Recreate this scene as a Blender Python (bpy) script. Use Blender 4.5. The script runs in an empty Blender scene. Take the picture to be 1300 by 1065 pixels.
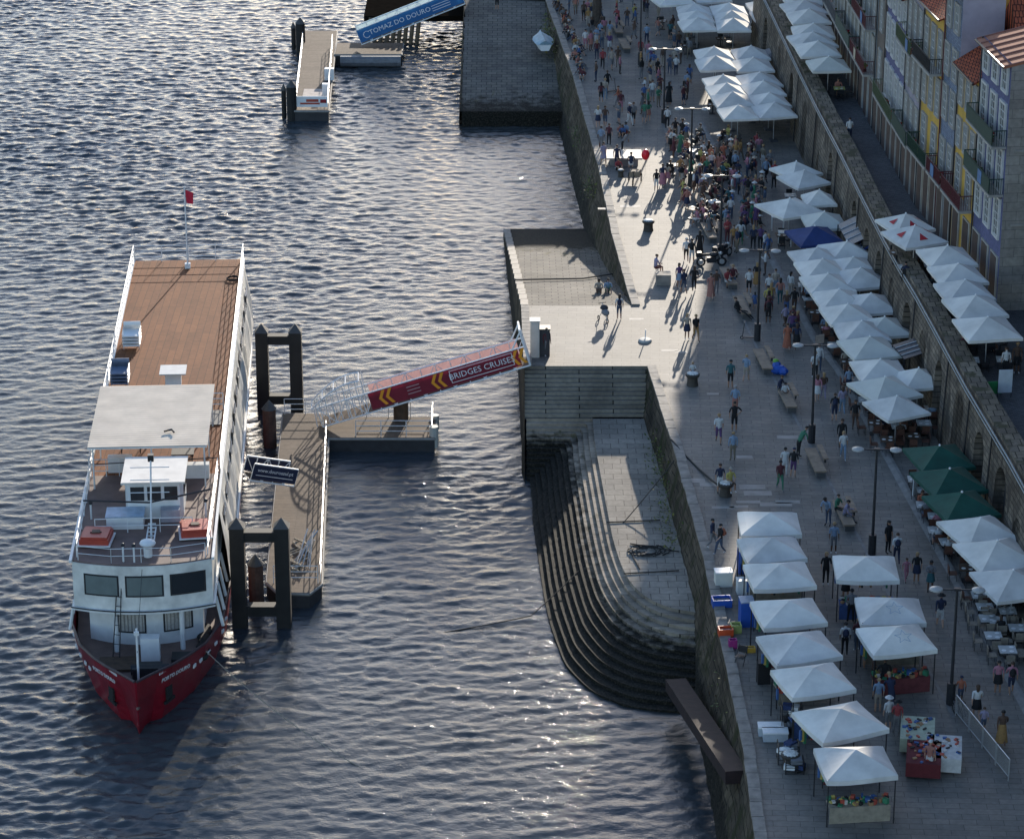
import bpy, math, random
import numpy as np
from mathutils import Vector, Matrix
R = math.radians
rnd = random.Random(7)
S = bpy.context.scene
COL = S.collection
# ------------------------------------------------------------------ camera, world, sun
F, TH, H, CX, CY = 3700.0, R(21.2), 62.0, 650.0, 487.5
cam = bpy.data.cameras.new('camera'); camo = bpy.data.objects.new('camera', cam); COL.objects.link(camo)
camo.location = (0, 0, H); camo.rotation_euler = (R(90) - TH, 0, 0)
cam.sensor_fit = 'HORIZONTAL'; cam.sensor_width = 36; cam.lens = F / 1300 * 36
cam.shift_y = -(532.5 - CY) / 1300.0
cam.clip_start = 1; cam.clip_end = 6000
S.camera = camo
SUN_EL, SUN_AZ = R(14.0), math.atan(0.177)          # azimuth right of +Y
w = bpy.data.worlds.new('World'); S.world = w; w.use_nodes = True
nt = w.node_tree
sky = nt.nodes.new('ShaderNodeTexSky'); sky.sky_type = 'NISHITA'; sky.sun_disc = False
sky.sun_elevation = SUN_EL; sky.sun_rotation = SUN_AZ
sky.air_density = 1.0; sky.dust_density = 0.6; sky.ozone_density = 3.0
bg = nt.nodes['Background']; bg.inputs[1].default_value = 0.13
tint = nt.nodes.new('ShaderNodeMix'); tint.data_type = 'RGBA'; tint.blend_type = 'MULTIPLY'; tint.inputs[0].default_value = 1
tint.inputs[7].default_value = (1.08, 0.995, 0.955, 1)      # the camera's white balance
nt.links.new(sky.outputs[0], tint.inputs[6]); nt.links.new(tint.outputs[2], bg.inputs[0])
sl = bpy.data.lights.new('sun', 'SUN'); sl.energy = 3.3; sl.angle = R(0.53); sl.color = (1.0, 0.90, 0.76)
so = bpy.data.objects.new('sun', sl); COL.objects.link(so)
sd = Vector((math.sin(SUN_AZ) * math.cos(SUN_EL), math.cos(SUN_AZ) * math.cos(SUN_EL), math.sin(SUN_EL)))
so.rotation_euler = sd.to_track_quat('Z', 'Y').to_euler(); so.location = (40, 200, 80)
S.view_settings.view_transform = 'Standard'; S.view_settings.look = 'None'
S.view_settings.exposure = 1.2; S.view_settings.gamma = 1.0

def at(px, py, z=0.0):
    """ground point (x, y) at height z that the photograph shows at pixel px, py"""
    dx = (px - CX) / F; dy = (py - CY) / F
    vy = math.cos(TH) - dy * math.sin(TH); vz = -math.sin(TH) - dy * math.cos(TH)
    t = (z - H) / vz
    return (dx * t, vy * t)

# ------------------------------------------------------------------ materials
MC = {}
def _nodes(name, rough=0.8, metal=0.0):
    m = bpy.data.materials.new(name); m.use_nodes = True
    t = m.node_tree; b = t.nodes['Principled BSDF']
    b.inputs['Roughness'].default_value = rough; b.inputs['Metallic'].default_value = metal
    return m, t, b
def _pos(t, sc=(1, 1, 1), obj=False):
    if obj:
        g = t.nodes.new('ShaderNodeTexCoord').outputs['Object']
    else:
        g = t.nodes.new('ShaderNodeNewGeometry').outputs['Position']
    mp = t.nodes.new('ShaderNodeMapping'); mp.inputs['Scale'].default_value = sc
    t.links.new(g, mp.inputs[0]); return mp.outputs[0]
def _noise(t, vec, scale, detail=4, rough=.55):
    n = t.nodes.new('ShaderNodeTexNoise'); n.inputs['Scale'].default_value = scale
    n.inputs['Detail'].default_value = detail; n.inputs['Roughness'].default_value = rough
    t.links.new(vec, n.inputs['Vector']); return n.outputs['Fac']
def _ramp(t, fac, stops):
    r = t.nodes.new('ShaderNodeValToRGB'); e = r.color_ramp.elements
    while len(e) < len(stops): e.new(0.5)
    for i, (p, c) in enumerate(stops):
        e[i].position = p; e[i].color = (c[0], c[1], c[2], 1)
    t.links.new(fac, r.inputs[0]); return r.outputs[0]
def _mix(t, fac, a, b, mode='MIX'):
    m = t.nodes.new('ShaderNodeMix'); m.data_type = 'RGBA'; m.blend_type = mode
    for s, v in ((m.inputs[0], fac), (m.inputs[6], a), (m.inputs[7], b)):
        if hasattr(v, 'is_linked'): t.links.new(v, s)
        elif isinstance(v, (int, float)): s.default_value = v
        else: s.default_value = (v[0], v[1], v[2], 1)
    return m.outputs[2]
def _bump(t, b, h, st=.3, dist=.05):
    n = t.nodes.new('ShaderNodeBump'); n.inputs['Strength'].default_value = st
    n.inputs['Distance'].default_value = dist
    t.links.new(h, n.inputs['Height']); t.links.new(n.outputs[0], b.inputs['Normal'])
def _maprange(t, v, a, b):
    m = t.nodes.new('ShaderNodeMapRange'); m.inputs[1].default_value = a; m.inputs[2].default_value = b
    t.links.new(v, m.inputs[0]); return m.outputs[0]

def mat(name, c, rough=.75, var=.18, scale=3.0, metal=0.0, obj=False, bump=0.0, trans=0.0):
    if name in MC: return MC[name]
    m, t, b = _nodes(name, rough, metal)
    if var:
        n = _noise(t, _pos(t, obj=obj), scale)
        col = _ramp(t, n, [(.3, [x * (1 - var) for x in c]), (.7, [min(1, x * (1 + var)) for x in c])])
        t.links.new(col, b.inputs['Base Color'])
        if bump: _bump(t, b, n, bump)
    else:
        col = None; b.inputs['Base Color'].default_value = (*c, 1)
    if trans:
        tr = t.nodes.new('ShaderNodeBsdfTranslucent')
        if col: t.links.new(col, tr.inputs[0])
        else: tr.inputs[0].default_value = (*c, 1)
        mx = t.nodes.new('ShaderNodeMixShader'); mx.inputs[0].default_value = trans
        t.links.new(b.outputs[0], mx.inputs[1]); t.links.new(tr.outputs[0], mx.inputs[2])
        t.links.new(mx.outputs[0], t.nodes['Material Output'].inputs[0])
    MC[name] = m; return m

def brickmat(name, c1, c2, mortar, bw, bh, plane='xy', rough=.85, tide=False, var=.35, msize=.02, stain=None, bump=.35, rot=0.0):
    if name in MC: return MC[name]
    m, t, b = _nodes(name, max(rough, .8)); b.inputs['Specular IOR Level'].default_value = .15
    g = t.nodes.new('ShaderNodeNewGeometry').outputs['Position']
    sp = t.nodes.new('ShaderNodeSeparateXYZ'); t.links.new(g, sp.inputs[0])
    cb = t.nodes.new('ShaderNodeCombineXYZ')
    a, bb = {'xy': (0, 1), 'yx': (1, 0), 'yz': (1, 2), 'xz': (0, 2)}[plane]
    t.links.new(sp.outputs[a], cb.inputs[0]); t.links.new(sp.outputs[bb], cb.inputs[1])
    v = cb.outputs[0]
    if rot:
        mp = t.nodes.new('ShaderNodeMapping'); mp.inputs['Rotation'].default_value = (0, 0, rot)
        t.links.new(v, mp.inputs[0]); v = mp.outputs[0]
    br = t.nodes.new('ShaderNodeTexBrick'); t.links.new(v, br.inputs['Vector'])
    br.inputs['Scale'].default_value = 1.0; br.inputs['Brick Width'].default_value = bw
    br.inputs['Row Height'].default_value = bh; br.inputs['Mortar Size'].default_value = msize
    br.inputs['Mortar Smooth'].default_value = .3; br.inputs['Bias'].default_value = 0
    br.inputs['Color1'].default_value = (*c1, 1); br.inputs['Color2'].default_value = (*c2, 1)
    br.inputs['Mortar'].default_value = (*mortar, 1)
    p = _pos(t)
    n1 = _noise(t, p, .35, 5); n2 = _noise(t, p, 4.0, 5)
    k1 = _ramp(t, n1, [(.3, (1 - var,) * 3), (.72, (1 + var * .3,) * 3)])
    col = _mix(t, 1.0, br.outputs['Color'], k1, 'MULTIPLY')
    k2 = _ramp(t, n2, [(.3, (.82,) * 3), (.7, (1.1,) * 3)])
    col = _mix(t, 1.0, col, k2, 'MULTIPLY')
    if stain:
        s = _ramp(t, _noise(t, _pos(t, (1, 1, .35)), .9, 6), [(.52, (0, 0, 0)), (.62, (1, 1, 1))])
        col = _mix(t, s, col, stain)
    if tide:                       # weed and tide line left by the river
        z = sp.outputs[2]
        ad = t.nodes.new('ShaderNodeMath'); ad.operation = 'MULTIPLY_ADD'
        t.links.new(_noise(t, p, 1.3, 7, .65), ad.inputs[0]); ad.inputs[1].default_value = 1.6; t.links.new(z, ad.inputs[2])
        green = _ramp(t, _noise(t, p, 1.6, 6), [(.42, (.07, .062, .035)), (.60, (.11, .10, .038))])
        patch = _ramp(t, _noise(t, _pos(t, (1.6, .5, 1.6)), 1.1, 6, .65), [(.56, (0, 0, 0)), (.66, (.8, .8, .8))])
        gm = t.nodes.new('ShaderNodeMath'); gm.operation = 'MULTIPLY'; t.links.new(_maprange(t, ad.outputs[0], -1.75, -1.95), gm.inputs[0]); t.links.new(patch, gm.inputs[1])
        col = _mix(t, gm.outputs[0], col, green)
        dark = _ramp(t, _noise(t, p, 9, 5, .7), [(.45, (.010, .010, .008)), (.66, (.055, .048, .036)), (.78, (.16, .15, .12))])
        col = _mix(t, _maprange(t, ad.outputs[0], -2.0, -2.4), col, dark)
    t.links.new(col, b.inputs['Base Color'])
    hh = _mix(t, .5, br.outputs['Fac'], n2)
    inv = t.nodes.new('ShaderNodeMath'); inv.operation = 'SUBTRACT'; inv.inputs[0].default_value = 1
    t.links.new(hh, inv.inputs[1]); _bump(t, b, inv.outputs[0], bump, .04)
    MC[name] = m; return m

def M(name): return MC[name]
paving = brickmat('quay_paving', (.235, .21, .178), (.18, .165, .146), (.065, .06, .055), 1.15, .46, 'xy', var=.32, msize=.012, rough=.7, rot=R(2.5), bump=.2)
for q_ in (paving,): q_.node_tree.nodes['Principled BSDF'].inputs['Specular IOR Level'].default_value = .45; q_.node_tree.nodes['Principled BSDF'].inputs['Roughness'].default_value = .72
paving_old = brickmat('old_slab_paving', (.21, .19, .16), (.15, .14, .125), (.05, .047, .042), .85, .55, 'xy', var=.4, msize=.03, tide=True)
terrace_pav = brickmat('terrace_slabs', (.34, .305, .255), (.26, .235, .20), (.08, .07, .06), .95, .75, 'xy', var=.3, msize=.018, tide=True)
stepmat = brickmat('step_stone', (.42, .35, .27), (.24, .205, .165), (.06, .055, .045), .85, 40.0, 'yx', var=.4, msize=.02, tide=True, bump=.5)
stepx = brickmat('stair_stone_shade_lines', (.34, .30, .24), (.22, .195, .16), (.03, .028, .024), 4.0, .245, 'xy', var=.4, msize=.035, tide=False, bump=.5)  # dark row lines paint in the shading between treads and risers
quaywall = brickmat('quay_wall_stone', (.145, .115, .08), (.07, .058, .042), (.022, .02, .016), .9, .42, 'yz', var=.5, tide=True, stain=(.035, .036, .016), bump=1.0, msize=.03)
quayface = brickmat('quay_face_stone', (.20, .175, .14), (.12, .105, .085), (.035, .03, .025), .9, .42, 'xz', var=.5, tide=True, stain=(.055, .06, .028), bump=.8, msize=.03)
muraille = brickmat('city_wall_stone', (.27, .225, .175), (.15, .13, .108), (.07, .06, .05), .62, .33, 'yz', var=.55, stain=(.07, .06, .05), bump=1.0, msize=.03)
parapet = brickmat('parapet_stone', (.30, .245, .18), (.18, .15, .12), (.05, .045, .035), .5, .8, 'xy', var=.5, stain=(.08, .075, .045), bump=.8, msize=.03)
endwall = brickmat('granite_ashlar', (.40, .365, .32), (.33, .30, .27), (.15, .14, .13), 1.2, .55, 'xz', var=.3, msize=.012, bump=.3)
cobble = brickmat('street_setts', (.15, .15, .155), (.11, .11, .115), (.06, .06, .06), .24, .14, 'xy', var=.25, msize=.01, bump=.2)
coping = mat('coping_granite', (.24, .215, .185), .8, .3, 2.0, bump=.3)
kerbm = mat('kerb_granite', (.20, .19, .18), .8, .25, 2.0)
palestone = mat('pale_paver', (.30, .275, .245), .7, .2, 1.2)
white = mat('white_paint', (.80, .80, .78), .45, .06, 2.0, obj=True)
cloth = mat('white_canvas', (.78, .745, .675), .85, .15, .8, trans=.06, bump=.12)
cream = mat('cream_canvas', (.66, .65, .58), .85, .07, 1.3, trans=.06)
greenc = mat('green_canvas', (.008, .075, .052), .8, .2, 1.3, trans=.05)
bluec = mat('navy_canvas', (.02, .045, .16), .8, .2, 1.3, trans=.05)
greyc = mat('taupe_canvas', (.22, .20, .20), .85, .2, 1.3)
polem = mat('aluminium', (.55, .55, .54), .4, .05, 4, metal=.6)
darkm = mat('dark_steel', (.035, .035, .038), .5, .2, 3, metal=.3)
blackp = mat('black_plastic', (.012, .012, .014), .5, 0)
wood = mat('weathered_wood', (.25, .19, .13), .8, .3, 3, obj=True)
woodd = mat('dark_wood', (.09, .055, .035), .7, .3, 3, obj=True)
redp = mat('red_paint', (.20, .007, .016), .38, .25, .8, obj=True)
orangep = mat('liferaft_orange', (.42, .06, .035), .45, .12, 3, obj=True)
rubber = mat('black_rubber', (.015, .015, .015), .8, 0)
glass = mat('window_glass', (.02, .025, .03), .08, 0)
frost = mat('blind_glass', (.16, .19, .18), .3, .1, 2, obj=True)
curtain = mat('curtain', (.45, .42, .38), .8, .2, 9, obj=True)
bluep = mat('blue_plastic', (.02, .09, .42), .45, .1, 3)
tile_red = brickmat('terracotta_tiles', (.52, .13, .06), (.34, .085, .045), (.06, .02, .015), .22, .4, 'xy', var=.4, msize=.03, bump=1.0)
metal_roof = mat('copper_roof_sheet', (.36, .14, .075), .9, .15, .9, bump=.1)
leaf = mat('wall_weeds', (.07, .095, .02), .8, .45, 6)
leafy = mat('yellow_weeds', (.16, .15, .035), .8, .3, 6)
bark = mat('tree_bark', (.07, .052, .04), .9, .3, 5, bump=.6)
rope = mat('rope', (.30, .26, .2), .9, 0)
ropedark = mat('tarred_rope', (.03, .027, .024), .9, 0)
rust = mat('rusty_steel', (.022, .010, .009), .85, .4, 2, bump=.4)

# ------------------------------------------------------------------ mesh builder
class MB:
    def __init__(s): s.v = []; s.f = []; s.mi = []; s.mats = []
    def _m(s, m):
        if m not in s.mats: s.mats.append(m)
        return s.mats.index(m)
    def add(s, vs, fs, m):
        o = len(s.v); s.v += [tuple(v) for v in vs]; k = s._m(m)
        for f in fs: s.f.append(tuple(i + o for i in f)); s.mi.append(k)
        return s
    def box(s, c, d, m, rz=0, rot=None):
        x, y, z = [q / 2 for q in d]
        vs = [Vector((a, b, e)) for a in (-x, x) for b in (-y, y) for e in (-z, z)]
        mt = rot if rot is not None else Matrix.Rotation(rz, 3, 'Z')
        vs = [mt @ v + Vector(c) for v in vs]
        return s.add(vs, [(0, 1, 3, 2), (4, 6, 7, 5), (0, 4, 5, 1), (2, 3, 7, 6), (0, 2, 6, 4), (1, 5, 7, 3)], m)
    def tube(s, a, b, r, m, n=6, r2=None, cap=True):
        a, b = Vector(a), Vector(b); d = b - a
        if d.length < 1e-6: return s
        q = d.to_track_quat('Z', 'Y').to_matrix(); r2 = r if r2 is None else r2
        vs = []
        for p, rr in ((a, r), (b, r2)):
            for i in range(n):
                t = 2 * math.pi * i / n; vs.append(p + q @ Vector((rr * math.cos(t), rr * math.sin(t), 0)))
        fs = [(i, (i + 1) % n, n + (i + 1) % n, n + i) for i in range(n)]
        if cap: fs += [tuple(range(n - 1, -1, -1)), tuple(range(n, 2 * n))]
        return s.add(vs, fs, m)
    def path(s, pts, r, m, n=5):
        for a, b in zip(pts[:-1], pts[1:]): s.tube(a, b, r, m, n)
        return s
    def lathe(s, c, prof, m, n=12):
        vs = []; c = Vector(c)
        for r, z in prof:
            for i in range(n):
                t = 2 * math.pi * i / n; vs.append(c + Vector((r * math.cos(t), r * math.sin(t), z)))
        fs = []
        for j in range(len(prof) - 1):
            for i in range(n):
                fs.append((j * n + i, j * n + (i + 1) % n, (j + 1) * n + (i + 1) % n, (j + 1) * n + i))
        fs += [tuple(range(n - 1, -1, -1)), tuple(range((len(prof) - 1) * n, len(prof) * n))]
        return s.add(vs, fs, m)
    def prism(s, pts, z0, z1, m, mtop=None):
        n = len(pts); vs = [(p[0], p[1], z0) for p in pts] + [(p[0], p[1], z1) for p in pts]
        s.add(vs, [(i, (i + 1) % n, n + (i + 1) % n, n + i) for i in range(n)] + [tuple(range(n - 1, -1, -1))], m)
        s.add(vs[n:], [tuple(range(n))], mtop or m); return s
    def ell(s, c, r, m, nu=10, nv=7, z0=-1.0):
        vs = []; c = Vector(c)
        for j in range(nv + 1):
            ph = math.asin(z0) + (math.pi / 2 - math.asin(z0)) * j / nv
            for i in range(nu):
                t = 2 * math.pi * i / nu
                vs.append(c + Vector((r[0] * math.cos(ph) * math.cos(t), r[1] * math.cos(ph) * math.sin(t), r[2] * math.sin(ph))))
        fs = [(j * nu + i, j * nu + (i + 1) % nu, (j + 1) * nu + (i + 1) % nu, (j + 1) * nu + i) for j in range(nv) for i in range(nu)]
        return s.add(vs, fs, m)
    def mesh(s, name, smooth=False):
        me = bpy.data.meshes.new(name); me.from_pydata(s.v, [], s.f)
        for m in s.mats: me.materials.append(m)
        me.polygons.foreach_set('material_index', s.mi)
        if smooth: me.polygons.foreach_set('use_smooth', [True] * len(me.polygons))
        me.update(); return me
    def build(s, name, parent=None, smooth=False, label=None, cat=None, group=None, kind=None, loc=None, rz=0):
        o = bpy.data.objects.new(name, s.mesh(name, smooth)); COL.objects.link(o)
        if parent is not None: o.parent = parent
        if loc is not None: o.location = loc
        if rz: o.rotation_euler = (0, 0, rz)
        return tag(o, label, cat, group, kind)
def tag(o, label=None, cat=None, group=None, kind=None):
    if label: o['label'] = label
    if cat: o['category'] = cat
    if group: o['group'] = group
    if kind: o['kind'] = kind
    return o
def thing(name, label, cat, loc=(0, 0, 0), rz=0, group=None):
    o = bpy.data.objects.new(name, None); COL.objects.link(o); o.empty_display_size = .3
    o.location = loc; o.rotation_euler = (0, 0, rz); return tag(o, label, cat, group)
KIDS = {}
def kids(o): return [c for c in bpy.data.objects if c.parent == o]
def freeze(root):                                   # remember a prototype's tree
    allo = list(bpy.data.objects)
    def rec(o): return (o, [rec(c) for c in allo if c.parent == o])
    return rec(root)
def dup(tree, loc=None, rz=None, label=None, group=None, parent=None, scale=None):
    o, ch = tree; c = o.copy(); COL.objects.link(c); c.parent = parent
    if loc is not None: c.location = loc
    if rz is not None: c.rotation_euler = (0, 0, rz)
    if scale is not None: c.scale = scale
    if label: c['label'] = label
    if group: c['group'] = group
    for t in ch: dup(t, parent=c)
    return c
class Proto:                                        # first use places the prototype itself, later uses copy it
    def __init__(s, root): s.tree = freeze(root); s.used = False; s.root = root
    def put(s, loc, rz=0, label=None, group=None, scale=None):
        if not s.used:
            s.used = True; o = s.root; o.location = loc; o.rotation_euler = (0, 0, rz)
            if scale: o.scale = scale
            if label: o['label'] = label
            if group: o['group'] = group
            return o
        return dup(s.tree, loc, rz, label, group, scale=scale or (1, 1, 1))
def text(name, body, size, m, parent, mtx, extrude=.004, align='CENTER'):
    cu = bpy.data.curves.new(name, 'FONT'); cu.body = body; cu.size = size; cu.extrude = extrude
    cu.align_x = align; cu.align_y = 'CENTER'; cu.resolution_u = 2
    tmp = bpy.data.objects.new(name, cu); COL.objects.link(tmp)
    dg = bpy.context.evaluated_depsgraph_get(); me = bpy.data.meshes.new_from_object(tmp.evaluated_get(dg))
    bpy.data.objects.remove(tmp); bpy.data.curves.remove(cu)
    me.materials.clear(); me.materials.append(m); me.transform(mtx)
    o = bpy.data.objects.new(name, me); COL.objects.link(o); o.parent = parent; return o
def frame(o, x, z):                                  # matrix with local X along x, Y along z (for lettering)
    x = Vector(x).normalized(); z = Vector(z); z = (z - x * z.dot(x)).normalized(); n = x.cross(z)
    m = Matrix((x, z, n)).transposed().to_4x4(); m.translation = Vector(o); return m

# ================================================================== SETTING
WZ = -4.5; KS = .978
def ks(x, y): return (x * KS, y * KS)
# --- river: one displaced sheet near, coarse towards the horizon
def water():
    rs = np.random.RandomState(3)
    def axis(lo, hi, st, far):
        a = list(np.arange(lo, hi + st / 2, st)); s = st; p = hi
        while p < far: s *= 1.5; p += s; a.append(p)
        s = st; p = lo; b = []
        while p > -far: s *= 1.5; p -= s; b.append(p)
        return np.array(b[::-1] + a)
    xs = axis(-50, 11, .13, 2500); ys = axis(98, 284, .13, 2500)
    X, Y = np.meshgrid(xs, ys)
    Z = np.zeros_like(X)
    for i in range(150):
        lam = math.exp(rs.uniform(math.log(.32), math.log(2.1)))
        th = rs.normal(math.pi / 2 + .18, .62); k = 2 * math.pi / lam
        a = .0080 * lam ** .72 * rs.uniform(.4, 1.0)
        ph = (X * math.cos(th) + Y * math.sin(th)) * k + rs.uniform(0, 6.28)
        # slow wander keeps the trains from looking ruled
        ph += 1.5 * np.sin(X * .11 + i) * np.cos(Y * .09 + 2 * i)
        s = np.sin(ph); Z += a * (s - .28 * (1 - s * s)) * (.55 + .45 * np.sin(X * .05 + Y * .04 + i))
    # sheltered water between ship and steps; ruffled open river
    def sm(v, a, b): t = np.clip((v - a) / (b - a), 0, 1); return t * t * (3 - 2 * t)
    calm = sm(X, -15, -11) * (1 - sm(Y, 165, 205))
    gust = .85 + .34 * np.sin(X * .09 + 1 + np.sin(Y * .06)) * np.sin(Y * .055 + .6 * np.sin(X * .05)) + .2 * np.sin(X * .031 - Y * .04)
    Z *= np.clip(gust, .5, 1.4) * (1 - .55 * calm)
    Z *= 1 + 1.1 * np.exp(-((X + 3.8) / 4.5) ** 2 - ((Y - 154) / 5.5) ** 2) + .5 * np.exp(-((X + 13) / 5) ** 2 - ((Y - 178) / 7) ** 2)
    edge = sm(X, -58, -51) * sm(-X, -14, -11) * sm(Y, 90, 98) * sm(-Y, -298, -286)
    Z *= edge
    v = np.stack([X.ravel(), Y.ravel(), Z.ravel()], 1); ny, nx = X.shape
    idx = np.arange(nx * ny).reshape(ny, nx)
    f = np.stack([idx[:-1, :-1].ravel(), idx[:-1, 1:].ravel(), idx[1:, 1:].ravel(), idx[1:, :-1].ravel()], 1)
    me = bpy.data.meshes.new('river_water')
    me.vertices.add(len(v)); me.vertices.foreach_set('co', v.astype(np.float32).ravel())
    me.loops.add(f.size); me.loops.foreach_set('vertex_index', f.ravel().astype(np.int32))
    me.polygons.add(len(f)); me.polygons.foreach_set('loop_start', np.arange(0, f.size, 4, dtype=np.int32))
    me.polygons.foreach_set('use_smooth', np.ones(len(f), dtype=bool))
    me.update(calc_edges=True); me.validate()
    m, t, b = _nodes('river_water', .06)
    b.inputs['IOR'].default_value = 1.333; b.inputs['Specular IOR Level'].default_value = .5
    p = _pos(t, (1, 1.25, 1)); n = _noise(t, p, .06, 3)
    t.links.new(_ramp(t, n, [(.35, (.040, .050, .060)), (.7, (.060, .062, .060))]), b.inputs['Base Color'])
    n1 = _noise(t, _pos(t, (1, 1.7, 1)), 3.2, 5, .6); n2 = _noise(t, p, 9.0, 3, .6)
    _bump(t, b, _mix(t, .3, n1, n2), .45, .09)
    me.materials.append(m)
    o = bpy.data.objects.new('river_water', me); COL.objects.link(o); o.location = (0, 0, WZ)
    tag(o, kind='structure')
water()

# --- quay: edge line of the top, from near to far
EDGE = [(9.6, 60), (10.2, 105), (10.3, 115.2), (9.8, 134.9), (9.0, 150.2), (8.1, 162.8), (7.6, 173.5), (6.8, 187.7), (6.3, 203.7), (4.9, 229.6), (3.0, 254.4)]
PLX0, PLY = .75, 162.8
b = MB()
b.add([(x, y, 0) for x, y in EDGE] + [(3.0, 900, 0), (1500, 900, 0), (1500, 60, 0)], [tuple(range(len(EDGE) + 3))], paving)
b.build('quay', kind='structure')
b = MB(); b.add([(3.0, 254.4, 0), (3.0, 900, 0), (-4.3, 900, 0), (-4.3, 256, 0)], [(0, 3, 2, 1)], paving_old); b.build('far_quay', kind='structure')
# bands of restaurant strip and drain
KL = [(14.2, 215), (16.5, 187.5), (18.3, 167.5), (19.2, 162.1), (20.3, 151), (21.2, 141.1), (22.2, 130.5), (23.2, 119.6), (24.3, 105)]
b = MB()
for (x0, y0), (x1, y1) in zip(KL[:-1], KL[1:]):
    b.add([(x0, y0, .004), (x0 + .28, y0, .10), (x1 + .28, y1, .10), (x1, y1, .004)], [(0, 3, 2, 1)], kerbm)
    b.add([(x0 + .28, y0, .10), (x0 + .45, y0, .10), (x1 + .45, y1, .10), (x1 + .28, y1, .10)], [(0, 3, 2, 1)], kerbm)
    b.add([(x0 + .45, y0, .10), (x0 + .5, y0, .002), (x1 + .5, y1, .002), (x1 + .45, y1, .10)], [(0, 3, 2, 1)], kerbm)
b.build('kerb', kind='structure')
b = MB()
LL = [(12.0, 215), (15.2, 168), (17.2, 150), (18.8, 135), (20.6, 118)]
for (x0, y0), (x1, y1) in zip(LL[:-1], LL[1:]):
    b.add([(x0 - .6, y0, .006), (x0 - .45, y0, .006), (x1 - .45, y1, .006), (x1 - .6, y1, .006)], [(0, 3, 2, 1)], kerbm)
b.build('drain_line', kind='structure')
b = MB()
for (px, py, wx, wy) in [(880, 610, 1.3, .6), (900, 615, 1.0, .5), (955, 618, 1.4, .6), (962, 626, 1.5, .6), (950, 637, 1.3, .35), (938, 643, 1.0, .3), (985, 640, 1.7, .5), (1000, 637, 1.3, .4), (850, 445, 1.0, .35), (865, 447, .8, .35), (808, 405, .9, .3), (918, 644, 1.2, .3), (770, 265, 1.2, .4), (800, 262, 1.4, .5), (1000, 555, 1.2, .5), (945, 580, .9, .4), (988, 470, 1.1, .5), (905, 500, .7, .3)]:
    x, y = at(px, py); b.add([(x - wx / 2, y - wy / 2, .005), (x + wx / 2, y - wy / 2, .005), (x + wx / 2, y + wy / 2, .005), (x - wx / 2, y + wy / 2, .005)], [(0, 1, 2, 3)], palestone)
b.build('replaced_pavers', kind='structure')

# quay wall with batter, stone face rough by small offsets
def wall_strip(name, pts, label, z0=-5.7, z1=0, bat=1.35, m=quaywall, side=-1, seg=.7, rough=.05, nz=14, cop=True, cat='quay wall'):
    root = thing(name, label, cat, (pts[0][0], pts[0][1], 0)); ox, oy = pts[0]
    P_ = []
    for (x0, y0), (x1, y1) in zip(pts[:-1], pts[1:]):
        n = max(1, int(math.hypot(x1 - x0, y1 - y0) / seg))
        for i in range(n): P_.append((x0 + (x1 - x0) * i / n, y0 + (y1 - y0) * i / n, x1 - x0, y1 - y0))
    P_.append((pts[-1][0], pts[-1][1], *P_[-1][2:]))
    vs = []; rr = random.Random(len(pts) + int(oy))
    for x, y, dx, dy in P_:
        l = math.hypot(dx, dy); nx_, ny_ = dy / l * side, -dx / l * side
        for k in range(nz + 1):
            t = k / nz; z = z1 - .02 + (z0 - z1) * t
            o = bat * t + (rr.uniform(-rough, rough) if 0 < k else 0)
            vs.append((x + nx_ * o - ox, y + ny_ * o - oy, z))
    fs = []
    for i in range(len(P_) - 1):
        for k in range(nz):
            a = i * (nz + 1) + k; q = (a, a + 1, a + nz + 2, a + nz + 1)
            fs.append(q if side > 0 else q[::-1])
    MB().add(vs, fs, m).build('stone_face', root)
    if cop:
        cb = MB(); d = 0
        for (x0, y0), (x1, y1) in zip(pts[:-1], pts[1:]):
            L = math.hypot(x1 - x0, y1 - y0); ux, uy = (x1 - x0) / L, (y1 - y0) / L; nx_, ny_ = uy * side, -ux * side
            n = max(1, int(L / 1.15)); st = L / n
            for i in range(n):
                cx_, cy_ = x0 + ux * (i + .5) * st - nx_ * .22, y0 + uy * (i + .5) * st - ny_ * .22
                rz = math.atan2(uy, ux)
                cb.box((cx_ - ox + rr.uniform(-.02, .02), cy_ - oy, .03 + rr.uniform(-.012, .012)), (st - .05, .52, .14), coping, rz)
        cb.build('coping', root)
    return root
wall_strip('quay_wall', [(9.6, 92), (10.2, 105), (10.3, 115.2), (9.8, 134.9), (9.0, 150.2), (8.1, 162.7)], 'tall battered stone quay wall rising beside the lower terrace and curved steps')
wall_strip('quay_wall', [(7.6, 173.5), (6.8, 187.7), (6.3, 203.7), (4.9, 229.6), (3.0, 254.4)], 'long mossy stone quay wall behind the ramp, running up to the far slipway')

# --- landing platform, ramp, upper stairs
b = MB()
b.add([(PLX0, PLY, .004), (8.2, PLY, .004), (8.0, 173.5, .004), (.62, 173.5, .004)], [(0, 1, 2, 3)], paving)
ns = 12; RY = 201.8; RZ = -4.25
for i in range(ns):
    y0, y1 = 173.5 + (RY - 173.5) * i / ns, 173.5 + (RY - 173.5) * (i + 1) / ns
    z0, z1 = .004 + RZ * i / ns, .004 + RZ * (i + 1) / ns
    xl0, xl1 = .62 - 1.22 * i / ns, .62 - 1.22 * (i + 1) / ns
    b.add([(xl0, y0, z0), (8.2, y0, z0), (8.2, y1, z1), (xl1, y1, z1)], [(0, 1, 2, 3)], paving_old)
b.build('landing_ramp', kind='structure')
root = thing('ramp_wall', 'low weed-blackened stone wall holding up the sloping landing by the gangway', 'retaining wall', (PLX0, PLY, 0))
mb = MB(); PX = [(PLX0, PLY, 0), (.62, 173.5, 0), (-.60, RY, RZ)]
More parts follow.
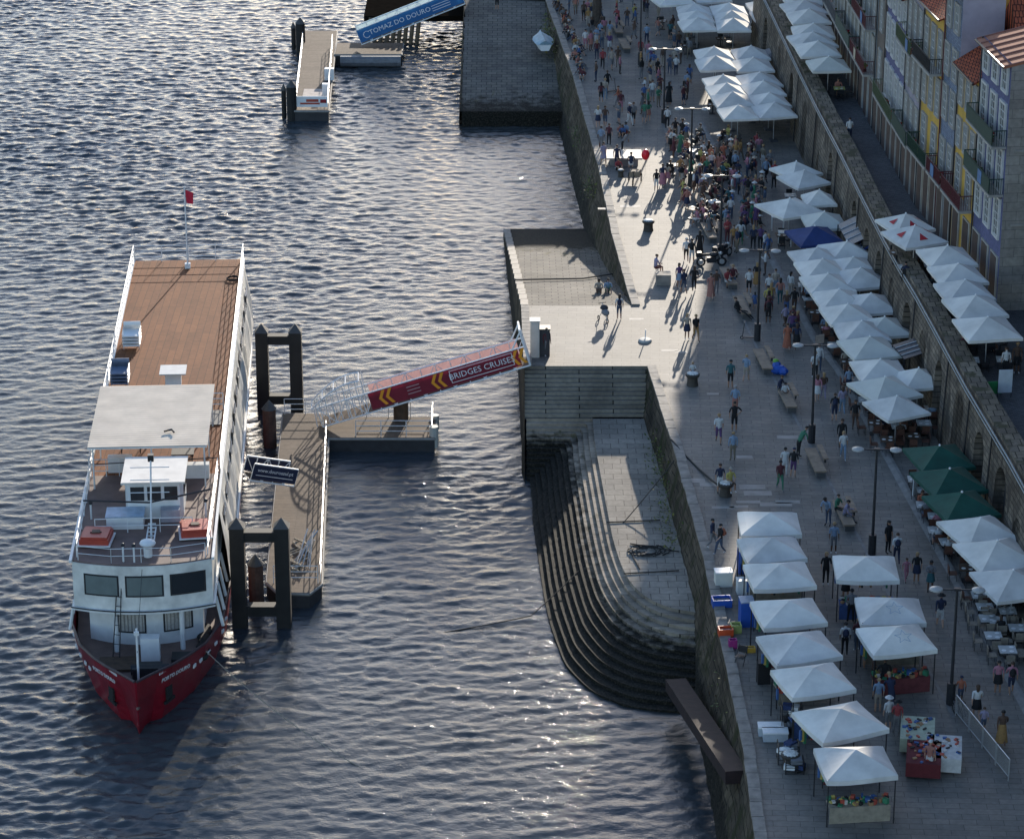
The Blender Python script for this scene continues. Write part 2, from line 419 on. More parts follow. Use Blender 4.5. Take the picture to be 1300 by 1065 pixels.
for (x0, y0, z0), (x1, y1, z1) in zip(PX[:-1], PX[1:]):
    n = 16
    for i in range(n):
        a, c = i / n, (i + 1) / n
        A = (x0 + (x1 - x0) * a - PLX0, y0 + (y1 - y0) * a - PLY, z0 + (z1 - z0) * a); B_ = (x0 + (x1 - x0) * c - PLX0, y0 + (y1 - y0) * c - PLY, z0 + (z1 - z0) * c)
        mb.add([A, B_, (B_[0] - .35, B_[1], -7), (A[0] - .35, A[1], -7)], [(0, 1, 2, 3)], quaywall)
        mb.box(((A[0] + B_[0]) / 2 + .2, (A[1] + B_[1]) / 2, (A[2] + B_[2]) / 2 + .02), (.5, (y1 - y0) / n - .05, .12), coping, 0, Matrix.Rotation(math.atan2(z1 - z0, y1 - y0), 3, 'X'))
mb.box((3.2, RY - PLY, -4.85), (8.8, .5, 1.2), quayface)
mb.build('stone_face', root)

# --- terrace outline (z=-2) and the steps falling to the river around it
TZ = -2.2
TER = [(4.75, 159.9), (4.8, 155.9), (5.1, 149), (5.4, 142.6), (5.7, 139.5), (6.1, 137.1), (6.9, 135.2), (8.0, 134.0), (10.4, 133.2)]
WAT = [ks(*q) for q in [(.9, 155.2), (.85, 153.5), (1.1, 149), (1.45, 142.3), (1.75, 139), (2.5, 134.2), (3.9, 131.2), (5.9, 129.6), (10.9, 129.0)]]
def resample(p, n):
    L = [0]
    for a, c in zip(p[:-1], p[1:]): L.append(L[-1] + math.hypot(c[0] - a[0], c[1] - a[1]))
    out = []
    for i in range(n):
        d = L[-1] * i / (n - 1); j = 0
        while j < len(L) - 2 and L[j + 1] < d: j += 1
        t = (d - L[j]) / (L[j + 1] - L[j]); out.append((p[j][0] + (p[j + 1][0] - p[j][0]) * t, p[j][1] + (p[j + 1][1] - p[j][1]) * t))
    return out
def smooth(p, k=6):
    for _ in range(k):
        p = [p[0]] + [((p[i - 1][0] + 2 * p[i][0] + p[i + 1][0]) / 4, (p[i - 1][1] + 2 * p[i][1] + p[i + 1][1]) / 4) for i in range(1, len(p) - 1)] + [p[-1]]
    return p
TR_ = smooth(resample(TER, 80)); WR_ = smooth(resample(WAT, 80))
b = MB(); b.add([(x, y, TZ) for x, y in TR_] + [(10.4, 160.2, TZ), (4.75, 160.2, TZ)], [tuple(range(82))], terrace_pav)
b.build('lower_terrace', kind='structure')
root = thing('stone_steps', 'broad curved flight of mossy stone steps dropping from terrace to river', 'steps', (4.7, 150, TZ))
NST = 13; b = MB(); rr = random.Random(5)
def lerp(a, c, t): return (a[0] + (c[0] - a[0]) * t, a[1] + (c[1] - a[1]) * t)
for k in range(NST):
    t0, t1 = k / NST, (k + 1) / NST; RS = (WZ - .1 - TZ) / NST; zt = TZ + RS * k; zb = zt + RS
    cur = [lerp(a, c, t0) for a, c in zip(TR_, WR_)]; nxt = [lerp(a, c, t1) for a, c in zip(TR_, WR_)]
    ysk = 159.9 - .33 * k; ysn = ysk - .33
    # left return: treads facing down river from the platform
    cur = [(PLX0 + .1, ysk), (cur[0][0] - .15, ysk)] + cur; nxt = [(PLX0 + .1, ysn), (nxt[0][0] - .15, ysn)] + nxt
    n = len(cur); vs = []
    for (x, y) in cur: vs.append((x - 4.7, y - 150, zt - TZ))
    jit = [rr.uniform(-.025, .025) for _ in range(n)]
    for i, (x, y) in enumerate(cur): vs.append((x - 4.7 + jit[i], y - 150, zb - TZ + (rr.uniform(-.03, .03) if k > 4 else 0)))
    for i, (x, y) in enumerate(nxt): vs.append((x - 4.7, y - 150, zb - TZ))
    fs = []
    for i in range(n - 1):
        fs.append((i, i + 1, n + i + 1, n + i)[::-1]); fs.append((n + i, n + i + 1, 2 * n + i + 1, 2 * n + i)[::-1])
    b.add(vs, fs, stepmat)
b.add([(x - 4.7, y - 150, WZ - .1 - TZ) for x, y in WR_] + [(x - 4.9, y - 150, -4.5) for x, y in WR_], [(i, 80 + i, 81 + i, i + 1) for i in range(79)], stepmat)
b.build('treads', root)
root = thing('stone_staircase', 'straight shaded flight of stone steps between landing and lower terrace', 'steps', (PLX0, PLY, 0))
b = MB()
for k in range(12):
    z1 = TZ * (k + 1) / 12
    if k < 12: b.add([(0, -.245 * k, TZ * k / 12), (8.6 - PLX0, -.245 * k, TZ * k / 12), (8.6 - PLX0, -.245 * k, z1), (0, -.245 * k, z1)], [(0, 3, 2, 1)], stepx)
    b.add([(0, -.245 * k, z1), (8.6 - PLX0, -.245 * k, z1), (8.6 - PLX0, -.245 * (k + 1), z1), (0, -.245 * (k + 1), z1)], [(0, 3, 2, 1)], stepx)
b.add([(0, 0, 0), (0, -2.95, TZ), (0, -7.4, -4.7), (-.3, -7.4, -6), (-.3, 0, -6)], [(0, 1, 2, 3, 4)], quaywall)
b.build('treads', root)

# --- far slipway
b = MB(); n = 10
for i in range(n):
    y0, y1 = 229.8 + 26.2 * i / n, 229.8 + 26.2 * (i + 1) / n; z0, z1 = -3.3 + 3.3 * i / n, -3.3 + 3.3 * (i + 1) / n
    b.add([(-4.1, y0, z0), (4.8, y0, z0), (4.8, y1, z1 + .003), (-4.3, y1, z1 + .003)], [(0, 1, 2, 3)], paving_old)
b.add([(-4.1, 229.8, -3.3), (4.8, 229.8, -3.3), (4.8, 229.6, -6), (-4.1, 229.6, -6)], [(0, 3, 2, 1)], quayface)
b.build('slipway', kind='structure')
wall_strip('slip_wall', [(-4.1, 229.7), (-4.25, 256), (-4.3, 300)], 'dark side wall of the far slipway along the river', bat=.3, cop=False, cat='quay wall', z1=-.02)
for o in [o for o in bpy.data.objects if o.name == 'slip_wall']:
    me = kids(o)[0].data
    for v in me.vertices:      # top follows the slip
        y = v.co.y + 229.7; top = min(0, -3.3 + 3.3 * (y - 229.8) / 26.2)
        v.co.z = min(v.co.z, top + .05)

# --- upper street, city wall with arches, parapet
FY = [100, 158.6, 179.5, 199.7, 206, 240]; FX = [31.5, 28.0, 25.9, 25.1, 24.9, 24.0]
WYs = [95, 118, 135.3, 145.2, 158.9, 166, 169.8, 179.3, 188.2, 198.7, 207.1, 240]; WXs = [26.6, 26.0, 25.1, 24.4, 23.7, 23.2, 23.0, 22.6, 22.3, 21.8, 21.5, 20.4]
wx = lambda y: float(np.interp(y, WYs, WXs)); fx = lambda y: float(np.interp(y, FY, FX))
YS = list(range(95, 241, 5))
b = MB(); b.add([(wx(y) + .9, y, 5) for y in YS] + [(fx(y) + 12, y, 5) for y in YS[::-1]], [tuple(range(len(YS) * 2))[::1]], cobble)
b.build('upper_street', kind='structure')
b = MB(); b.add([(wx(y) + .02, y, 5.06) for y in YS] + [(wx(y) + .02, y, 5.9) for y in YS], [], parapet)
root = thing('city_wall', 'old arcaded stone wall carrying the upper street above the restaurant terraces', 'stone wall', (wx(95), 95, 0))
ARCH = [(128.6, 1.9, 3.3, 'ov'), (132.6, 1.8, 3.4, 'ov'), (136.6, 2.4, 4.4, 'door'), (141.6, 2.2, 4.3, 'door'), (146.8, 2.5, 4.6, 'door'), (152.5, 2.0, 4.2, 'door'), (157.5, 1.9, 4.2, 'door'), (162.2, 2.0, 4.2, 'door'),
        (167, 1.9, 4.1, 'door'), (171.8, 2, 4.2, 'door'), (176.6, 1.9, 4.1, 'door'), (182, 2, 4.2, 'door'), (187.5, 2, 4.2, 'door'), (193, 1.9, 4.2, 'door'), (199, 2, 4.2, 'door'), (206, 2.2, 4.2, 'door'), (214, 2.2, 4.2, 'door'), (222, 2.2, 4.2, 'door'), (231, 2.2, 4.2, 'door'), (120, 2.2, 4.2, 'door'), (112, 2.2, 4.2, 'door')]
ARCH.sort(); X0, Y0 = wx(95), 95
wf = MB(); doors = []
y = 95.0
def wp(yy, z, inn=0): return (wx(yy) + inn - X0 - .25 * (1 - z / 6.0), yy - Y0, z)
for (yc, wd, ht, kd) in ARCH + [(240.5, 0, 0, None)]:
    ya = yc - wd / 2 if wd else 240
    # plain stretch
    m_ = max(1, int((ya - y) / 2)); ssn = [y + (ya - y) * i / m_ for i in range(m_ + 1)]
    if ya > y:
        for a, c in zip(ssn[:-1], ssn[1:]): wf.add([wp(a, 0), wp(c, 0), wp(c, 5.9), wp(a, 5.9)], [(0, 1, 2, 3)], muraille)
    if not wd: break
    yb = yc + wd / 2; arc = []
    for i in range(11):
        t = math.pi * i / 10; arc.append((yc - wd / 2 * math.cos(t), ht - wd / 2 + wd / 2 * math.sin(t)))
    hole = [(ya, 0)] + arc + [(yb, 0)]
    wf.add([wp(a, z) for a, z in hole] + [wp(yb, 5.9), wp(ya, 5.9)], [tuple(range(len(hole) + 2))[::-1][::-1]], muraille)
    n = len(hole); wf.add([wp(a, z) for a, z in hole] + [wp(a, z, .55) for a, z in hole], [(i, i + 1, n + i + 1, n + i) for i in range(n - 1)], muraille)
    doors.append([wp(a, z, .55) for a, z in hole]); y = yb
for a, c in zip(YS[:-1], YS[1:]):   # parapet top and inner face
    wf.add([(wx(a) - X0 - .04, a - Y0, 5.9), (wx(c) - X0 - .04, c - Y0, 5.9), (wx(c) + .9 - X0, c - Y0, 5.95), (wx(a) + .9 - X0, a - Y0, 5.95)], [(0, 3, 2, 1)], parapet)
    wf.add([(wx(a) + .9 - X0, a - Y0, 5.95), (wx(c) + .9 - X0, c - Y0, 5.95), (wx(c) + .95 - X0, c - Y0, 4.95), (wx(a) + .95 - X0, a - Y0, 4.95)], [(0, 3, 2, 1)], parapet)
wf.build('masonry', root)
dm = [mat('arch_door_brown', (.10, .045, .03), .7, .3, 3), mat('arch_door_black', (.012, .012, .014), .6, .2, 3), mat('arch_door_grey', (.07, .065, .06), .7, .2, 3)]
for i, d in enumerate(doors): MB().add(d, [tuple(range(len(d)))], dm[(i * 2) % 3]).build('arch_door', root)
pp = MB()
for dz, dr in ((5.55, .05), (5.3, .045)):
    pts = [(wx(a) - X0 - .16, a - Y0, dz) for a in YS]; pp.path(pts, dr, mat('pipe_grey', (.22, .26, .28), .5, .1, 2), 6)
pp.build('drain_pipe', root)
dp = MB()
for yy in (138.9, 144.2, 150, 160, 170, 180, 190, 200, 210): dp.tube(wp(yy, 0, -.1), wp(yy, 5.3, -.1), .05, darkm, 6)
dp.build('downpipe', root)

# ================================================================== HOUSES along the upper street
WALLM = {
    'lilac': brickmat('lilac_tiles', (.165, .165, .29), (.135, .14, .245), (.10, .10, .16), .14, .14, 'yz', var=.15, msize=.006, bump=.1, rough=.4),
    'greyblue': brickmat('grey_blue_tiles', (.29, .33, .40), (.18, .21, .30), (.13, .14, .17), .14, .14, 'yz', var=.2, msize=.012, bump=.1, rough=.4),
    'yellow': mat('ochre_plaster', (.58, .35, .06), .85, .15, 1.0), 'brown': mat('brown_stone', (.16, .125, .10), .85, .25, 1.5),
    'mauve': mat('mauve_plaster', (.30, .27, .31), .85, .15, 1.0), 'paleblue': mat('pale_blue_plaster', (.32, .37, .40), .85, .15, 1.0),
    'greygreen': mat('grey_green_plaster', (.25, .30, .25), .85, .2, 1.0), 'cream': mat('cream_plaster', (.52, .44, .32), .85, .15, 1.0),
    'rose': mat('rose_plaster', (.32, .17, .15), .85, .15, 1.0)}
BAL = {'green': mat('balcony_green', (.012, .045, .03), .5, .2, 3), 'red': mat('balcony_oxblood', (.10, .02, .025), .5, .2, 3), 'black': darkm, 'grey': mat('balcony_grey', (.10, .10, .11), .5, .2, 3), 'lime': mat('balcony_moss', (.075, .10, .05), .6, .2, 3)}
surround = mat('granite_surround', (.36, .33, .29), .8, .15, 2); winwhite = mat('window_white', (.60, .58, .54), .5, .08, 3)
def house(y0, y1, wallm, eave, floors, roofm, label, depth=9, ridge=1.8, rooftype='tile', end=None, ground=(.08, .05, .04)):
    xa, xb = fx(y0), fx(y1); L = math.hypot(xb - xa, y1 - y0); rz = math.atan2(y1 - y0, xb - xa)
    # local frame: X along the facade (away from camera), Y outwards = towards the river after rotation
    r = thing('townhouse', label, 'house', (xa, y0, 5), rz)
    hw = eave - 5; b = MB(); g = .02
    b.add([(g, 0, 0), (L - g, 0, 0), (L - g, 0, hw), (g, 0, hw)], [(3, 2, 1, 0)], WALLM[wallm])
    e_ = end or (WALLM[wallm] if wallm not in ('greyblue', 'lilac') else WALLM['mauve'])
    b.add([(g, 0, 0), (g, -depth, 0), (g, -depth, hw + ridge * .2), (g, -depth / 2, hw + ridge), (g, 0, hw)], [(0, 4, 3, 2, 1)], e_)
    b.add([(L - g, 0, 0), (L - g, -depth, 0), (L - g, -depth, hw + ridge * .2), (L - g, -depth / 2, hw + ridge), (L - g, 0, hw)], [(0, 1, 2, 3, 4)], e_)
    b.add([(g, -depth, 0), (L - g, -depth, 0), (L - g, -depth, hw), (g, -depth, hw)], [(0, 1, 2, 3)], e_)
    b.build('wall', r)
    rf = MB(); o = .45; zz = -.18
    A = [(-.02, o, hw + zz), (L + .02, o, hw + zz), (L + .02, -depth / 2, hw + ridge), (-.02, -depth / 2, hw + ridge)]
    rf.add(A + [(x, y, z - .12) for x, y, z in A], [(0, 1, 2, 3), (7, 6, 5, 4), (0, 4, 5, 1), (1, 5, 6, 2), (3, 7, 4, 0)], roofm)
    A = [(-.02, -depth / 2, hw + ridge), (L + .02, -depth / 2, hw + ridge), (L + .02, -depth, hw + zz), (-.02, -depth, hw + zz)]
    rf.add(A, [(0, 1, 2, 3)], roofm)
    if rooftype == 'metal':
        n = int(L / 1.1) + 1
        for i in range(n + 1):
            x = L * i / n; rf.tube((x, o - .02, hw + zz + .03), (x, -depth / 2, hw + ridge + .03), .05, mat('roof_seam', (.25, .10, .07), .6, .1), 5)
    ro = rf.build('roof', r)
    gu = MB(); gu.tube((0, o + .03, hw + zz - .05), (L, o + .03, hw + zz - .05), .07, darkm, 6); gu.build('gutter', ro)
    for (zs, zh, nb, kind, balc) in floors:
        bay = L / nb
        for i in range(nb):
            xc = bay * (i + .5); wd = min(bay * .52, 1.1)
            if kind == 'ground':
                wb = MB(); wb.box((xc, .03, (zs + zh) / 2 - 5), (wd + .5, .12, zh - zs + .2), surround)
                wb.build('door_surround', r)
                pb = MB(); pb.box((xc, .095, (zs + zh) / 2 - 5), (wd + .1, .05, zh - zs), mat('shop_door_' + label[:12].replace(' ', '_'), ground, .6, .2, 3)); pb.build('door', r)
                continue
            wb = MB(); zc = (zs + zh) / 2 - 5; hh = zh - zs
            for sx in (-1, 1): wb.box((xc + sx * (wd / 2 + .06), .05, zc), (.14, .14, hh + .28), surround if wallm != 'lilac' else winwhite)
            for sz in (-1, 1): wb.box((xc, .055, zc + sz * (hh / 2 + .07)), (wd, .15, .14), surround if wallm != 'lilac' else winwhite)
            f_ = wb.build('window', r)
            gb = MB(); gb.box((xc, .015, zc), (wd, .03, hh), glass); gb.build('pane', f_)
            sb = MB(); nv, nh = 3, max(3, int(hh / .42))
            for k in range(nv + 1): sb.box((xc - wd / 2 + wd * k / nv, .05, zc), (.075 if k in (0, nv) else .045, .04, hh), winwhite)
            for k in range(nh + 1): sb.box((xc, .052, zc - hh / 2 + hh * k / nh), (wd, .04, .08 if k in (0, nh) else .04), winwhite)
            sb.build('frame', f_)
        if balc:
            zb = zs - 5 - .05; db = .85; m_ = BAL[balc]
            bb = MB(); bb.box((L / 2, db / 2, zb - .06), (L - .3, db, .14), surround)
            bo = bb.build('balcony', r)
            rb = MB(); nn = int(L / .12)
            rb.box((L / 2, db - .03, zb + .95), (L - .3, .05, .05), m_); rb.box((L / 2, db - .03, zb + .12), (L - .3, .04, .04), m_)
            for k in range(nn + 1): rb.box((.15 + (L - .3) * k / nn, db - .03, zb + .53), (.025, .025, .85), m_)
            for xx in (.17, L - .17):
                rb.box((xx, db / 2, zb + .95), (.05, db, .05), m_)
                for k in range(6): rb.box((xx, db * k / 6, zb + .5), (.025, .025, .9), m_)
            if balc == 'green' and wallm != 'yellow': rb.box((L / 2, db - .0, zb + .5), (L - .4, .012, .82), m_)
            rb.build('railing', bo)
    hr = random.Random(int(y0 * 10))
    for (zs, zh, nb, kind, balc) in floors:
        if not balc: continue
        for k in range(hr.randint(1, 4)):
            fb_ = MB(); px_ = hr.uniform(.4, L - .4); fb_.box((px_, .62, zs - 5 + .12), (.4, .22, .22), tile_red)
            for q in range(14): fb_.box((px_ + hr.uniform(-.25, .25), .62 + hr.uniform(-.15, .15), zs - 5 + .3 + hr.uniform(0, .35)), (.12, .1, .1), leaf if q % 4 else mat('flower_red', (.4, .02, .03), .8), hr.uniform(0, 3))
            fb_.build('flower_pot', r)
        if hr.random() < .55:
            px_ = hr.uniform(.3, L - 1.3); MB().box((px_ + .4, .87, zs - 5 + .45), (.8, .02, .75), hr.choice([white, mat('laundry_blue', (.12, .2, .35), .9), mat('laundry_cream', (.5, .42, .3), .9)])).build('laundry', r)
    pd = MB(); pd.tube((L - .12, .1, 0), (L - .12, .1, hw), .05, BAL['red'] if wallm == 'greyblue' else darkm, 6); pd.build('downpipe', r)
    return r
G0 = lambda n, zt=8.0: (5.0, zt, n, 'ground', None)
h1 = house(158.6, 164.85, 'lilac', 19.7, [G0(3, 8.1), (9.3, 11.5, 3, 'w', None), (12.0, 14.4, 3, 'w', 'green'), (14.85, 17.1, 3, 'w', 'green'), (17.9, 19.3, 3, 'w', None)], metal_roof,
      'lilac tiled corner house under a pale copper coloured metal roof', rooftype='metal', end=endwall, depth=11, ridge=1.2)
eb = MB()
for (yy, zz, sx, sz) in [(-1.2, 8.0, .6, .6), (-2.5, 4.4, .5, .5), (-2.2, 9.6, .9, .5), (-2.4, 13.2, .8, .5)]: MB().box((-.12, yy, zz), (.25, sx, sz), surround).build('meter_box', h1)

cb_ = MB(); cb_.box((-.06, -5, 5.2), (.14, 9, .12), surround).box((-.06, -5, 9.6), (.14, 9, .12), surround).box((-.06, -2.4, 3), (.12, .1, 4.4), darkm); cb_.build('string_course', h1)
house(164.9, 169.85, 'yellow', 17.0, [G0(2), (9.0, 11.2, 2, 'w', 'red'), (11.9, 13.5, 3, 'w', None), (14.5, 16.4, 3, 'w', None)], tile_red, 'narrow ochre yellow house with red tiled roof beside the lilac corner house', ridge=1.6, depth=5)
house(169.9, 173.65, 'greyblue', 20.9, [G0(2), (9.0, 11.2, 2, 'w', 'red'), (12.6, 14.6, 2, 'w', None), (15.4, 17.2, 2, 'w', None), (18.4, 20.0, 2, 'w', None)], mat('slate_blue', (.16, .20, .25), .6, .2, 2), 'slender grey blue tiled house with small white gridded windows', depth=2.6, ridge=.9)
house(173.7, 178.9, 'yellow', 18.6, [G0(3), (9.0, 11.3, 2, 'w', 'green'), (12.2, 14.4, 3, 'w', None), (15.0, 17.4, 3, 'w', 'black')], tile_red, 'ochre house with awning and flower boxes on its top balcony')
house(178.95, 184.55, 'mauve', 18.8, [G0(3), (8.8, 11.0, 3, 'w', 'green'), (11.8, 14.0, 3, 'w', None), (14.7, 17.4, 3, 'w', 'lime')], tile_red, 'grey house with moss green top balcony and tall pale shutters')
house(184.6, 192.6, 'lilac', 17.2, [G0(4), (8.7, 11.0, 4, 'w', 'lime'), (12.0, 14.2, 4, 'w', None), (15.0, 16.8, 4, 'w', None)], tile_red, 'wide lilac house with rows of tall white windows midway along the street')
house(192.65, 196.4, 'brown', 16.8, [G0(2), (9.0, 11.0, 1, 'w', None), (12.5, 14.5, 1, 'w', None)], tile_red, 'narrow bare brown stone house without balconies')
house(196.45, 203.4, 'paleblue', 16.8, [G0(3), (8.8, 11.2, 3, 'w', 'red'), (12.0, 14.4, 3, 'w', 'red')], tile_red, 'pale blue house with oxblood red balconies')
house(203.45, 211, 'greygreen', 16.9, [G0(4), (8.8, 11.0, 4, 'w', 'green'), (12.0, 14.2, 4, 'w', 'green')], tile_red, 'grey green house with dark green balconies beyond the pale blue one')
house(211.05, 218, 'cream', 17.4, [G0(4), (8.8, 11.0, 4, 'w', 'grey'), (12, 14.2, 4, 'w', 'grey')], tile_red, 'cream plastered house behind the far end of the upper umbrellas')
house(218.05, 226, 'rose', 18.8, [G0(4), (8.8, 11.0, 4, 'w', None), (12, 14.2, 4, 'w', 'black')], tile_red, 'rose plastered house near the far end of the street')
house(226.05, 232, 'paleblue', 18.2, [G0(3), (8.8, 11.0, 3, 'w', None), (12, 14.2, 3, 'w', 'green')], tile_red, 'last but one house of the row, pale blue, at the far end')
house(232.05, 239, 'cream', 20.5, [G0(3), (8.8, 11.0, 3, 'w', None), (12, 14.2, 3, 'w', 'red')], tile_red, 'last house of the row, cream plastered, at the far end of the upper street')
# backdrop roofs behind (top right corner)
def backhouse(x0, x1, y0, y1, zb, ze, zr, label, wm='cream', rm=tile_red):
    r = thing('hillside_house', label, 'house', (x0, y0, zb)); w_, d_ = x1 - x0, y1 - y0; b = MB()
    b.add([(0, 0, 0), (w_, 0, 0), (w_, d_, 0), (0, d_, 0), (0, 0, ze - zb), (w_, 0, ze - zb), (w_, d_, ze - zb), (0, d_, ze - zb)], [(0, 1, 5, 4), (1, 2, 6, 5), (2, 3, 7, 6), (3, 0, 4, 7)], WALLM[wm]); b.build('wall', r)
    b = MB(); o = .4
    b.add([(-o, -o, ze - zb), (w_ + o, -o, ze - zb), (w_ + o, d_ / 2, zr - zb), (-o, d_ / 2, zr - zb), (w_ + o, d_ + o, ze - zb), (-o, d_ + o, ze - zb)], [(0, 1, 2, 3), (3, 2, 4, 5), (0, 3, 5), (1, 4, 2)], rm); b.build('roof', r)
    for k in range(max(1, int(w_ / 2.5))):
        for fl in range(max(1, int((ze - zb) / 3.2))):
            wb = MB(); wb.box((1.2 + 2.4 * k, -.04, 1.8 + 3.1 * fl), (1.1, .1, 1.6), winwhite); f_ = wb.build('window', r)
            gb = MB(); gb.box((1.2 + 2.4 * k, -.07, 1.8 + 3.1 * fl), (.85, .08, 1.35), glass); gb.build('pane', f_)
    return r
backhouse(30.2, 48, 166.5, 174.5, 5, 17.6, 20.6, 'broad house with red tiled roof behind the yellow house')
backhouse(36, 54, 177, 190, 5, 19, 23, 'second row house with long ridged red tiled roof at the top right corner', 'brown')
backhouse(38, 50, 152, 165, 5, 16.5, 19.0, 'low red tiled house at the right edge behind the corner house', 'brown')

# --- unseen houses and rock added beyond the frame, shaped to cast the evening shade
def block(x0, x1, y0, y1, z, label, wm):
    backhouse(x0, x1 - .177 * (y1 - y0) / 2, y0, y1, 0, z - 1.6, z, label, wm)
block(1.0, 9.6, 272, 282, 9.0, 'low waterfront house beyond the far slipway', 'rose')
block(9.8, 13.3, 272, 284, 11.0, 'low kiosk house between two taller ones beyond the frame', 'cream')
block(13.5, 25.0, 272, 284, 17.8, 'four storey house facing the river square beyond the frame', 'yellow')
block(24.8, 29.8, 272, 284, 10.4, 'lower house on the river square beyond the frame', 'paleblue')
block(31, 47, 86, 154, 24, 'long tenement beside the near end of the street, outside the frame', 'brown')
b = MB()
hill = [(30.3, 34.8, 50), (34.85, 35.6, 50), (35.65, 36.6, 33.8), (36.65, 42, 52), (42.05, 60, 43.5), (60.05, 110, 43)]  # unseen mass added to shade the quay, notched to pass a sun strip
for x0, x1, z in hill: b.prism([(x0, 273), (x1, 273), (x1 + 5.3, 303), (x0 + 5.3, 303)], 0, z, mat('shade_hill_granite', (.14, .13, .10), .9, .3, .2))
wv = [(28.2, 273, 0), (30.28, 273, 0), (30.28, 273, 30.5), (29.8, 273, 26), (28.2, 273, 20)]  # added wedge, slants the edge of the cast shade
b.add(wv + [(x + 1, y + 6, z) for x, y, z in wv], [(0, 1, 2, 3, 4), (9, 8, 7, 6, 5), (0, 4, 9, 5), (4, 3, 8, 9), (3, 2, 7, 8)], mat('shade_hill_granite', (.14, .13, .10)))
b.build('hill', kind='structure')

# ================================================================== RIVER BOAT
deckwood = brickmat('deck_boards', (.27, .105, .043), (.215, .083, .036), (.12, .05, .024), 3.0, .42, 'yx', var=.18, msize=.02, rough=.6, bump=.1)
deckgrey = mat('worn_deck_paint', (.16, .105, .088), .7, .3, .9)
shipwhite = mat('boat_white', (.72, .72, .70), .4, .10, 1.4, obj=True)
sidewhite = mat('streaked_side_panel', (.70, .68, .62), .45, .22, 1.1, obj=True)
SR = R(3.0); SX, SY = ks(-18.35, 127.4)
boat = thing('river_boat', 'large white river cruise boat with red hull moored at the long pontoon', 'boat', (SX, SY, WZ), SR)
boat.scale = (KS,) * 3
def wl(x, y, z): x, y, z = x * KS, y * KS, z * KS; c, s = math.cos(SR), math.sin(SR); return (SX + c * x - s * y, SY + s * x + c * y, WZ + z)
HS = [(-.35, .05, 0, 3.15), (.3, .5, .12, 3.1), (1, .95, .35, 3.0), (2, 1.65, .85, 2.88), (3.2, 2.35, 1.45, 2.75), (5, 3.15, 2.3, 2.55), (8, 3.85, 3.2, 2.35), (12, 4.05, 3.75, 2.25), (20, 4.15, 3.95, 2.2), (35, 4.15, 3.95, 2.2), (48, 4.1, 3.9, 2.2), (54.5, 3.8, 3.4, 2.2)]
b = MB(); vs = []; K = 6
for y, ht, hw_, zt in HS:
    for sx in (-1, 1):
        for k in range(K + 1):
            t = k / K; z = zt + (-.6 - zt) * t
            h = ht + (hw_ - ht) * (t ** 1.3) if t < .9 else hw_ * .96
            yy = y + (.9 * t if y < 1.5 else 0)
            vs.append((sx * h, yy, z))
fs = []
n = 2 * (K + 1)
for i in range(len(HS) - 1):
    for s_ in (0, 1):
        for k in range(K):
            a = i * n + s_ * (K + 1) + k; q = (a, a + 1, a + 1 + n, a + n); fs.append(q if s_ else q[::-1])
fs += [tuple(range(K + 1)) + tuple(range(2 * K + 1, K, -1))]
e0 = (len(HS) - 1) * n; fs += [tuple(e0 + i for i in range(K + 1)) + tuple(e0 + i for i in range(2 * K + 1, K, -1))]
b.add(vs, fs, redp); hull = b.build('hull', boat)
b = MB()
for sx in (-1, 1):
    b.path([(sx * h, y, z + .02) for y, h, _, z in HS[:9]], .07, shipwhite if 0 else mat('gunwale_dark', (.05, .03, .035), .5, .1), 6)
    b.path([(sx * h, y, z + .04) for y, h, _, z in HS[8:]], .08, shipwhite, 6)
b.build('gunwale', boat)
b = MB()   # main deck
dkh = lambda y, h, hw_, z: max(.03, h + (hw_ - h) * ((z - 1.45) / (z + .6)) ** 1.3 - .08)
pts = [(-dkh(*q), q[0] + .35) for q in HS[:-1]] + [(-3.6, 54.2), (3.6, 54.2)] + [(dkh(*q), q[0] + .35) for q in HS[-2::-1]]
b.prism(pts, 1.45, 1.6, deckgrey); b.build('main_deck', boat)
# lower deckhouse
def rrect(hw, y0, y1, bow=.55, n=8):
    f = [(hw * math.sin(-math.pi / 2 + math.pi * i / n), y0 + bow * (1 - math.cos(-math.pi / 2 + math.pi * i / n))) for i in range(n + 1)]
    return f + [(hw, y1), (-hw, y1)]
def curved(hw, y0, y1, bow=.6, n=12):
    f = [(-hw + 2 * hw * i / n, y0 + bow * ((-1 + 2 * i / n) ** 2)) for i in range(n + 1)]
    return f + [(hw, y1), (-hw, y1)]
b = MB(); b.prism(curved(2.9, 6.9, 52.5, .9), 1.58, 4.0, shipwhite); b.build('lower_deckhouse', boat)
b = MB(); b.prism(curved(3.52, 5.9, 53.6, .75, 16), 3.95, 6.45, sidewhite); up = b.build('upper_deckhouse', boat)
b = MB(); b.prism(curved(3.62, 5.75, 53.8, .78, 16), 3.86, 3.98, shipwhite)
b.path([(x, y - .02, 4.02) for x, y in curved(3.66, 5.72, 53.8, .78, 16)[:17]], .035, darkm, 5); b.build('deck_moulding', boat)
b = MB()   # top decks
b.prism(curved(3.48, 5.95, 17.6, .75, 16), 6.44, 6.52, deckgrey); b.build('foredeck', boat)
b = MB(); b.add([(-3.48, 17.6, 6.52), (3.48, 17.6, 6.52), (3.55, 53.6, 6.52), (-3.55, 53.6, 6.52)], [(0, 1, 2, 3)], deckwood); b.build('sun_deck', boat)
b = MB()
for sx in (-1, 1): b.add([(sx * 3.5, 6.8, 6.46), (sx * 3.62, 6.8, 6.5), (sx * 3.66, 53.6, 6.5), (sx * 3.5, 53.6, 6.46)], [(0, 1, 2, 3)], shipwhite)
for sx in (-1, 1): b.box((sx * 3.58, 30, 6.55), (.14, 47, .14), shipwhite)
b.build('deck_edge', boat)
